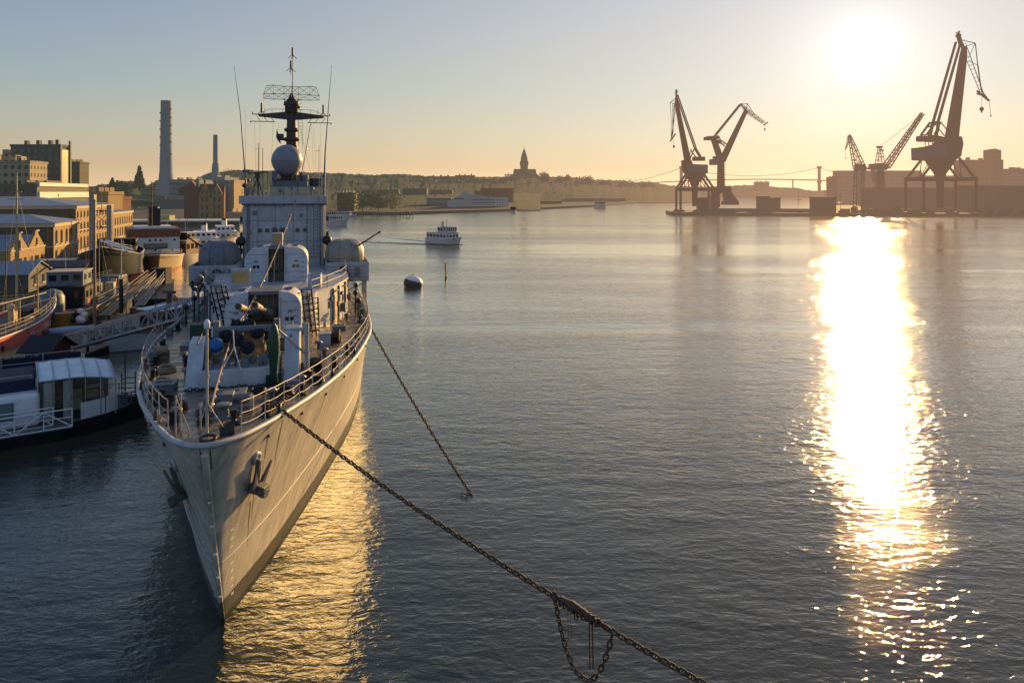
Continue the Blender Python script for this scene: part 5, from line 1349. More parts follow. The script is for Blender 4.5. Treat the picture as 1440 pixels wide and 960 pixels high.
# the biggest crane
c = CR('biggest harbour crane with a towering boom bent over at the top right', 400, 1322)
portal(c, (1285,1359), 223, 250, 296, [(42,222),(34,230),(16,244),(10,256),(9,292)], 9)
g = MB(w=True); c.poly(g,[(1289.5,207.5),(1300,205),(1321,204),(1323,225),(1312,226),(1290,225)],-6,6); c.part(g,'machine_house', M_CRB, .3)
g = MB(w=True); c.poly(g,[(1319,201),(1328,192),(1345,193),(1347,203),(1344,220),(1336,226),(1322,224)],-5,5); c.part(g,'boom_foot', M_CR, .5)
g = MB(w=True); g.tube(c.p(1290,195.5),c.p(1308,195.5),4.2*c.k(),n=18); c.poly(g,[(1305,191.5),(1330,195),(1330,199.5),(1305,199.5)],-3,3); c.part(g,'counterweight', M_CR)
g = MB(w=True)
for x,y in ((1308,178),(1306,192)): g.beam(c.p(x,y,-3), c.p(x,y,3), .8, .8)
for d_ in (-3,3):
    c.bar(g,(1299,190),(1312,172),2.4,d_); c.bar(g,(1312,192),(1316,172),3.2,d_); c.bar(g,(1318,172),(1332,190),1.1,d_); c.bar(g,(1304,191),(1320,193),1.6,d_); c.bar(g,(1318,174),(1309,190),1.4,d_)
for x in (1301,1306,1311,1316,1321): c.bar(g,(x,199),(x,205),.8)
for x,y in ((1299,190),(1312,172),(1332,190),(1316,174)): g.tube(c.p(x,y,-3), c.p(x,y,3), .35, n=6)
c.part(g,'rocker_frame', M_CR)
g = MB(w=True); c.tap(g,(1338,196),(1354.5,80),15,8.5,10,6); c.tap(g,(1354.5,80),(1356,66),8.5,6,6,4); c.part(g,'main_boom', M_CR, .3)
g = MB(w=True)
for d_ in (-2.4,2.4): c.tap(g,(1315,174),(1348,58),3.4,2.6,2,2,d_)
c.part(g,'back_strut', M_CR)
g = MB(w=True); c.bar(g,(1347,48),(1351,62),4.2); c.bar(g,(1344,46),(1352,50),1.2); c.bar(g,(1343.5,52),(1350,44),1.0); c.bar(g,(1350,58),(1357,72),3.4); c.bar(g,(1348,44),(1349,50),1.5); c.part(g,'sheave_head', M_CR)
g = MB(w=True)
c.lattice(g,(1357,70),(1381,131),(1354,62),(1379,127),11,.17,2.4)
c.bar(g,(1350,56),(1371.5,61),.9); c.bar(g,(1356,66),(1371.5,61),.9); c.bar(g,(1371.5,61),(1375,92),.9); c.bar(g,(1375,92),(1380,128),1.2); c.bar(g,(1362,86),(1375,92),.6); c.bar(g,(1371.5,61),(1362,82),.6); c.bar(g,(1374,128),(1391,142),2.2); c.bar(g,(1374,132),(1383,134),2.2); c.bar(g,(1380,128),(1388,138),1.4)
c.part(g,'fly_jib', M_CRD)
hook(c, 1380.5, 153.5, 2.8, line_from=(1381,134)); hook(c, 1393.3, 163, 1.0, line_from=(1391,143))
for (px, py, Y, lb) in ((1128,262,300*2,'lit'),):
    pass
g = MB(); a = P(1123,285,1000); g.tube((a.x,a.y,0),(a.x,a.y,22),.5,.25,6); g.box(a.x-4,a.x+4,a.y-1,a.y+1,3,4.2); simple('beacon_mast', 'thin beacon mast standing in the channel behind the pier', 'beacon', g, M_CRD)
# ------------------------------------------------------------------ vessels
def bw(u, full=.6, stern=.72):
    if u < .22: return stern + (1-stern)*math.sin(u/.22*math.pi/2)
    if u <= full: return 1.0
    return max(0.0, 1-((u-full)/(1-full))**2.1)
def hull_of(t, L_, B, fb, sheer, m, boot=None, rake=.10, full=.6, stern=.72, deckm=None, bulw=.5, boot_h=.5):
    """local: bow at +y end; returns deck height function"""
    n_ = 22
    def dk(u): return fb + sheer*max(0,(u-.45)/.55)**2 + sheer*.25*max(0,(.3-u)/.3)**2
    def ring(side, u, lv):
        y = (u-.5)*L_; f = lv
        b_ = B/2*bw(u, full, stern); nar = .55 + .45*f if u > .5 else .85+.15*f
        k = (u-.5)/.5 if u > .5 else 0
        b_ *= 1 - (1-nar)*k
        y += L_*rake*(f-1)*max(0,(u-.7)/.3)
        return Vector((side*b_, y, -.6 + (dk(u)+.6)*f))
    LV = [0,.15,.3,.5,.7,.85,1]
    g = MB()
    us = [i/n_ for i in range(n_+1)]
    for sd in (1,-1): g.loft([[ring(sd,u,l) for l in LV] for u in us], False, False, True)
    a = [ring(1,0,l) for l in LV]; b_ = [ring(-1,0,l) for l in LV]; k = len(LV)
    g.add(a+b_, [(i,i+1,k+i+1,k+i) for i in range(k-1)])
    hu = g.build('hull', m, t, recalc=True)
    if boot:
        g = MB()
        for sd in (1,-1):
            l = []
            for u in us:
                q = [ring(sd,u,l_) for l_ in (0,.15,.3,.5)]
                # band just proud of the hull, near the water
                def at(z):
                    for p0,p1 in zip(q,q[1:]):
                        if p0.z <= z <= p1.z: return p0.lerp(p1,(z-p0.z)/(p1.z-p0.z))
                    return q[-1]
                l.append([at(-.3)*1 + Vector((sd*.03,0,0)), at(boot_h)+Vector((sd*.03,0,0))])
            g.loft(l, False, False, True)
        g.build('boot_stripe', boot, hu, recalc=False)
    g = MB(); vs = []; 
    for u in us:
        for q in (-1,-.5,0,.5,1): p = ring(1,u,1); vs.append((p.x*q*.97, p.y, dk(u)-bulw))
    g.add(vs, [(i*5+j,i*5+j+1,i*5+j+6,i*5+j+5) for i in range(n_) for j in range(4)]); g.build('deck', deckm or M_DECK2, t)
    g = MB(); g.path([ring(-1,u,1) for u in reversed(us)] + [ring(1,u,1) for u in us[1:]], .07, 6); g.build('rubbing_rail', M_WHITE if m != M_WHITEH else M_GREYD, t)
    def rail(u0,u1,h=1.0, m=M_RAIL, step=1.4):
        for sd in (1,-1):
            g = MB(); nn = max(2,int((u1-u0)*L_/step)); pp = [ring(sd,u0+(u1-u0)*i/nn,1)*1.0 for i in range(nn+1)]; pp = [Vector((p.x*.96,p.y,p.z)) for p in pp]
            for p in pp: g.tube(p,p+Vector((0,0,h)),.025,n=5)
            for hh in (.35,.7,1): g.path([p+Vector((0,0,h*hh)) for p in pp],.02,4)
            g.build('railing', m, t)
    return dk, ring, rail
M_DECK2 = mat('worn timber deck', (.16,.115,.07), .6, var=.3, scale=1.2, haze=False, bump=.2)
M_WHITEH = mat('white hull paint', (.68,.67,.64), .4, var=.1, scale=.8, dirt=((.30,.20,.12), .66))
M_PINK = mat('sun bleached red hull paint', (.74,.18,.13), .5, var=.2, scale=1.2, dirt=((.28,.12,.08), .6))
M_NAVY = mat('navy blue canvas', (.012,.014,.045), .7, var=.25, scale=2)
M_OCHRE = mat('ochre hull paint', (.34,.22,.045), .6, var=.3, scale=1.0, dirt=((.10,.08,.03), .55))
M_DKGRN = mat('dark green black hull', (.028,.034,.026), .5, var=.3, scale=.8, dirt=((.08,.07,.03), .6))
M_ORANGE = mat('orange red boot paint', (.52,.17,.08), .6, var=.25, scale=1.5)
M_BEIGEH = mat('cream hull paint', (.50,.40,.27), .5, var=.15, scale=.8, dirt=((.3,.16,.08), .62))
M_BROWN = mat('brown superstructure paint', (.20,.085,.035), .5, var=.2, scale=1)
M_WOOD = mat('varnished wood cabin', (.17,.07,.025), .35, var=.25, scale=2.5, stretch=(1,1,4))
M_CANW = mat('translucent white canvas', (.72,.78,.80), .7, var=.15, scale=1.2, bump=.3)
M_REDH = mat('dark red hut planks', (.16,.03,.02), .7, var=.25, scale=3)
M_DKROOF = mat('black felt roof', (.02,.02,.024), .8, var=.3, scale=4)
def house(t, x0,x1,y0,y1,z0,z1, m, name='deck_house', nwx=0, nwy=0, port=False, roofm=None, wz=(.45,.8), ov=.12, bev=.04):
    g = MB(); g.box(x0,x1,y0,y1,z0,z1); h = g.build(name, m, t, bevel=bev)
    if roofm:
        g = MB(); g.box(x0-ov,x1+ov,y0-ov,y1+ov,z1+.003,z1+.10); g.build('roof', roofm, h)
    H = z1-z0
    for (n_, ax) in ((nwx,'x'),(nwy,'y')):
        for i in range(n_):
            for side in (0,1):
                g = MB(); zc0, zc1 = z0+H*wz[0], z0+H*wz[1]
                if ax == 'x':   # windows on the faces across the ship (facing +-y)
                    c = x0+(x1-x0)*(i+.5)/n_; w_ = min((x1-x0)/n_*.3,.45); yy = y0 if side == 0 else y1
                    if port: g.lathe([(w_*.6,-.02),(w_*.6,.03)],(0,0,0),12,False,True,Matrix.Translation((c,yy,(zc0+zc1)/2)) @ Matrix.Rotation(R(90 if side==0 else -90),4,'X'))
                    else: g.box(c-w_,c+w_,yy-.03,yy+.03,zc0,zc1)
                else:
                    c = y0+(y1-y0)*(i+.5)/n_; w_ = min((y1-y0)/n_*.3,.45); xx = x0 if side == 0 else x1
                    if port: g.lathe([(w_*.6,-.02),(w_*.6,.03)],(0,0,0),12,False,True,Matrix.Translation((xx,c,(zc0+zc1)/2)) @ Matrix.Rotation(R(-90 if side==0 else 90),4,'Y'))
                    else: g.box(xx-.03,xx+.03,c-w_,c+w_,zc0,zc1)
                g.build('window', M_WIN, h)
    return h
def mastpole(t, x, y, z0, z1, r=.09, yards=(), m=None, name='mast', stays=()):
    g = MB(); g.tube((x,y,z0),(x,y,z1),r,r*.6,8)
    for z, hw in yards: g.tube((x-hw,y,z),(x+hw,y,z),r*.35,n=5)
    for s_ in stays: g.tube((x,y,z1-.3),s_,.014,n=4)
    return g.build(name, m or M_MAST, t)
def funnel(t, x, y, z0, z1, r, m, cap=None, sc=1.5):
    g = MB(); M = Matrix.Diagonal((1,sc,1,1)); g.lathe([(r,0),(r*.96,z1-z0-.5)],(x,y,z0),18,True,True,M); o = g.build('funnel', m, t)
    g = MB(); g.lathe([(r*1.0,0),(r*1.0,.5),(r*.8,.5),(r*.8,.3)],(x,y,z1-.5+.003),18,True,True,M); g.build('funnel_cap', cap or M_BLK, o)

# -- restaurant barge with canvas shelter, nearest vessel on the left
BG = thing('canopy_barge', 'white cabin barge with a pale arched canvas shelter and dark hull at the left edge', 'barge', (-23.4,45.2,0), R(35))
M_HB = mat('black barge hull', (.016,.016,.016), .6, var=.4, scale=1.5, dirt=((.05,.035,.02), .6))
g = MB(); 
pl = [(-20,0),(-4.2,0),(-1.6,.9),(1.1,2.6),(-.6,4.6),(-4,5.6),(-20,5.6)]
rg = []
for z, k in ((-.4,.90),(.15,.94),(.6,.985),(1.0,1.0)): rg.append([Vector((-9+(x+9)*k if x > -9 else x, 2.8+(y-2.8)*k, z + (.35*max(0,(x+4)/5)**1.5 if z > .5 else 0))) for x,y in pl])
g.loft(rg); g.build('hull', M_HB, BG, bevel=.05)
g = MB(); g.prism([(-20,.12),(-4.3,.12),(-1.8,1.0),(.4,2.6),(-.8,4.4),(-4,5.45),(-20,5.45)], 1.03, 1.07); g.build('deck', M_DECK2, BG)
house(BG,-20,-5.5,.35,5.0,1.07,3.05,M_WHITE,'cabin',0,0,bev=.25)
for x in (-7.7,-11.2,-14.6):
    g = MB(); g.box(x-.85,x+.85,.30,.36,1.75,2.62); wn = g.build('cabin_window', mat('green tinted cabin glass', (.10,.16,.17), .1, spec=.7, var=.1), BG, bevel=.15)
    g = MB()
    for (a,b_,c_,d_) in ((-.92,.92,1.68,1.75),(-.92,.92,2.62,2.69),(-.92,-.85,1.75,2.62),(.85,.92,1.75,2.62)): g.box(x+a,x+b_,.28,.37,c_,d_)
    g.build('frame', M_GREYD, wn)
g = MB(); g.box(-20,-5.7,1.3,5.2,3.06,3.75); g.build('navy_awning', M_NAVY, BG, bevel=.08)
g = MB()
for z in (3.95,): g.tube((-20,1.4,z),(-5.9,1.4,z),.035,n=6)
for i in range(7): g.tube((-5.9-2.2*i,1.4,3.7),(-5.9-2.2*i,1.4,3.97),.03,n=6)
g.build('roof_railing', M_RAIL, BG)
# canvas shelter: arched roof running along x
cx0, cx1, cy0, cy1 = -5.6, -1.5, .7, 5.3
def roofz(v, u=0): return 3.50 + .52*math.sin(math.pi*(.08+.62*v)) - 1.0*max(0,u-.45)**1.6
g = MB(); nv, nu = 14, 10; vs = []
for i in range(nu+1):
    for j in range(nv+1):
        u, v = i/nu, j/nv; sag = .04*math.sin(u*math.pi*5)**2
        vs.append((cx0+(cx1-cx0)*u, cy0+(cy1-cy0)*v, roofz(v,u)-sag))
g.add(vs, [(i*(nv+1)+j,(i+1)*(nv+1)+j,(i+1)*(nv+1)+j+1,i*(nv+1)+j+1) for i in range(nu) for j in range(nv)], True)
cn = g.build('canopy', M_CANW, BG, recalc=False)
sm = cn.modifiers.new('thick','SOLIDIFY'); sm.thickness = .02
g = MB()
for i in range(6):
    x = cx0+(cx1-cx0)*i/5; g.path([(x, cy0+(cy1-cy0)*j/12, roofz(j/12,i/5)+.035) for j in range(13)], .032, 5)

for v_, y_ in ((0,cy0-.02),(1,cy1)): g.path([(cx0+(cx1-cx0)*k/10,y_,roofz(v_,k/10)) for k in range(11)],.04,5)
g.build('canopy_frame', M_GREY, BG)
g = MB()
for i in range(6):
    x = cx0+(cx1-cx0)*i/5; g.tube((x,cy0,1.05),(x,cy0,roofz(0,i/5)),.035,n=6); g.tube((x,cy1,1.05),(x,cy1,roofz(1,i/5)),.035,n=6)
g.build('canopy_post', M_RAIL, BG)
for bb in ((-5.3,-4.85,cy0+.1,cy0+.13,1.1,3.5),(-4.3,-3.8,cy0+.1,cy0+.13,1.1,3.5),(cx0,cx1,cy1-.05,cy1-.02,1.1,2.9),(-5.6,-4.7,cy0+1.5,cy0+1.6,1.1,3.2)): MB().box(*bb).build('canvas_curtain', mat('grey canvas curtain', (.36,.34,.30), .85, var=.3, scale=2, bump=.4, stretch=(4,4,.6)), BG)
g = MB(); g.box(-3.05,-2.35,1.3,1.7,1.08,1.95); g.lathe([(.35,0),(.35,.05)],(-2.7,1.5,2.0),12,True,True); g.tube((-3.1,1.5,1.1),(-3.05,1.5,2.6),.035,n=6); g.tube((-2.3,1.5,1.1),(-2.35,1.5,2.6),.035,n=6); g.tube((-3.05,1.5,2.6),(-2.35,1.5,2.6),.035,n=6); g.build('helm_seat', M_BLK, BG)
g = MB()
for (a,b_) in (((-3.4,.30),(-2.1,.85)),((-2.0,.9),(-1.35,1.35)),):
    A_, B_ = Vector((*a,1.1)), Vector((*b_,1.1)); d = (B_-A_); nn = Vector((-d.y,d.x,0)).normalized()*.03
    g.loft([[A_-nn,B_-nn,B_+nn,A_+nn],[p+Vector((0,0,1.0)) for p in (A_-nn,B_-nn,B_+nn,A_+nn)]])
g.build('bulwark_panel', M_WHITE, BG)
# white truss boarding rail along its side
g = MB()
def truss_rail(g, a, b_, h, n_, r=.03):
    a, b_ = Vector(a), Vector(b_); up = Vector((0,0,h))
    g.tube(a,b_,r,n=6); g.tube(a+up,b_+up,r*1.2,n=6); g.tube(a+up*.55,b_+up*.55,r*.7,n=5)
    for i in range(n_+1): g.tube(a.lerp(b_,i/n_),a.lerp(b_,i/n_)+up,r,n=5)
    for i in range(n_):
        p,q = a.lerp(b_,i/n_), a.lerp(b_,(i+1)/n_)
        if i%2: p,q = q,p
        g.tube(p,q+up,r*1.1,n=5)
GW = thing('boarding_gangway', 'small white trussed gangway lying along the near side of the canopy barge', 'gangway', (-26.2,42.4,.5), R(30))
truss_rail(g, (-14,-.55,.35),(0,-.55,.7),1.05,10,.035); truss_rail(g, (-14,.25,.35),(-1.0,.25,.7),1.05,10,.03)
g.build('truss', M_WHITE, GW)
g = MB(); g.prismy([(-14,.25),(0,.6),(0,.68),(-14,.33)],-.5,.2); g.build('walkway', M_GREYD, GW)
# clutter on the barge bow
g = MB()
for k in range(5): g.tube((-.9,3.2,1.3+.32*k),(-.1,3.0,1.3+.32*k),.03,n=5)
for x in (-.9,-.1): g.tube((x,3.1,1.1),(x,3.1,3.0),.035,n=5)
g.tube((-.2,2.3,1.2),(.9,2.7,2.0),.05,n=6); g.box(-.6,.2,2.0,2.6,1.2,1.6); g.tube((-.6,4.0,1.1),(-.6,4.0,3.9),.04,n=6); g.ball((.2,2.9,1.9),.3,8,6); g.tube((.9,2.6,1.4),(2.0,3.2,1.9),.04,n=6); g.tube((.9,2.6,1.0),(2.0,3.2,1.5),.04,n=6)
g.build('bow_gear', M_BLK, BG)
g = MB(w=True); a = P(183,577,44.9)
for (dx,sg) in ((0,.5),(.25,.8)): g.path(sagline(a+Vector((dx,.3,0)), P(204,575,46.5)+Vector((0,.2*dx,.0)), sg*.6, 10), .02, 4)
g.build('mooring_line', M_BLK, BG)
MB(w=True).path(sagline(P(100,590,43), P(240,637,43), .3, 12)[:0] or [P(-20,660,38),P(60,652,39)], .01, 4)

g = MB()
for (x,y) in ((-1.2,1.2),(-.5,1.8),(.1,2.3),(-.9,4.6),(-2.2,5.2),(-3.4,5.35)):
    g.tube((x,y,1.1),(x,y,2.0),.03,n=5)
g.path([(-1.25,1.15,1.95),(-.5,1.8,1.95),(.1,2.3,1.98),(.6,2.7,2.0)],.025,5); g.path([(-.9,4.6,1.95),(-2.2,5.2,1.95),(-5,5.4,1.95)],.025,5)
g.build('bow_railing', M_GREYD, BG)
for (x,y,s_) in ((-2.4,3.6,.5),(-3.6,3.0,.45),(-4.4,4.0,.5)):
    g = MB(); g.box(x-s_,x+s_,y-s_*.7,y+s_*.7,1.07,1.07+.75); g.box(x-s_,x+s_,y+s_*.5,y+s_*.7,1.8,2.3); g.build('bench', M_TAN, BG, bevel=.02)
# -- navy hulled houseboat behind the barge
NB = thing('navy_houseboat', 'navy blue canvas sided houseboat with white railings behind the canopy barge', 'houseboat', (-33.2,49.8,-.75), R(33))
g = MB(); g.box(-24,3.0,0,4.6,-.4,2.4); g.build('hull', M_HB, NB, bevel=.15)
house(NB,-24,2.6,.35,4.2,2.4,3.25,M_NAVY,'side_screen',0,0,bev=.05)
g = MB(); g.box(-24,2.9,.15,4.5,3.26,3.36); g.build('deck_edge', M_TAN, NB)
g = MB()
for i in range(10): g.tube((2.7-2.4*i,.3,3.3),(2.7-2.4*i,.3,4.35),.04,n=6)
for z in (3.8,4.35): g.tube((-22,.3,z),(2.7,.3,z),.035,n=6)
g.build('railing', M_RAIL, NB)
g = MB(); g.box(-22,2.6,.36,.40,3.42,4.2); g.build('canvas_screen', M_NAVY, NB)
g = MB(); g.box(-3.4,-.2,.9,1.5,3.36,3.75); o = g.build('planter', M_NAVY, NB)
rnd = random.Random(3); g = MB()
for _ in range(60):
    c = Vector((rnd.uniform(-3.3,-.3),rnd.uniform(.95,1.45),3.8+rnd.random()*.35)); a1 = Vector((rnd.uniform(-1,1),rnd.uniform(-1,1),rnd.uniform(-1,1)))*.09; a2=a1.orthogonal().normalized()*.07; g.add([c-a1,c+a2,c+a1,c-a2],[(0,1,2,3)])
g.build('foliage', mat('planter leaves', (.07,.08,.02), .8, var=.5), o, recalc=False)

# -- pontoon with wooden deck, red hut, poles
t = thing('timber_pontoon', 'long timber decked pontoon between the red ship and the white motor boat', 'pontoon', (-41.8,54,0), R(-1))
g = MB(); g.box(-3.6,4.2,-3,41,-.5,.72); g.box(4.2,7.2,-2.5,6,-.5,.72); g.build('float', M_HB, t, bevel=.08)
g = MB(); g.box(-3.7,4.3,-3.1,41.1,.725,.86); g.box(4.3,7.3,-2.6,6.1,.725,.86); g.build('planking', mat('pontoon planks', (.20,.14,.08), .65, var=.3, scale=2, bump=.3, stretch=(.4,6,1)), t)
for y in (1,9,17,25,33,40):
    for x in (4.1,-3.5): MB().tube((x,y,.8),(x,y,1.35),.12,n=8).build('mooring_post', M_BLK, t)
HT = thing('red_hut', 'small dark red hut with black roof and a round lifebuoy on its wall', 'hut', (P(53,270,56).x,56,.86), R(-4))
g = MB(); g.box(-1.15,1.15,0,2.2,0,1.75); g.prismx([(0,1.75),(2.2,1.75),(1.1,2.5)],-1.15,1.15); w_ = g.build('wall', M_REDH, HT)
g = MB(); 
g.add([(-1.45,-.45,1.6),(1.45,-.45,1.6),(1.45,1.1,2.65),(-1.45,1.1,2.65),(1.45,2.65,1.6),(-1.45,2.65,1.6),(-1.45,-.45,1.5),(1.45,-.45,1.5),(1.45,2.65,1.5),(-1.45,2.65,1.5),(1.45,1.1,2.55),(-1.45,1.1,2.55)],[(0,1,2,3),(3,2,4,5),(7,6,11,10),(10,11,9,8),(0,6,7,1),(5,4,8,9),(1,7,10,2),(2,10,8,4),(0,3,11,6),(3,5,9,11)])
g.build('roof', M_DKROOF, HT)
g = MB(); g.torus((.0,-.07,1.0),.26,.07,Matrix.Rotation(R(90),4,'X'),18,8); g.build('lifebuoy', M_WHITE, HT)
g = MB(); g.box(-1.1,-.45,-.06,-.01,.7,1.4); o = g.build('notice_board', M_WHITE, HT); g = MB(); g.box(-1.02,-.53,-.075,-.062,.8,1.32); g.build('notice_picture', M_NAVY, o)
g = MB(); g.box(.35,.95,-.06,-.01,.1,1.5); g.tube((.5,-.12,1.0),(1.1,-.12,1.6),.04,n=6); g.build('door', M_WOOD, HT)
def pole(label, px, py0, py1, Y, r, m, lower=None, name='flagpole', yards=(), stays=False):
    c = P(px, py0, Y); top = P(px, py1, Y); t = thing(name, label, 'mast', c)
    H = top.z-c.z; g = MB(); g.tube((0,0,0),(0,0,H),r,r*.55,8)
    for z, hw in yards: g.tube((-hw,0,z),(hw,0,z),r*.35,n=5)
    g.ball((0,0,H),r*.9,6,4)
    if stays:
        for dx in (-2.0,2.0): g.tube((0,0,H*.92),(dx,.8,0),.013,n=4)
    s_ = g.build('shaft', m, t)
    if lower: g = MB(); g.tube((0,0,0),(0,0,lower),r*2.4,r*2.3,10); g.build('sleeve', M_BLK, t)
    return t
pole('tall reddish wooden mast standing on the pontoon', 133, 456, 282, 77, .17, mat('reddish spar', (.30,.17,.10), .5, var=.2, scale=4), stays=True)
pole('white mast with a black sleeved foot beside the gangways', 170.5, 440, 338, 82, .10, M_RAIL, 3.9)
pole('thin pale pole between the white mast and the reddish mast', 139.5, 430, 345, 86, .06, M_RAIL)
pole('tall golden pole rising from the red ship at the far left', 23.5, 440, 245, 70, .12, mat('golden spar', (.42,.33,.15), .5, var=.2, scale=4), yards=((11.2,.9),(11.9,.5)), stays=True)
pole('short golden mast with small crossbars on the red ship', 53, 440, 378, 70, .08, mat('golden spar'), yards=((2.6,.35),(3.0,.35),(3.4,.35),(3.8,.35)))
# dinghy on the pontoon
t = thing('covered_dinghy', 'small dinghy under a pale blue cover lying on the pontoon', 'dinghy', (P(101,465,71).x,71,.86), R(-62))
g = MB(); rs = []
for i in range(9):
    u = i/8; w_ = .75*math.sin(math.pi*min(.97,u*.85+.12)); rs.append([Vector((w_*math.cos(a), -2+4*u, .35+.4*math.sin(a) if math.sin(a)<0 else .45+.3*math.sin(a)*(.7+.3*math.sin(3*u)))) for a in [2*math.pi*k/12 for k in range(12)]])
g.loft(rs, True, True, True); g.build('cover', mat('pale blue cover', (.30,.36,.46), .7, var=.2, scale=2, bump=.3), t)
g = MB(); g.tube((.6,-1.8,.5),(.9,-2.2,.1),.06,n=6); g.ball((.5,1.9,.5),.18,8,5); g.build('fender', M_WHITE, t)
# outboard-like heap of white sacks beside it
t = thing('white_sack_heap', 'pale sacks and dark nets piled on the pontoon edge', 'sacks', (P(112,452,77).x,77,.86))
g = MB()
for (x,y,z,r_) in ((0,0,.35,.4),(.4,.2,.8,.35),(-.1,.3,1.2,.3),(.5,-.3,.3,.3)): g.ball((x,y,z),r_,9,6,(1,1,1.1))
g.build('sack', M_WHITE, t)
g = MB()
for (x,y,z,r_) in ((-1.0,.2,.35,.55),(-1.7,-.2,.3,.45),(-.6,.5,.9,.3),(1.1,.6,.5,.4)):
    MB().ball((x,y,z),r_,8,5,(1.3,1,.9)).build('net', M_BLK, t)

# -- long truss gangway up to the warship
a, b_ = Vector((-39.2,62.5,1.1)), Vector((-23.0,53.4,6.0))
t = thing('truss_gangway', 'long grey lattice gangway climbing from the pontoon to the warship deck', 'gangway', a)
d = (b_-a); n_ = Vector((-d.y,d.x,0)).normalized()*.75
M_GANG = mat('grey aluminium truss', (.30,.32,.33), .45, metal=.3, var=.15, scale=4)
for sd in (1,-1):
    g = MB(w=True); o_ = n_*sd; up = Vector((0,0,1.25)); A_, B_ = a+o_, b_+o_
    g.beam(A_,B_,.14,.18); g.beam(A_+up,B_+up,.13,.15)
    nn = 16
    for i in range(nn+1): g.beam(A_.lerp(B_,i/nn), A_.lerp(B_,i/nn)+up, .08,.08)
    for i in range(nn):
        p,q = A_.lerp(B_,i/nn), A_.lerp(B_,(i+1)/nn)
        if i%2: p,q=q,p
        g.beam(p, q+up, .06,.06)
    g.build('truss', M_GANG, t)
g = MB(w=True); g.loft([[a-n_, a+n_, a+n_+Vector((0,0,.08)), a-n_+Vector((0,0,.08))],[b_-n_, b_+n_, b_+n_+Vector((0,0,.08)), b_-n_+Vector((0,0,.08))]]); g.build('walkway', M_GREYD, t)
g = MB(w=True); 
for sd in (1,-1): g.beam(a+n_*sd+Vector((0,0,-.9)), a+n_*sd+Vector((0,0,1.3)), .14,.14)
g.beam(b_+n_+Vector((0,0,-.2)), b_+n_+Vector((-.3,0,2.4)), .3,.12); g.beam(b_-n_+Vector((0,0,-.2)), b_-n_+Vector((-.3,0,1.6)), .2,.12)
g.build('end_frame', M_GANG, t)
# landing stage frame at the ship side
t2 = thing('landing_stage', 'grey landing platform with handrails where the gangway meets the warship', 'platform', b_)
g = MB(w=True); c = b_+Vector((.4,.5,-.15)); g.cbox(c,(3.4,3.6,.16)); g.build('platform', M_GANG, t2)
g = MB(w=True)
for dy in (-1.7,1.7):
    for h in (.6,1.15): g.tube(c+Vector((-1.6,dy,h)), c+Vector((1.6,dy,h)), .035, n=6)
    for dx in (-1.6,-.5,.5,1.6): g.tube(c+Vector((dx,dy,0)), c+Vector((dx,dy,1.15)), .035, n=6)
g.build('handrail', M_GANG, t2)
g = MB(w=True); p = c+Vector((-2.1,1.9,1.9)); g.torus(p,.42,.13,Matrix.Rotation(R(80),4,'X'),16,7); g.tube(p+Vector((0,0,-.4)), p+Vector((0,0,-2.4)), .04, n=6); g.build('tyre_fender', M_BLK, t2)
# second gangway up from the far pontoon end to the icebreaker, sunlit
def gangway(label, a, b_, w_, nn, m, h=1.05):
    t = thing('gangway', label, 'gangway', a); d = b_-a; n_ = Vector((-d.y,d.x,0)).normalized()*w_/2
    for sd in (1,-1):
        g = MB(w=True); A_, B_ = a+n_*sd, b_+n_*sd; up = Vector((0,0,h))
        g.beam(A_,B_,.10,.16)
        for q in (.5,1): g.tube(A_+up*q,B_+up*q,.035,n=6)
        for i in range(nn+1): g.tube(A_.lerp(B_,i/nn), A_.lerp(B_,i/nn)+up,.03,n=5)
        g.build('handrail', m, t)
    g = MB(w=True); g.loft([[a-n_,a+n_,a+n_+Vector((0,0,.06)),a-n_+Vector((0,0,.06))],[b_-n_,b_+n_,b_+n_+Vector((0,0,.06)),b_-n_+Vector((0,0,.06))]]); g.build('walkway', M_DECK2, t)
M_GOLD = mat('sunlit tan rail', (.45,.33,.17), .45, var=.2)  # golden sunlight is part of this rail colour
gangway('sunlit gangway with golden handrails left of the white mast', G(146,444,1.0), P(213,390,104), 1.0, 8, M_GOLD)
gangway('narrow gangway by the orange quay boards near the icebreaker', G(196,430,1.2), P(232,384,112), 1.0, 8, M_RAIL)

# -- white motor boat with varnished cabin
MBT = thing('wooden_cabin_boat', 'white hulled motor boat with a varnished wood cabin moored beside the pontoon', 'boat', (-35.4,71.0,0), R(158))
dk, ring, rail = hull_of(MBT, 12.5, 5.2, 1.45, .75, M_WHITEH, M_GREYD, rake=.10, full=.45, bulw=.35, boot_h=.10)
rail(.35,.97,.8)
house(MBT,-1.5,1.7,-4.6,.8,.9,3.3,M_WOOD,'wheelhouse',2,5,roofm=M_CANW,wz=(.45,.78))
g = MB(); g.tube((.1,-1.5,3.4),(.1,-1.5,4.9),.26,.2,12); g.box(-.7,.8,-1.65,-1.35,4.7,4.95); g.build('funnel', M_MAST, MBT); mastpole(MBT,0,.2,3.3,5.4,.05)
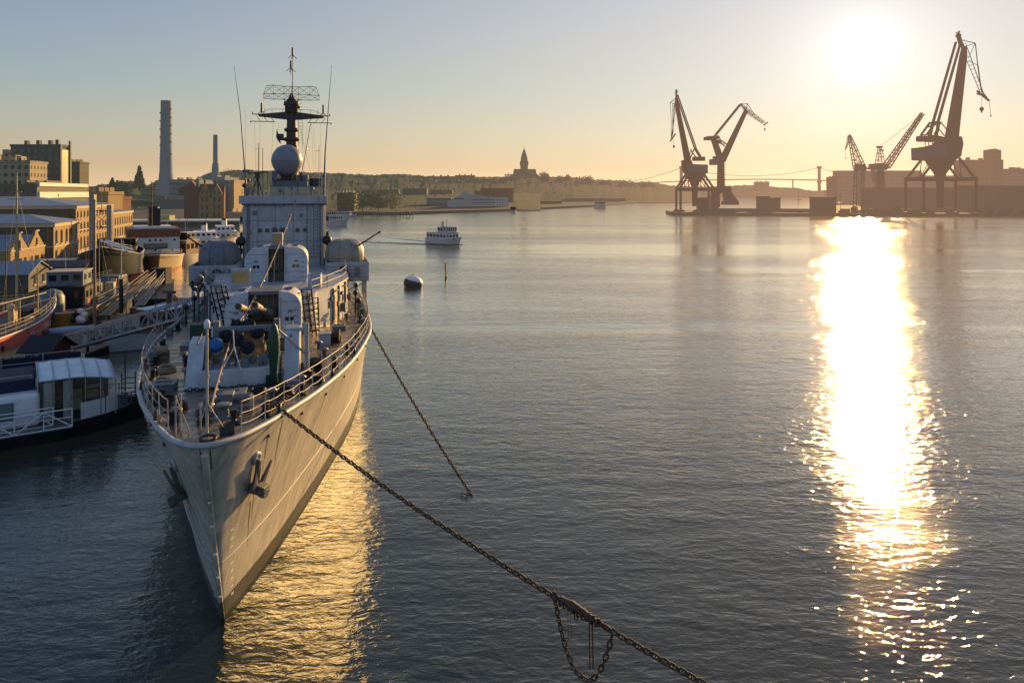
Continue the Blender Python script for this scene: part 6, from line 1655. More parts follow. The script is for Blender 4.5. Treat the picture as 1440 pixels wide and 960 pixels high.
# -- bleached red lightship with white lettering
LS = thing('red_lightship', 'faded red ship with white letters near its bow and golden rails, left of the pontoon', 'ship', (-49.0,61.5,0), R(1.5))
dk, ring, rail = hull_of(LS, 31, 7.4, 2.0, 1.6, M_PINK, None, rake=.04, full=.62, bulw=.25)
rail(.3,.985,1.05)
house(LS,-1.5,1.5,-2,3.2,1.9,4.0,M_GREYL,'deck_house',2,3,roofm=M_GREYD); house(LS,-1.2,1.2,-9,-5,1.9,4.4,M_WHITE,'deck_house',2,3,roofm=M_TAN)
g = MB(); g.tube((1.9,2.6,1.8),(1.9,2.6,4.0),.45,.42,14); g.box(1.5,2.3,2.2,3.0,3.9,5.3); g.build('cowl_vent', M_TAN, LS); g = MB(); g.torus((1.9,2.6,4.0),.46,.07,None,14,5); g.build('vent_band', M_PINK, LS)
g = MB(); g.tube((1.2,6.6,2.1),(1.2,6.6,3.9),.28,.25,12); g.ball((1.2,6.5,4.0),.36,10,6); g.box(.4,.9,7.5,8.0,2.3,3.4); g.build('cowl_vent', M_TAN, LS)
g = MB(); g.box(-.9,1.1,9.3,11,2.5,3.2); g.tube((-1,10.2,3.0),(1.2,10.2,3.0),.3,n=12); g.build('windlass', M_BLK, LS)
g = MB()
for y in (-6,-3,0,3,6,9): g.tube((-2.2,y,4.6),(2.4,y+.6,4.9),.04,n=5)
for x in (-2.2,2.4): g.tube((x,-6.5,4.6),(x,10,4.9),.05,n=5)
for y in (-6,0,6): 
    for x in (-2.2,2.4): g.tube((x,y,2),(x,y,4.7),.05,n=5)
g.build('awning_frame', M_RAIL, LS)
# hull letters set proud of the plating
fnt = bpy.data.curves.new('ship_name','FONT'); fnt.body = 'MARITIMAN'; fnt.size = .85; fnt.extrude = .012; fnt.space_character = 1.08; fnt.align_x = 'CENTER'
ft = bpy.data.objects.new('ship_name', fnt); COL.objects.link(ft); ft.parent = LS
q0, q1 = ring(1,.70,.70), ring(1,.84,.70); dirv = (q1-q0).normalized(); nrm = Vector((dirv.y,-dirv.x,0)).normalized(); upv = Vector((0,0,1))
mid = (q0+q1)/2 + nrm*.10 + Vector((0,0,-.25))
ft.matrix_local = Matrix(((dirv.x,upv.x,nrm.x,mid.x),(dirv.y,upv.y,nrm.y,mid.y),(dirv.z,upv.z,nrm.z,mid.z),(0,0,0,1)))
dg = bpy.context.evaluated_depsgraph_get(); me_ = bpy.data.meshes.new_from_object(ft.evaluated_get(dg)); ml = ft.matrix_local.copy()
bpy.data.objects.remove(ft); fo = bpy.data.objects.new('ship_lettering', me_); COL.objects.link(fo); fo.parent = LS; fo.matrix_local = ml
me_.materials.clear(); me_.materials.append(M_WHITE); ALL.append(fo)
g = MB(); p = ring(1,.90,.75); g.box(p.x-.04,p.x+.10,p.y-.35,p.y+.35,p.z-.8,p.z+.3); g.build('anchor_recess', M_BLK, LS)

# -- ochre hulled tug behind it
OT = thing('ochre_vessel', 'low ochre hulled vessel with a dark wheelhouse beyond the red ship', 'ship', (-54.6,91,0), R(16))
dk, ring, rail = hull_of(OT, 32, 7.5, 1.7, .9, M_OCHRE, M_HB, full=.6, bulw=.2)
rail(.1,.97,1.0)
house(OT,-2.4,2.4,-9,-3,1.6,3.9,M_HB,'deck_house',3,4,roofm=M_DKROOF); house(OT,-1.9,1.9,-8,-4.5,3.95,5.6,M_GREYD,'wheelhouse',3,2,roofm=M_TAN,wz=(.4,.8))
g = MB()
for x in (-.2,): 
    g.lathe([(1.3,0),(1.3,1.6),(1.0,2.2),(.3,2.5)],(-.3,-11.5,1.6),16)
g.build('cable_drum', M_GREYD, OT)
g = MB(); g.box(2.0,3.0,1,2.2,1.6,3.2); g.box(-.5,.6,5,6.5,1.6,2.7); g.tube((.5,3,1.6),(.5,3,3.4),.3,.5,10); g.tube((1.6,7,1.6),(1.6,7,3.0),.25,.4,10); g.build('deck_gear', M_TAN, OT)

# -- dark green coaster with twin posts
GS = thing('dark_green_coaster', 'dark green hulled ship with orange red waterline and twin grey posts amidships', 'ship', (-67.0,119,0), R(203))
dk, ring, rail = hull_of(GS, 24, 8.6, 4.6, 2.1, M_DKGRN, M_ORANGE, rake=.09, full=.62, bulw=.7, boot_h=1.2)
rail(.72,.985,1.0)
g = MB(w=True)
posts = []
for (px, w_) in ((130.5,.82),(155,.78)):
    a = P(px,270,116); g = MB(w=True); g.box(a.x-w_/2,a.x+w_/2,115.6,116.4,4.2,14.6 if px < 140 else 12.9); posts.append(g.build('samson_post', mat('tan grey post', (.30,.26,.20), .6, var=.15), GS, bevel=.06))
g = MB(w=True); a, b_ = P(130.5,0,116), P(155,0,116)
for z in (9.3,11.9): g.beam(Vector((a.x,116,z)), Vector((b_.x,116,z)), .16,.16)
g.beam(Vector((a.x,116,11.7)), Vector((b_.x,116,9.4)), .07,.07); g.beam(Vector((b_.x,116,11.7)), Vector((a.x,116,9.4)), .07,.07)
g.ball(((a.x+b_.x)/2,115.9,9.3),.22,8,6); g.ball(((a.x+b_.x)/2,115.9,11.9),.25,8,6); g.tube(((a.x+b_.x)/2,116,11.9),((a.x+b_.x)/2,116,16.5),.06,.03,6)
g.build('cross_tree', M_GREYD, GS)
g = MB(w=True)
for px in (141,149): g.beam(P(px,338,114)+Vector((0,0,0)), P(px+38,352,108), .22,.26)
g.build('cargo_boom', M_WHITE, GS)
rnd = random.Random(8); g = MB()
for i in range(16):
    g = MB(); x, y = rnd.uniform(-3,3), rnd.uniform(-9,7); s_ = rnd.uniform(.3,.9); g.box(x-s_,x+s_,y-s_*.7,y+s_*.7,4.2,4.6+rnd.uniform(.3,1.6))
    g.tube((x,y,4.4),(x+rnd.uniform(-1,1),y,6.5+rnd.random()),.05,n=5); g.build('deck_machinery', M_BLK, GS)
house(GS,-3.0,3.0,-11,-7,4.3,6.6,M_HB,'deck_house',4,3,roofm=M_DKROOF)
# orange quay boards and pale kiosks at its foot
g = MB(w=True); a, b_ = G(172,401,0), G(216,398,0); g.loft([[a+Vector((0,0,-.3)),b_+Vector((0,0,-.3)),b_+Vector((0,1.2,-.3)),a+Vector((0,1.2,-.3))],[a+Vector((0,0,1.7)),b_+Vector((0,0,2.0)),b_+Vector((0,1.2,2.0)),a+Vector((0,1.2,1.7))]])
tag(g.build('orange_hoarding', M_ORANGE), 'orange red painted boarding on the jetty in front of the icebreaker', 'hoarding')
g = MB(w=True); a = G(160,408,1.2); g.cbox(a+Vector((0,0,1.0)),(2.6,2.2,2.3)); tag(g.build('jetty_cabin', M_GREYD, None, bevel=.06), 'grey box shaped cabin on the jetty under the dark green bow', 'cabin')
g = MB(w=True); a = G(226,398,1.2); g.cbox(a+Vector((0,0,1.1)),(2.4,2.0,2.4)); tag(g.build('jetty_cabin', M_DKROOF, None, bevel=.06), 'dark cabin on the jetty right of the orange boarding', 'cabin')
t = thing('jetty', 'narrow jetty running toward the icebreaker past the sunlit gangways', 'jetty', (-52,104,0), R(24))
g = MB(); g.box(-2.2,2.2,-13,9,-.4,1.05); g.build('float', M_HB, t, bevel=.06); g = MB(); g.box(-2.25,2.25,-13.05,9.05,1.055,1.16); g.build('planking', mat('pontoon planks'), t)

# -- icebreaker: cream hull, white front, brown bridge
IB = thing('icebreaker', 'large ship with white superstructure front, brown bridge top and a black and red funnel', 'ship', (-73.3,145,0), R(210))
dk, ring, rail = hull_of(IB, 42, 11.0, 2.5, 1.3, M_BEIGEH, M_ORANGE, rake=.10, full=.55, bulw=.4, boot_h=.5)
rail(.70,.985,1.0)
hb_ = house(IB,-4.6,4.6,-12,4.5,2.4,6.1,M_WHITEH,'superstructure',0,6,port=True)
for (x,z) in ((-3.7,5.4),(-1.2,5.4),(-.3,5.45),(.7,5.4),(3.2,5.4),(-.3,4.4),(-3.3,3.4),(-.3,3.5),(2.7,3.4)):
    g = MB(); g.lathe([(.21,-.02),(.21,.04)],(0,0,0),12,False,True,Matrix.Translation((x,4.5,z)) @ Matrix.Rotation(R(-90),4,'X')); g.build('porthole', M_WIN, hb_)
g = MB(); g.box(-4.8,4.8,4.52,5.1,2.2,2.8); g.build('breakwater', M_BROWN, IB, bevel=.04)
house(IB,-4.75,4.75,-8,4.9,6.1,7.7,M_BROWN,'bridge',0,0); 
g = MB(); g.box(-3.4,3.4,-5,3.4,7.7,8.1); g.build('monkey_island', M_WHITEH, IB)
funnel(IB,-.3,-1.5,8.0,12.0,1.1,mat('rust red funnel paint', (.36,.10,.04), .5),sc=1.3)
g = MB(); g.box(-1.5,.6,-.45,.1,8.1,11.7) ; g.build('funnel_shade', M_BLK, IB, bevel=.05)  # black slab added to paint the funnel's shaded front
mastpole(IB,.2,1.2,8.1,17.2,.13,((11.2,.7),(12.6,1.0),(14.2,.7),(15.4,1.4)))
mastpole(IB,-4.7,2.8,9,11.2,.05)
g = MB(); g.box(-2,2,8,11,4.1,5.2); g.tube((-1.6,12.5,4.6),(1.6,12.5,4.6),.35,n=12); g.build('windlass', M_GREYD, IB)
# -- small working boat between
TR = thing('fishing_cutter', 'small beige cutter with a dark wheelhouse right of the icebreaker', 'boat', (P(259,270,147).x,147,0), R(170))
dk, ring, rail = hull_of(TR, 13, 4.0, 2.1, 1.2, M_BEIGEH, None, full=.5, bulw=.4)
house(TR,-1.3,1.3,-3,1.2,1.8,5.0,M_BROWN,'wheelhouse',2,3,roofm=M_WHITE); house(TR,-.9,.9,-2.5,.4,5.1,6.6,M_HB,'upper_bridge',2,2,roofm=M_WHITE); mastpole(TR,0,-1,5,9.5,.08,((8,.8),))
def whiteship(label, px, Y, L_, B, h, rz, seed):
    t = thing('white_ferry', label, 'ferry', (P(px,270,Y).x,Y,0), R(rz))
    dk, ring, rail = hull_of(t, L_, B, h*.32, h*.12, M_WHITEH, None, full=.6, bulw=.2)
    house(t,-B*.40,B*.40,-L_*.38,L_*.26,h*.30,h*.62,M_WHITEH,'saloon',4,8,roofm=M_WHITE,wz=(.35,.7))
    house(t,-B*.32,B*.32,-L_*.2,L_*.2,h*.63,h*.86,M_WHITEH,'bridge',4,5,roofm=M_WHITE,wz=(.4,.8))
    funnel(t,0,-L_*.1,h*.87,h*1.22,B*.10,M_WHITE,sc=1.4); mastpole(t,0,L_*.12,h*.86,h*1.5,.09,((h*1.35,.6),))
    rail(.1,.97,1.0); return t
whiteship('white passenger ship with a black topped funnel, nearest in the inner basin', 288, 180, 24, 7.4, 5.8, 207, 1)
whiteship('second white passenger ship moored behind the nearer one in the basin', 316, 206, 24, 7.4, 6.0, 205, 2)

# ------------------------------------------------------------------ craft out on the river
FB = thing('harbour_ferry', 'small white passenger ferry with dark wheelhouse windows crossing midstream', 'ferry', (P(626,270,203).x,203,0), R(180+52))
dk, ring, rail = hull_of(FB, 12.6, 4.6, 1.7, .7, mat('white hull paint hazed', (.50,.50,.50), .45, haze=True), mat('dark boot', (.06,.03,.02), .6, haze=True), full=.55, bulw=.1, boot_h=.35)
MW = mat('white ferry house', (.55,.55,.56), .45, haze=True); 
house(FB,-1.9,1.9,-5.6,3.4,1.5,3.4,MW,'saloon',3,7,roofm=MW,wz=(.4,.75)); house(FB,-1.7,1.7,-1.4,2.9,3.55,4.9,MW,'wheelhouse',4,4,roofm=M_GREYD,wz=(.35,.85))
g = MB(); 
for x in (-1.8,1.8): g.tube((x,-5.5,4.4),(x,-1.4,4.4),.04,n=5); [g.tube((x,y,3.4),(x,y,4.4),.035,n=5) for y in (-5.5,-4.2,-2.9,-1.6)]
g.build('upper_railing', M_RAIL, FB)
g = MB(); g.tube((0,-1,5.0),(0,-1,6.6),.4,.3,10); g.build('funnel', MW, FB); mastpole(FB,.3,.8,5,7.4,.06,((6.6,.5),(7,.3)))
g = MB(); g.torus((1.2,4.6,1.8),.3,.1,Matrix.Rotation(R(90),4,'X'),12,5); g.build('lifebuoy', M_ORANGE, FB)
WB = thing('white_motor_yacht', 'white motor vessel with a bright rounded bow just right of the bridge tower', 'boat', (P(474,270,318).x,318,0), R(180+58))
dk, ring, rail = hull_of(WB, 14, 5, 2.2, 1.2, mat('white hull paint hazed'), None, full=.45, bulw=.1)
house(WB,-1.8,1.8,-5.5,1.5,2.0,4.4,MW,'saloon',3,5,roofm=MW); house(WB,-1.4,1.4,-3.5,.6,4.5,6.0,MW,'wheelhouse',3,3,roofm=M_GREYD,wz=(.4,.9)); mastpole(WB,0,-1,6,8.2,.07)
for lb, px, Y, L_, hh, rz in (('small white boat half hidden beyond the bright bowed vessel', 490, 420, 12, 4.5, 250),):
    t = thing('motor_boat', lb, 'boat', (P(px,270,Y).x,Y,0), R(rz)); hull_of(t, L_, 3.8, 1.4, .8, mat('white hull paint hazed'), None, full=.5, bulw=.1); house(t,-1.3,1.3,-3.5,1.5,1.3,hh*.75,MW,'cabin',2,3,roofm=MW)
t = thing('tour_boat', 'distant white boat heading this way in the far channel, right of the church', 'boat', (P(845,270,655).x,655,0), R(195)); hull_of(t, 20, 8.5, 3, 1.4, mat('white hull paint hazed'), None, full=.55, bulw=.1); house(t,-3.2,3.2,-7,3,2.8,6.4,MW,'saloon',3,4,roofm=MW); mastpole(t,0,-1,6,10,.15)
t = thing('speed_boat', 'tiny brown and white boat in midstream below the church', 'boat', (P(722,270,520).x,520,0), R(200)); hull_of(t, 9, 3.8, 1.4, .6, mat('white hull paint hazed'), None, full=.5, bulw=.1); house(t,-1.3,1.3,-3,1.5,1.3,4.2,M_BROWN,'cabin',2,2,roofm=MW)
SF = thing('moored_car_ferry', 'big white car ferry moored on the far quay with a sloping front', 'ferry', (P(672,270,612).x,612,0), R(96))
g = MB()
MF = mat('pale ferry paint', (.42,.44,.46), .5, var=.08, scale=.05, haze=True)
g.prismx([(-25,0.5),(-26,4),(-26,9.5),(-8,11),(8,13.5),(13,14),(16,12.5),(24,7.5),(27,4),(23,.5)],-7,7); w_ = g.build('hull', MF, SF, bevel=.5)
for (y0,y1,z0,z1) in ((12,21,8.6,9.8),(-22,6,8.0,8.7),(-22,6,5.6,6.2)):
    g = MB(); g.box(-7.1,7.1,y0,y1,z0,z1); g.build('window_band', mat('ferry dark band', (.05,.06,.07), .4, haze=True), w_)
for i in range(5):
    g = MB(); g.box(-7.15,7.15,-25+i*2.4,-23.8+i*2.4,2.5,10.2); g.build('stern_rib', mat('ferry white rib', (.6,.6,.6), .5, haze=True), w_)
g = MB(); g.box(-3,3,-2,3,12,16); g.build('funnel', mat('rust red sheet'), SF)
g = MB(); g.box(-4,4,8,13,13.4,15.2); g.build('bridge', MF, SF, bevel=.3)
# jetty head
t = thing('river_dolphin', 'small dark timber jetty head standing in the river near the far quay', 'jetty', (P(572,270,432).x,432,0))
g = MB(); g.box(-4.2,4.0,-1.5,1.5,1.0,1.8); 
for x in (-4,-2,0,2,3.8): g.tube((x,0,-.5),(x,0,3.0 if x in (-4,3.8) else 1.2),.25,n=6)
g.box(-1,2,-1,1,1.8,3.0); g.build('platform', mat('dark timber hazed', (.08,.055,.04), .9, haze=True), t)
# mooring buoy with line
t = thing('mooring_buoy', 'white topped mooring buoy with a dark tilted drum beside the yellow stake', 'buoy', (P(581,270,113).x,113,0), R(20))
g = MB(); M = Matrix.Rotation(R(16),4,'Y')
g.lathe([(1.30,-.7),(1.5,-.3),(1.5,.35),(1.38,.5)],(0,0,.45),24,True,True,M); g.build('drum', mat('dark buoy skirt', (.07,.06,.055), .6, var=.3), t)
g = MB(); g.lathe([(1.42,.50),(1.25,.85),(.8,1.12),(.3,1.22),(.02,1.23)],(0,0,.45),24,True,True,M); g.build('top', M_WHITE, t)
g = MB(); g.torus((0,0,1.75),.2,.05,Matrix.Rotation(R(90),4,'X'),12,5); g.build('ring', M_BLK, t)
t = thing('mooring_line', 'dark slack line from the warship side platform to the mooring buoy', 'rope', P(519,402,60))
g = MB(w=True); A_ = SM @ Vector((6.8,41,6.4)); B_ = Vector((P(569,270,113).x,112.5,1.0)); g.path(sagline(A_,B_,.9,24),.03,5); g.build('rope', M_BLK, t)
t = thing('channel_stake', 'slim yellow channel marker stake standing in the water', 'stake', (P(627,270,123).x,123,0))
g = MB(); g.tube((.05,0,-.5),(-.1,0,2.7),.16,.15,10); g.build('post', mat('yellow marker paint', (.62,.36,.04), .5, var=.15), t); g = MB(); g.tube((.02,0,.0),(.0,0,.35),.18,.18,10); g.build('foot', M_BLK, t)
# ------------------------------------------------------------------ small fittings on the warship
rnd = random.Random(21)
# tower face: seams, pipes, boxes, ladder
g = MB()
for z in (7.4, 9.2, 10.7, 12.5): g.box(-3.33,3.33,42.575,42.6,z,z+.035)
for x in (-2.2,-.75,.75,2.2): g.box(x-.015,x+.015,42.575,42.6,9.2,13.9)
g.build('plate_seam', M_GREYD, tower)
for x, r_ in ((-3.05,.045),(-2.9,.03),(3.0,.05),(1.9,.028)):
    g = MB(); g.tube((x,42.53,7.0),(x,42.53,13.8),r_,n=6)
    for z in (8,9.5,11,12.3,13.4): g.box(x-.08,x+.08,42.5,42.6,z,z+.06)
    g.build('cable_pipe', M_GREYD, tower)
g = MB()
for k in range(14): g.tube((2.45,42.5,9.3+.33*k),(2.8,42.5,9.3+.33*k),.018,n=5)
for x in (2.45,2.8): g.tube((x,42.5,9.2),(x,42.5,13.7),.02,n=5)
g.build('ladder', M_GREYD, tower)
for (x,z,w_,h_) in ((-2.6,13.0,.3,.35),(-1.4,12.75,.22,.2),(.1,12.9,.5,.18),(1.3,12.8,.2,.3),(-3.0,11.3,.25,.4),(.2,11.0,.35,.12),(2.1,10.2,.2,.3)):
    g = MB(); g.box(x,x+w_,42.46,42.6,z,z+h_); g.build('junction_box', M_GREYD if rnd.random()<.6 else M_TAN, tower, bevel=.02)
g = MB()
for x in (-3.2,-2.4,-1.6,-.8,0,.8,1.6,2.4,3.2): g.prismx([(42.2,TZ-.07),(42.6,TZ-.07),(42.6,TZ-.34)],x-.02,x+.02)
g.build('visor_bracket', M_GREYD, tower)
# bridge roof rails, lamps, small aerials
g = MB()
for x in [-3.5+.7*i for i in range(11)]: g.tube((x,42.35,RT),(x,42.35,RT+.55),.018,n=5)
for h in (.28,.55): g.tube((-3.5,42.35,RT+h),(3.5,42.35,RT+h),.016,n=5)
g.build('roof_railing', M_RAIL, tower)
for (x,y,h,b_) in ((-3.2,43,.9,.12),(-2.6,43.4,1.6,.08),(-.4,43.2,.5,.2),(.6,43.1,.7,.15),(2.3,43,.6,.2),(3.1,43.3,1.3,.1),(3.3,46,1.8,.16),(-3.3,46,1.4,.16)):
    g = MB(); g.tube((x,y,RT),(x,y,RT+h),.035,n=6); g.ball((x,y,RT+h),b_,8,6) if b_ > .1 else g.tube((x-.25,y,RT+h),(x+.25,y,RT+h),.02,n=5); g.build('deck_instrument', M_GREYD, SHIP)
for (x,z) in ((-.7,RT+1.55),(.1,RT+1.5),(.5,RT+1.7),(1.3,RT+2.1)):
    g = MB(); g.box(x-.12,x+.14,45.7,46.0,RT+1.3,z); g.build('sight_box', M_MAST, SHIP, bevel=.02)
# shields: grab rails, seams, ports, ladders, hatches
def shield_fit(T, s, z0, h, hw, slot):
    yf = lambda z: s + .12*(z-z0)
    for k in (-1,1):
        xc = k*(slot+(hw-slot)*.5)
        g = MB()
        for z in (z0+h*.30, z0+h*.80): g.box(min(k*slot,k*hw)+.03,max(k*slot,k*hw)-.03-(0 if z<z0+h*.5 else .15),yf(z)-.012,yf(z)+.05,z,z+.025)
        g.build('plate_seam', M_GREYD, T)
        for i in range(5):
            g = MB(); z = z0+.35+.36*i; g.tube((k*(hw-.32)-.14,yf(z)-.06,z),(k*(hw-.32)+.14,yf(z)-.06,z),.016,n=5); g.build('rung', M_GREYD, T)
        z = z0+h*.42
        for dx in (-.15,.12): MB().box(xc+dx-.09,xc+dx+.09,yf(z)-.03,yf(z)+.05,z,z+.2).build('vision_port', M_WIN, T)
        g = MB(); z = z0+h; g.lathe([(.26,0),(.26,.07),(.2,.1)],(xc*.9,s+1.6,z),14); g.box(xc*.9-.05,xc*.9+.3,s+1.5,s+1.7,z+.07,z+.13); g.build('hatch', M_GREYD, T)
        g = MB(); g.tube((k*(slot+.12),yf(z0+.6)-.05,z0+.6),(k*(slot+.12),yf(z0+h*.9)-.05,z0+h*.9),.022,n=5); g.build('grab_rail', M_RAIL, T)
    g = MB()
    for x in (-slot*.6,-slot*.2,slot*.2,slot*.6): g.tube((x,s+.86,z0+h*.35),(x,s+.86,z0+h-.2),.02,n=5)
    for z in (z0+h*.5,z0+h*.7): g.tube((-slot+.05,s+.85,z),(slot-.05,s+.85,z),.02,n=5)
    g.build('lashing', M_ROPE, T)
shield_fit(T1, 20.4, 6.4, 2.8, 2.08, .84); shield_fit(T2, 31.6, 8.45, 2.5, 2.18, .56)
# canvas boots round the gun roots, breech gear in the slot
g = MB(); g.ball((-.38,21.2,7.9),.42,12,8,(1,1.1,1)); g.ball((.38,21.2,7.9),.42,12,8,(1,1.1,1)); g.box(-.8,.8,20.9,21.4,6.9,7.5); g.build('canvas_boot', M_CANV, T1)
# platform fronts: stretchers, boxes, hoses
for side in (1,-1):
    for (a,z,w_,h_) in ((3.8,7.75,.45,1.0),(4.5,7.9,.3,.8),(5.2,7.7,.5,.5),(6.0,8.0,.35,.7)):
        g = MB(); x = side*a; g.box(x-w_/2,x+w_/2,38.06,38.2,z,z+h_); g.build('locker', M_GREYD if (side<0 or a>5) else M_GREY, SHIP, bevel=.02)
    g = MB(); g.torus((side*4.9,38.1,8.5),.3,.06,Matrix.Rotation(R(90),4,'X'),16,6); g.build('hose_reel', M_BLK, SHIP)
    g = MB()
    for k in range(5): g.box(side*5.1-1.6,side*5.1+1.6,38.15,38.19,7.6+.3*k,7.62+.3*k)
    g.build('plate_seam', M_GREYD, SHIP)
# domes: ribs and hand rails
for side in (1,-1):
    g = MB(); cx, cy = side*5.1, 41.3
    for a in (-60,-20,20,60):
        pts_ = []
        for r_, z in ((1.64,.1),(1.68,.5),(1.62,1.1),(1.42,1.55),(1.02,1.83),(.5,1.93)):
            u = R(a-90); pts_.append((cx+r_*math.cos(u), cy+r_*1.15*math.sin(u), 9.0+z))
        g.path(pts_, .018, 4)
    g.torus((cx,cy,9.35),1.64,.02,Matrix.Diagonal((1,1.15,1,1)),32,4)
    g.build('dome_rib', M_GREYD, SHIP)
# deck: hatches, mushroom vents, winches, reels, chocks
def hatch(x,y,w_=.9,l_=.9):
    z = dz(y)+.05; g = MB(); g.box(x-w_/2,x+w_/2,y-l_/2,y+l_/2,z-.1,z+.22); g.box(x-w_/2-.04,x+w_/2+.04,y-l_/2-.04,y+l_/2+.04,z+.223,z+.28); g.tube((x-.3,y,z+.3),(x+.3,y,z+.3),.025,n=6); g.build('deck_hatch', M_GREYD, SHIP, bevel=.02)
def mush(x,y,h=.5,r_=.16):
    z = dz(y); g = MB(); g.lathe([(r_*.55,0),(r_*.55,h*.7),(r_*1.3,h*.72),(r_*1.3,h*.85),(r_*.6,h)],(x,y,z),12); g.build('mushroom_vent', M_GREYD, SHIP)
def reel(x,y,m=None,rz=0):
    z = dz(y)+.05; M = Matrix.Translation((x,y,z+.38)) @ Matrix.Rotation(R(rz),4,'Z') @ Matrix.Rotation(R(90),4,'Y')
    g = MB(); g.lathe([(.36,-.34),(.36,-.30),(.22,-.29),(.24,.0),(.22,.29),(.36,.30),(.36,.34)],(0,0,0),16,True,True,M)
    g.box(x-.4,x+.4,y-.05,y+.05,z-.05,z+.36); g.build('rope_reel', m or M_RUST, SHIP)
hatch(-2.9,9.0); hatch(2.75,12.4,.8,1.1); hatch(-3.6,19.5,1.0,1.2); hatch(4.3,24.0,.8,.8); hatch(0,6.3,1.0,.8)
for p_ in ((-3.1,7.6),(-2.4,11.0),(2.5,7.8),(3.4,14.6),(3.1,17.0),(-4.2,23.5),(-3.3,15.6),(4.9,28.6),(1.5,5.6),(-1.4,3.4)): mush(*p_)
reel(-4.6,16.8,M_ROPE,10); reel(3.9,19.0,M_RUST,-8); reel(-2.6,13.9,M_BLK,0); reel(2.9,10.9,M_BLK,5)
for side in (1,-1):
    for y in (16.5,25.5,31,35.5):
        g = MB(); x = side*(hb(y,1)-.45); g.box(x-.16,x+.16,y-.3,y+.3,dz(y),dz(y)+.5); g.build('deck_locker', M_GREYD, SHIP, bevel=.03)
# fire hose box, life rings, dark gear along the sunlit house side
for side in (1,-1):
    for u in (.24,.5,.7,.9): on_wall(side, u, .32, 6.9, 7.25, 'hose_box', mat('faded red box', (.30,.04,.03), .5, var=.2), .16)
    for u in (.12,.33,.57,.78): on_wall(side, u, .18, 7.5, 7.75, 'bulkhead_lamp', M_BLK, .14)
    for u in (.18,.41,.63): on_wall(side, u, .9, 8.05, 8.11, 'cable_tray', M_GREYD, .2)
    for k, (x,y) in enumerate(((5.75,30.0),(5.65,32.6),(5.8,35.2))):
        g = MB(); g.tube((side*x,y,dz(y)),(side*x,y,dz(y)+1.15+.3*k),.06,n=8); g.ball((side*x,y,dz(y)+1.2+.3*k),.2,10,6); g.tube((side*x,y,dz(y)+.6),(side*(x-.4),y+.2,dz(y)+.9),.03,n=5); g.build('deck_fitting', M_BLK, SHIP)
# gear around the rocket launcher
for (x,y,s_) in ((-1.2,9.0,.28),(-.6,9.2,.35),(.2,9.1,.3),(.9,9.3,.35),(1.3,10.4,.3)): MB().box(x-s_/2,x+s_/2,y-s_/2,y+s_/2,zl+.70,zl+.72+s_*1.3).build('loading_gear', M_GREYD, launcher, bevel=.03)
g = MB()
for x in (-1.3,-.2,.9): g.path([(x,9.1,zl+.8),(x+.2,9.5,zl+1.5),(x+.5,10.4,zl+1.4),(x+.4,11.0,zl+.8)],.035,5)
for x in (-1.7,2.0): g.tube((x,9.4,zl+1.7),(x,11.6,zl+2.1),.035,n=5)
g.build('hydraulic_hose', M_BLK, launcher)
g = MB(); g.prismx([(10.9,zl),(11.9,zl),(11.6,zl+2.3),(11.2,zl+2.3)],-1.35,-1.1); g.prismx([(10.9,zl),(11.9,zl),(11.6,zl+2.3),(11.2,zl+2.3)],1.2,1.45); g.tube((-1.3,11.3,zl+1.9),(1.4,11.3,zl+1.9),.16,n=12); g.build('trunnion_frame', M_GREYD, launcher)
g = MB(); z = zl+.02
for i in range(30): g.torus((-1.9+.13*i, 8.05+.12*math.sin(i*.9), dz(8)+.10), .075,.024, Matrix.Rotation(R(90 if i%2 else 8),4,'X'), 9, 5)
g.build('deck_chain', M_BLK, SHIP)
for (x,y,r_) in ((.9,7.0,.3),(3.1,8.4,.3),(-3.3,10.4,.34),(-.4,2.7,.2)): coil(x,y,r_,M_ROPE if r_>.3 else M_BLK,3)
# rust runs below the hawse pipes and drain holes: thin scuppers
for side in (1,-1):
    for x in (2.4,5.2,8.2,11.6,15.8,20,25,30,36,44,55):
        p = hp(side,x,.93); g = MB(); g.box(p.x-.05,p.x+.05,p.y-.10,p.y+.10,p.z-.05,p.z+.04); g.build('scupper', M_RUST, hull)
M_STAIN = mat('rust stain on plating', (.17,.105,.06), .7, var=.5, scale=5, stretch=(2,2,.5))
for side in (1,-1):
    for (x, f0, ln, w_) in ((1.75,.60,.30,.05),(1.95,.66,.22,.035),(2.4,.92,.26,.03),(3.35,.97,.34,.045),(5.2,.92,.2,.025),(8.2,.92,.3,.035),(9.3,.97,.2,.03),(11.6,.92,.36,.03),(15.8,.92,.25,.035),(20,.92,.4,.04),(25,.92,.3,.04)):
        n_ = 8; L_, R_ = [], []
        for i in range(n_+1):
            f = f0-ln*i/n_; ww = w_*(1-i/n_)*(1+.4*math.sin(i*2.1+x)); a = hp(side,x-ww,f); b_ = hp(side,x+ww,f); o_ = Vector((side*.006,-.003,0))
            L_.append(a+o_); R_.append(b_+o_)
        MB().loft([L_,R_],False,False,True).build('rust_streak', M_STAIN, hull, recalc=False)
# draught marks climbing the stem on both sides
for side in (1,-1):
    for k in range(9):
        f = .12+.05*k; p = hp(side,.55,f); q_ = hp(side,.72,f); g = MB(); n_ = Vector((side,-.5,0)).normalized()*.012
        g.loft([[p+n_,q_+n_,q_+n_+Vector((0,0,.09)),p+n_+Vector((0,0,.09))],[p-n_,q_-n_,q_-n_+Vector((0,0,.09)),p-n_+Vector((0,0,.09))]]); g.build('draught_mark', M_WHITE, hull)
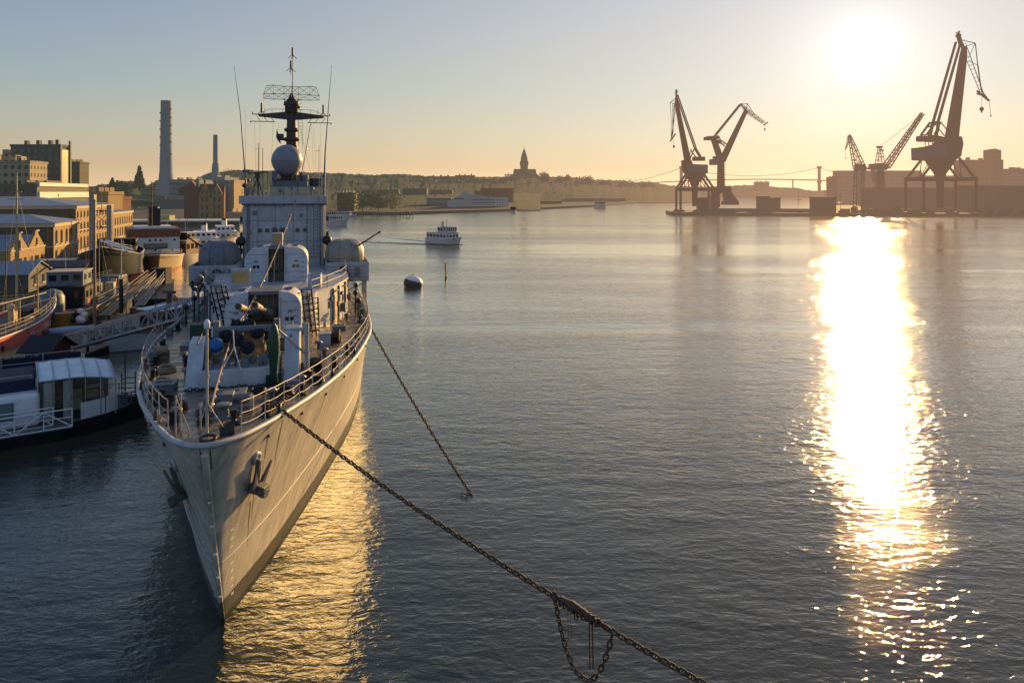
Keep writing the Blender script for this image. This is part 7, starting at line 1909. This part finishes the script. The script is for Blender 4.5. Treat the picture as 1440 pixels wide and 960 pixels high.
# ------------------------------------------------------------------ wake of the ferry
def wake(pts_, w_, h_, nm='wake'):
    g = MB(); rows = []
    for i, p in enumerate(pts_):
        a = pts_[max(i-1,0)]; b_ = pts_[min(i+1,len(pts_)-1)]; d = (b_-a).normalized(); n_ = Vector((-d.y,d.x,0)); k = 1-i/len(pts_)
        ww = w_*(.5+1.3*(1-k)); rows.append([p+n_*ww*q + Vector((0,0,.012+h_*max(0,k)**.6*math.cos(q*math.pi/2)**2)) for q in (-1,-.6,-.25,0,.25,.6,1)])
    g.loft(rows, False, False, True); return tag(g.build(nm, wm), kind='structure')
fx = P(626,270,203)
b0 = Vector((fx.x,203,0)); d0 = Vector((-math.sin(R(232)), math.cos(R(232)),0))
for sg in (1,-1):
    n0 = Vector((-d0.y,d0.x,0))*sg
    wake([b0 + d0*5 - d0*(i*2.6) + n0*(1.5+i*.55) for i in range(34)], .9, .28)
wake([b0 - d0*(6+i*2.4) for i in range(24)], 1.6, .10)
M_FOAM = mat('churned foam', (.55,.56,.55), .6, var=.5, scale=3)
g = MB(); r_ = random.Random(4)
for i in range(70):
    p = b0 + d0*(6.2 - r_.random()**2*13) + Vector((-d0.y,d0.x,0))*r_.choice((-1,1))*r_.uniform(1.3,2.3); s_ = r_.uniform(.08,.28)
    g.add([p+Vector((-s_*2,-s_,.05)),p+Vector((s_*2,-s_,.06)),p+Vector((s_*1.4,s_,.09)),p+Vector((-s_*1.2,s_,.05))],[(0,1,2,3)])
tag(g.build('bow_foam', M_FOAM), kind='stuff')
# ------------------------------------------------------------------ more masts and rigging among the moored craft
pole('slender dark mast with two crosstrees behind the red ship rails', 8, 430, 330, 84, .07, M_MAST, yards=((6.0,.7),(8.0,.5)), stays=True)
pole('thin bare pole beside the dark wheelhouse roof', 92, 420, 352, 92, .05, M_RAIL)
pole('thin dark mast with short yards between the gabled house and brick hall', 67, 400, 322, 104, .06, M_MAST, yards=((6.5,.6),(7.4,.4)))
pole('pale light pole on the jetty near the icebreaker bow', 198, 410, 352, 108, .05, M_RAIL)
mastpole(MBT,.4,3.2,1.6,4.6,.035); mastpole(OT,-.8,7.5,1.6,9.5,.07,((6.5,.8),(8,.5)),stays=((-2.5,2,1.8),(2.5,12,1.8)))
mastpole(OT,.6,-2,4,8.5,.06,((7.2,.6),))
for (x,y,z,s_,m_) in ((1.6,-3,1.9,.5,M_TAN),(-1.4,-1,1.8,.6,M_GREYL),(1.0,12,1.7,.4,M_WHITE),(-1.2,10,1.7,.5,M_BLK),(2.0,-8,1.7,.5,M_ORANGE)):
    g = MB(); g.box(x-s_,x+s_,y-s_,y+s_*1.4,z-.1,z+s_*1.5); g.build('deck_box', m_, OT, bevel=.04)
for (x,y,s_,m_) in ((-1.6,12.5,.35,M_RUST),(1.7,8.4,.3,M_TAN),(-2.0,6.0,.4,M_GREYL),(2.2,-3,.4,M_TAN),(.2,12.8,.3,M_BLK)):
    g = MB(); g.box(x-s_,x+s_,y-s_,y+s_,2.0,2.3+s_*1.6); g.build('deck_box', m_, LS, bevel=.03)

# ------------------------------------------------------------------ loose gear on the pontoon and jetty
r5 = random.Random(17)
spots = [(-44.6,58.5),(-43.2,64.0),(-44.9,68.5),(-41.0,72.0),(-43.8,75.5),(-40.2,79.0),(-44.0,83.0),(-39.5,86.5),(-42.6,90.0),(-38.9,66.5),(-45.0,79.6),(-41.5,61.0)]
for i, (x, y) in enumerate(spots):
    g = MB(); s_ = r5.uniform(.25,.5)
    if i % 3 == 0:
        g.box(x-s_,x+s_,y-s_,y+s_,.862,.862+s_*1.5); g.box(x-s_-.04,x+s_+.04,y-s_-.04,y+s_+.04,.864+s_*1.5,.93+s_*1.5); tag(g.build('timber_crate', (M_TAN,M_GREYD,M_WOOD,M_BLK)[i//3%4], bevel=.02), 'low lidded wooden crate lying on the timber pontoon', 'crate', 'crates lying on the pontoon')
    elif i % 3 == 1:
        for k in range(4): g.torus((x,y,.92+.07*k), s_*(1-.07*k), .05, None, 16, 5)
        tag(g.build('rope_coil', (M_ROPE,M_BLK,M_RUST)[i//3%3]), 'coil of thick rope lying on the timber pontoon', 'rope', 'rope coils on the pontoon')
    else:
        g.lathe([(.28,0),(.31,.25),(.31,.6),(.28,.85),(.02,.86)],(x,y,.862),14); tag(g.build('oil_drum', (M_RUST,M_NAVY,M_ORANGE,M_GREYD)[i//3%4]), 'upright steel drum standing on the timber pontoon', 'drum', 'drums standing on the pontoon')
